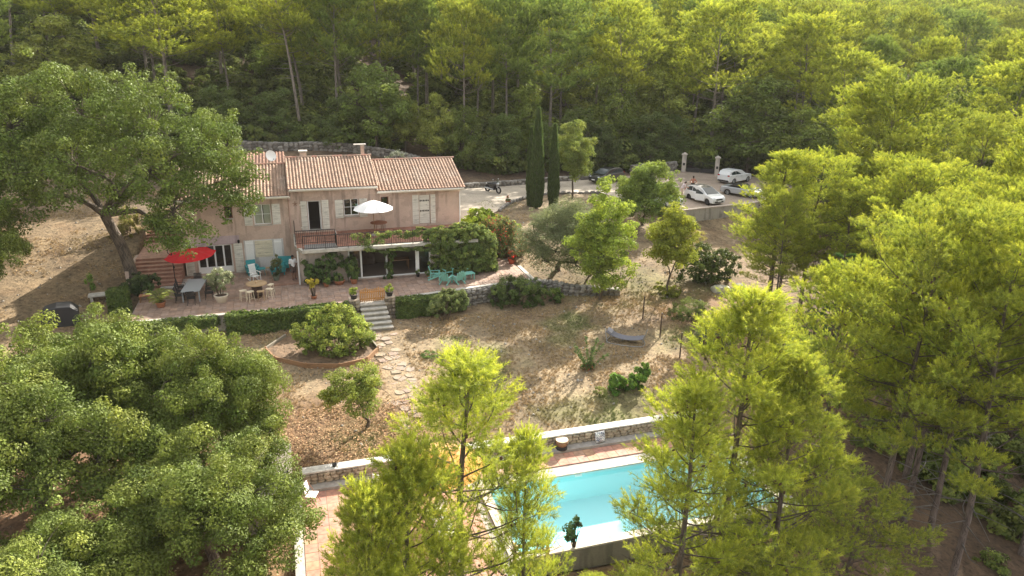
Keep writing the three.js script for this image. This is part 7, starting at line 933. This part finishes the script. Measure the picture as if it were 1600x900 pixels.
pot('potted_plant', 'small black pot at the foot of the right door post', [15.95, 0.003, 4.45], 0.14, 0.24, mats.black, bushGeo(449, [[0, 0.14, 0, 0.14, 0.16]], { n: 200, len: 0.1, col: G8, tip: GT }));
pot('potted_plant', 'small red pot beside the door post at the start of the ivy wall', [16.7, 0.003, 4.75], 0.18, 0.22, mats.terra, bushGeo(450, [[0, 0.15, 0, 0.22, 0.2]], { n: 300, len: 0.12, col: G8, tip: GT }));
pot('potted_geranium', 'red pot with red flowering plant at the far right corner of the terrace', [23.5, 0.003, 3.0], 0.28, 0.42, std(0.55, 0.12, 0.06), bushGeo(451, [[0, 0.3, 0, 0.42, 0.36], [0.4, 0.35, 0, 0.3, 0.3]], { n: 1000, len: 0.14, col: [0.1, 0.1, 0.04], tip: [0.2, 0.18, 0.06], flower: [0.5, 0.04, 0.03], nf: 0.18 }));
pot('potted_plant', 'dark pot with small shrub by the foot of the garden staircase', [-1.9, 0.003, 4.3], 0.24, 0.3, std(0.3, 0.3, 0.32), bushGeo(452, [[0, 0.3, 0, 0.3, 0.3]], { n: 600, len: 0.13, col: [0.04, 0.07, 0.02], tip: [0.1, 0.14, 0.04] }));
pot('hanging_flowers', 'terracotta planter with red flowers on the roof side of the drive bed', [27.6, H(27.6, -11.4), -11.4], 0.25, 0.3, mats.terra, bushGeo(453, [[0, 0.2, 0, 0.26, 0.22]], { n: 350, len: 0.13, col: [0.1, 0.12, 0.04], tip: [0.2, 0.2, 0.06], flower: [0.6, 0.05, 0.08], nf: 0.15 }));
bush('green_patch', 'small patch of green weeds on the dry lawn beside the path', 'weed patch', [14.7, -1.44, 15.4], 0, bushGeo(454, [[0, 0.08, 0, 0.55, 0.14], [0.5, 0.06, 0.4, 0.4, 0.12]], { n: 1500, len: 0.09, asp: 0.4, col: [0.09, 0.14, 0.04], tip: [0.16, 0.22, 0.06], twig: false }));
// ------------------------------------------------------------------ the woods
{
  const R = rng(501), far = { limbs: 24, pads: 6, tufts: 13, blades: 30, bl: 0.3, bw: 0.07, col: [0.06, 0.09, 0.02], tip: [0.31, 0.34, 0.046], rise: 0.95, padr: 1.05, pv: 0.9, dead: 8, twigs: 16, shoot: 0.75, spread: 0.9, sprig: 0.5, r0: 0.2, bark: [0.34, 0.29, 0.25] };
  const FP = [[UMB, 0.5, 4.6, 15], [DOME, 0.42, 4.8, 15], [UMB, 0.6, 5.0, 16], [DOME, 0.5, 4.2, 15], [UMB, 0.55, 4.4, 14]].map(([pf, cb, r, h], i) => pine(511 + i, { ...far, prof: pf, cb, R: r, h, lean: [0.5, 0.2, -0.4, 0.3, -0.2][i] }));
  const lob = (s) => { const r = rng(s), o = []; for (let k = 0; k < 11; k++) { const a = k * 2.4, t = k / 11; o.push([cos(a) * (2.6 - 1.9 * t * t) * (0.6 + 0.5 * r()), 2.2 + 6.8 * t * (0.85 + 0.2 * r()), sin(a) * (2.6 - 1.9 * t * t) * (0.6 + 0.5 * r()), 1.9 - 0.75 * t]); } return o; };
  const FB = [521, 522, 523, 524].map((s, i) => broadleaf(s, { fork: [0, 2.4, 0], r0: 0.18, clumps: 210, per: 62, len: 0.3, cr: 0.72, col: [[0.09, 0.125, 0.026], [0.11, 0.15, 0.026], [0.07, 0.1, 0.024], [0.13, 0.15, 0.03]][i], tip: [[0.15, 0.18, 0.04], [0.22, 0.25, 0.04], [0.11, 0.135, 0.035], [0.22, 0.23, 0.05]][i], lobes: lob(s) }));
  const placed = [], first = {};
  const region = (x, z) => x < 24 ? 'behind the house' : x < 62 ? 'behind the driveway' : 'up the right hillside';
  const put = (kind, i, x, z, h, wid, label, group) => {
    const vr = kind === 'leaf' ? R() * 0.85 : R(), tint = vr < (kind === 'leaf' ? 0.5 : 0.35) ? 0 : vr < 0.71 ? 1 : 2, deep = hypot(x - 7.44, z - 54.18) > 118 ? 'deep in the wood ' : 'near the edge of the wood ', P = kind === 'pine' ? FP[i] : FB[i], baseH = kind === 'pine' ? FP_H[i] : 10.2, key = kind + i, pos = [x, H(x, z) - 0.1, z], turn = R() * 6.28, sc = [h / baseH * wid, h / baseH, h / baseH * wid];
    const lb = label ?? (kind === 'pine' ? ['golden green', 'mid green', 'dull olive'][tint] + (i === 0 || i === 2 || i === 4 ? ' flat topped pine ' : ' round topped pine ') : ['pale', 'plain', 'deep'][tint] + [' green leafy tree ', ' lime green leafy tree ', ' dark leafy tree ', ' yellowish leafy tree '][i]) + deep + region(x, z), gr = label ? undefined : lb.replace(' pine ', ' pines ').replace(' tree ', ' trees ');
    let t; if (!first[key]) { t = first[key] = plantTree(kind === 'pine' ? 'pine_tree' : 'leafy_tree', lb, 'tree', P, kind === 'pine' ? mats.pineFar : mats.leaf, pos, turn, sc, gr); } else { t = copy(first[key], pos, turn, lb, sc); delete t.userData.group; if (gr) t.userData.group = gr; }
    const cr = t.children.find((q) => q.name === 'crown'); cr.material = kind === 'pine' ? (vr < 0.35 ? mats.pineFarLime : vr < 0.72 ? mats.pineFar : mats.pineFarOlive) : tint === 0 ? mats.leafPale : tint === 1 ? mats.leaf : mats.leafDeep;
    placed.push([x, z]);
  };
  const FP_H = [15, 15, 16, 15, 14];
  put('pine', 2, 9.6, -35.6, 18.6, 0.95, 'tall pine with a long bare leaning trunk behind the stone wall'); scene.children[scene.children.length - 1].rotation.set(0, 0.6, 0.09); put('pine', 1, -4.8, -40.3, 15.6, 1.5, 'wide golden crowned pine above the great oak'); put('pine', 2, -16.6, -51.1, 13.8, 1.2, 'pine with a bare pale trunk at the upper left'); put('pine', 0, -21.9, -38.4, 14.0, 1.0, 'pine in the top left corner');
  const hand = [[0, 1.4, -46.9, 12.4, 1.05], [3, 13.8, -37.0, 15.6, 1.0], [1, 19.7, -40.9, 16.6, 1.15], [4, 24.0, -38.8, 13.8, 0.85], [3, 27.8, -30.5, 15.4, 0.85], [4, 33.8, -32.6, 15.8, 0.85], [1, 40.0, -33.9, 16.4, 1.2], [0, 50.4, -34.8, 16.0, 1.1], [1, 62.1, -31.4, 17.2, 1.2], [4, 81, -39.3, 16.6, 0.95], [0, 94.8, -45.8, 17.0, 0.95], [3, 83.4, -27.2, 14.2, 0.7], [2, 115.1, -56.3, 17.0, 0.85], [0, 131.5, -56.6, 16.8, 1.15], [4, 107.3, -28.1, 15.0, 0.85], [3, 104.2, -37.1, 14.6, 0.8], [1, 89.7, -58.9, 18.0, 1.0], [0, 70.2, -54.1, 18.0, 1.05], [2, 55, -53.9, 17.8, 1.0], [4, 36.7, -49.1, 16.0, 1.1], [1, 30.9, -57.2, 14.8, 1.05]];
  const HL = { 1: 'pine standing over the right shoulder of the great oak', 2: 'pine rising above the left half of the middle roof', 3: 'full pine rising above the chimney in the middle of the roof', 4: 'pine rising above the white oleander behind the right roof', 5: 'slim pine above the right gable of the house', 6: 'slim pine just left of the cypresses at the back', 7: 'big rounded pine directly above the two cypresses', 8: 'pine above the bushy tree that hides the hatchback', 9: 'large spreading pine above the driveway gate pillars' };
  hand.forEach(([i, x, z, h, w], k) => put('pine', i, x, z, h, w, HL[k + 1]));
  const HANDLEAF = [[1, 66.9, -17.9, 9.6, 1.25], [3, 55.3, -34.0, 12.0, 1.15], [1, 48.4, -33.0, 11.4, 1.0], [0, 82.5, -29.6, 12.0, 1.05], [1, 87, -24.7, 12.0, 1.15], [3, 90.2, -20, 11.6, 1.2], [0, 100.7, -23.7, 12.8, 1.1], [3, 24.4, -29.0, 8.4, 0.9], [2, 44.1, -27.4, 6.6, 1.1], [2, 55.2, -29.2, 7.0, 1.2], [3, 21.1, -31.4, 7.4, 1.0], [2, 14.0, -33.6, 6.6, 1.3], [2, 6.6, -35.2, 6.6, 1.3], [2, 1.0, -34.6, 7.0, 1.3], [0, 69.9, -14.2, 8.4, 1.1], [3, 67.0, -7.6, 8.0, 1.1], [1, 75.2, -12.5, 11, 1.1], [0, 27.0, -28.2, 8.0, 0.9], [2, 31.6, -27.2, 7.4, 1.0], [2, 37.0, -26.6, 6.8, 1.1], [0, 41.0, -28.0, 8.6, 0.9], [1, 35.4, -29.8, 10, 0.8], [2, 50.8, -28.4, 7.6, 1.1], [0, 80, -8.6, 11.4, 1.1]];
  put('leaf', 1, 63.7, -24.6, 12.6, 1.35, 'big bright green leafy tree behind the right gate pillar and the crossover'); put('leaf', 0, 18.0, -31.6, 11.4, 1.1, 'tall leafy tree rising behind the middle of the stone wall');
  for (const [i, x, z, h, w] of HANDLEAF) put('leaf', i, x, z, h, w);
  // fill: random trees kept apart, nearer ones first
  const cx = 7.44, cz = 54.18, ya = 17.5 * PI / 180; let tries = 0;
  while (placed.length < 285 && tries++ < 16000) {
    const d = 82 + 130 * R() ** 1.25, s = (R() * 1.5 - 0.75) * d, x = cx + Math.sin(ya) * d + cos(ya) * s, z = cz - cos(ya) * d + Math.sin(ya) * s;
    if (forestAt(x, z) < 0.9 || (x < 64 && z > -29 && x > 20) || (x > 47 && x < 66 && z > -22)) continue; const gap = d < 112 ? 6.6 : 5.6 + 0.01 * (d - 80); let ok = true; for (const q of placed) if (hypot(q[0] - x, q[1] - z) < gap) { ok = false; break; } if (!ok) continue;
    const pin = R() < (d < 110 ? 0.66 : 0.8); put(pin ? 'pine' : 'leaf', floor(R() * (pin ? 5 : 4)), x, z, pin ? 12.5 + 4 * R() : 8 + 4 * R(), 1.05 + 0.4 * R());
  }
  // right-hand slope between the parking and the near pines
  for (let k = 0, n = 0; k < 4000 && n < 34; k++) { const x = 50 + 60 * R(), z = -10 + 38 * R(); if (x + z * 0.5 < 58 || (x < 58 && z < 2)) continue; let ok = true; for (const q of placed) if (hypot(q[0] - x, q[1] - z) < 5.4) { ok = false; break; } if (!ok) continue; n++; const pin = R() < 0.62; put(pin ? 'pine' : 'leaf', floor(R() * (pin ? 5 : 4)), x, z, pin ? 11.5 + 3 * R() : 8 + 3 * R(), 0.9 + 0.4 * R()); }
  // beyond: one mass of trees
  const mass = (name, g, m, list, label) => { const o = new THREE.InstancedMesh(g, m, list.length); list.forEach(([x, z, s, a, c], i) => { o.setMatrixAt(i, M4(x, H(x, z) - 0.2, z, 0, a, 0, s * 1.05, s, s * 1.05)); o.setColorAt(i, new THREE.Color(c, c * (0.96 + 0.08 * R()), c)); }); o.name = name; o.castShadow = o.receiveShadow = true; scene.add(o); tag(o, label, null, null, 'stuff'); };
  const farP = pine(531, { ...far, limbs: 18, pads: 3, tufts: 8, blades: 16, bl: 0.55, bw: 0.13, prof: DOME, cb: 0.4, R: 4.4, h: 15, dead: 0, twigs: 0, padr: 1.3, sprig: 0.7 }), listP = [], listB = [];
  for (let i = -75; i < 75; i++) for (let j = 0; j < 62; j++) { const st = 8.2, d = 192 + j * st * (1 + 0.004 * j), s = (i + (j % 2) * 0.5) * st * 1.05 + (R() - 0.5) * 4.5, dd = d + (R() - 0.5) * 4.5, x = cx + Math.sin(ya) * dd + cos(ya) * s, z = cz - cos(ya) * dd + Math.sin(ya) * s; if (z > 30 || abs(s) > dd * 0.85 || R() < 0.05) continue; (R() < 0.74 ? listP : listB).push([x, z, 0.65 + 0.55 * R(), R() * 6.28, 0.55 + 0.75 * R()]); }
  mass('far_pine_wood', farP.crown, mats.pineFar, listP, 'distant pine wood fading into the haze'); mass('far_leafy_wood', FB[1].crown, mats.leaf, listB, 'distant leafy trees mixed into the pine wood');
  // undergrowth on the forest floor
  const ug = bushGeo(541, [[0, 0.6, 0, 1.0, 0.8], [0.8, 0.4, 0.3, 0.7, 0.6], [-0.6, 0.5, 0.4, 0.7, 0.6]], { n: 1300, len: 0.24, col: [0.075, 0.1, 0.022], tip: [0.17, 0.2, 0.045], twig: false }), ul = [];
  for (let k = 0; k < 20000 && ul.length < 2200; k++) { const d = 74 + 90 * R() ** 1.5, s = (R() * 1.6 - 0.8) * d, x = cx + Math.sin(ya) * d + cos(ya) * s, z = cz - cos(ya) * d + Math.sin(ya) * s; if (forestAt(x, z) < 0.97 || (x < 64 && z > -27 && x > 20)) continue; ul.push([x, z, 0.8 + 1.9 * R() * R() + 0.3 * R(), R() * 6, 0.7 + 0.5 * R()]); }
  for (let k = 0; k < 1500 && ul.length < 2450; k++) { const x = 34 + 34 * R(), z = 4 + 36 * R(); if (forestAt(x, z) < 0.9 || x + z < 62) continue; ul.push([x, z, 0.5 + 0.8 * R(), R() * 6, 0.7 + 0.5 * R()]); }
  mass('undergrowth', ug.crown, mats.leaf, ul, 'dark undergrowth on the forest floor');
}
{ // dry grass on lawn and slope
  const R = rng(601), L = new Leaves(200); for (let k = 0; k < 13; k++) L.blade(gauss(R) * 0.05, 0, gauss(R) * 0.05, gauss(R) * 0.9, 0.8, gauss(R) * 0.9, 0.09 + 0.07 * R(), 0.014, R, [1, 1, 1]);
  const g = L.geo(), list = [];
  for (let k = 0; k < 90000 && list.length < 26000; k++) {
    let x, z; if (R() < 0.68) { x = -2 + 34 * R(); z = 9.5 + 16 * R(); } else if (R() < 0.6) { x = -16 + 13 * R(); z = -16 + 26 * R(); } else { x = 24 + 16 * R(); z = -12 + 24 * R(); }
    if (dug(x, z) !== null || forestAt(x, z) > 0.3 || inPoly([[6.6, 10.6], [5.4, 12.2], [5.9, 13.6], [7.6, 15], [9.4, 15.6], [11, 15.2], [11.8, 13.9], [10.6, 11.4]], x, z) || (abs(x - 12.5) < 0.85 && z > 9 && z < 25) || (x < 24 && z < 9.6 && x > -3)) continue;
    if (fbm(x * 0.5 + 7, z * 0.5 + 3, 3) < 0.36 + 0.2 * R()) continue; list.push([x, z]);
  }
  const o = new THREE.InstancedMesh(g, std(1, 1, 1, { rough: 1, side: THREE.DoubleSide, flatShading: true }), list.length);
  list.forEach(([x, z], i) => { o.setMatrixAt(i, M4(x, H(x, z) - 0.01, z, 0, R() * 6, 0, 0.7 + 0.8 * R())); const gr = smooth(0.5, 0.75, fbm(x * 0.3 + 5, z * 0.3 + 11, 3)) * (x > 8 ? 1 : 0.2), b = 0.7 + 0.6 * R(); o.setColorAt(i, new THREE.Color().setRGB(mix(0.46, 0.22, gr) * b, mix(0.34, 0.25, gr) * b, mix(0.19, 0.09, gr) * b)); });
  o.name = 'dry_grass'; o.castShadow = o.receiveShadow = true; scene.add(o); tag(o, 'short straw coloured dry grass on the lawn and slope', null, null, 'stuff');
}
{ // fallen leaves and pebbles
  const R = rng(602), L = new Leaves(20); L.leaf(0, 0.01, 0, 0, 1, 0, 0.085, 0.05, rng(3), [1, 1, 1]); const g = L.geo(), spots = [];
  for (let k = 0; k < 60000 && spots.length < 15000; k++) { const q = R(), x = q < 0.5 ? -2 + 36 * R() : q < 0.75 ? 5 + 9 * R() : -8 + 16 * R(), z = q < 0.5 ? 9.5 + 16 * R() : q < 0.75 ? 20 + 5 * R() : 20 + 16 * R(); if (dug(x, z) !== null || (q < 0.5 && fbm(x * 0.4 + 70, z * 0.4 + 9, 3) < 0.52)) continue; spots.push([x, z]); }
  const o = new THREE.InstancedMesh(g, std(1, 1, 1, { rough: 1, side: THREE.DoubleSide, flatShading: true }), spots.length); spots.forEach(([x, z], i) => { o.setMatrixAt(i, M4(x, H(x, z) + 0.045 + 0.03 * R(), z, gauss(R) * 0.5, R() * 6, gauss(R) * 0.5, 0.7 + 0.9 * R())); const b = 0.5 + 0.8 * R(), w = R(); o.setColorAt(i, new THREE.Color().setRGB(mix(0.38, 0.5, w) * b, mix(0.2, 0.36, w) * b, mix(0.1, 0.2, w) * b)); }); o.name = 'fallen_leaves'; scene.add(o); tag(o, 'dry brown fallen leaves scattered on the lawn and mulch', null, null, 'stuff');
  const ps = []; for (let k = 0; k < 9000 && ps.length < 1400; k++) { const x = -10 + 50 * R(), z = -10 + 36 * R(); if (dug(x, z) !== null || (x < 24 && x > -3 && z < 9.4) || forestAt(x, z) > 0.5 || (x > 24 && z < -5)) continue; ps.push([x, z]); }
  const p = new THREE.InstancedMesh(LOWROCKS[1], std(1, 1, 1, { map: T.stone, vc: false }), ps.length); ps.forEach(([x, z], i) => { const s = 0.05 + 0.13 * R() ** 3; p.setMatrixAt(i, M4(x, H(x, z) + 0.02, z, R(), R() * 6, R(), s, s * 0.6, s)); const b = 0.3 + 0.3 * R(); p.setColorAt(i, new THREE.Color().setRGB(b, b * 0.92, b * 0.8)); }); p.name = 'pebbles'; scene.add(p); tag(p, 'small pale pebbles scattered over the dry ground', null, null, 'stuff');
}
scene.traverse((o) => { if (o.isMesh && !o.isSky) o.castShadow = o.receiveShadow = true; });
renderer.render(scene, camera);
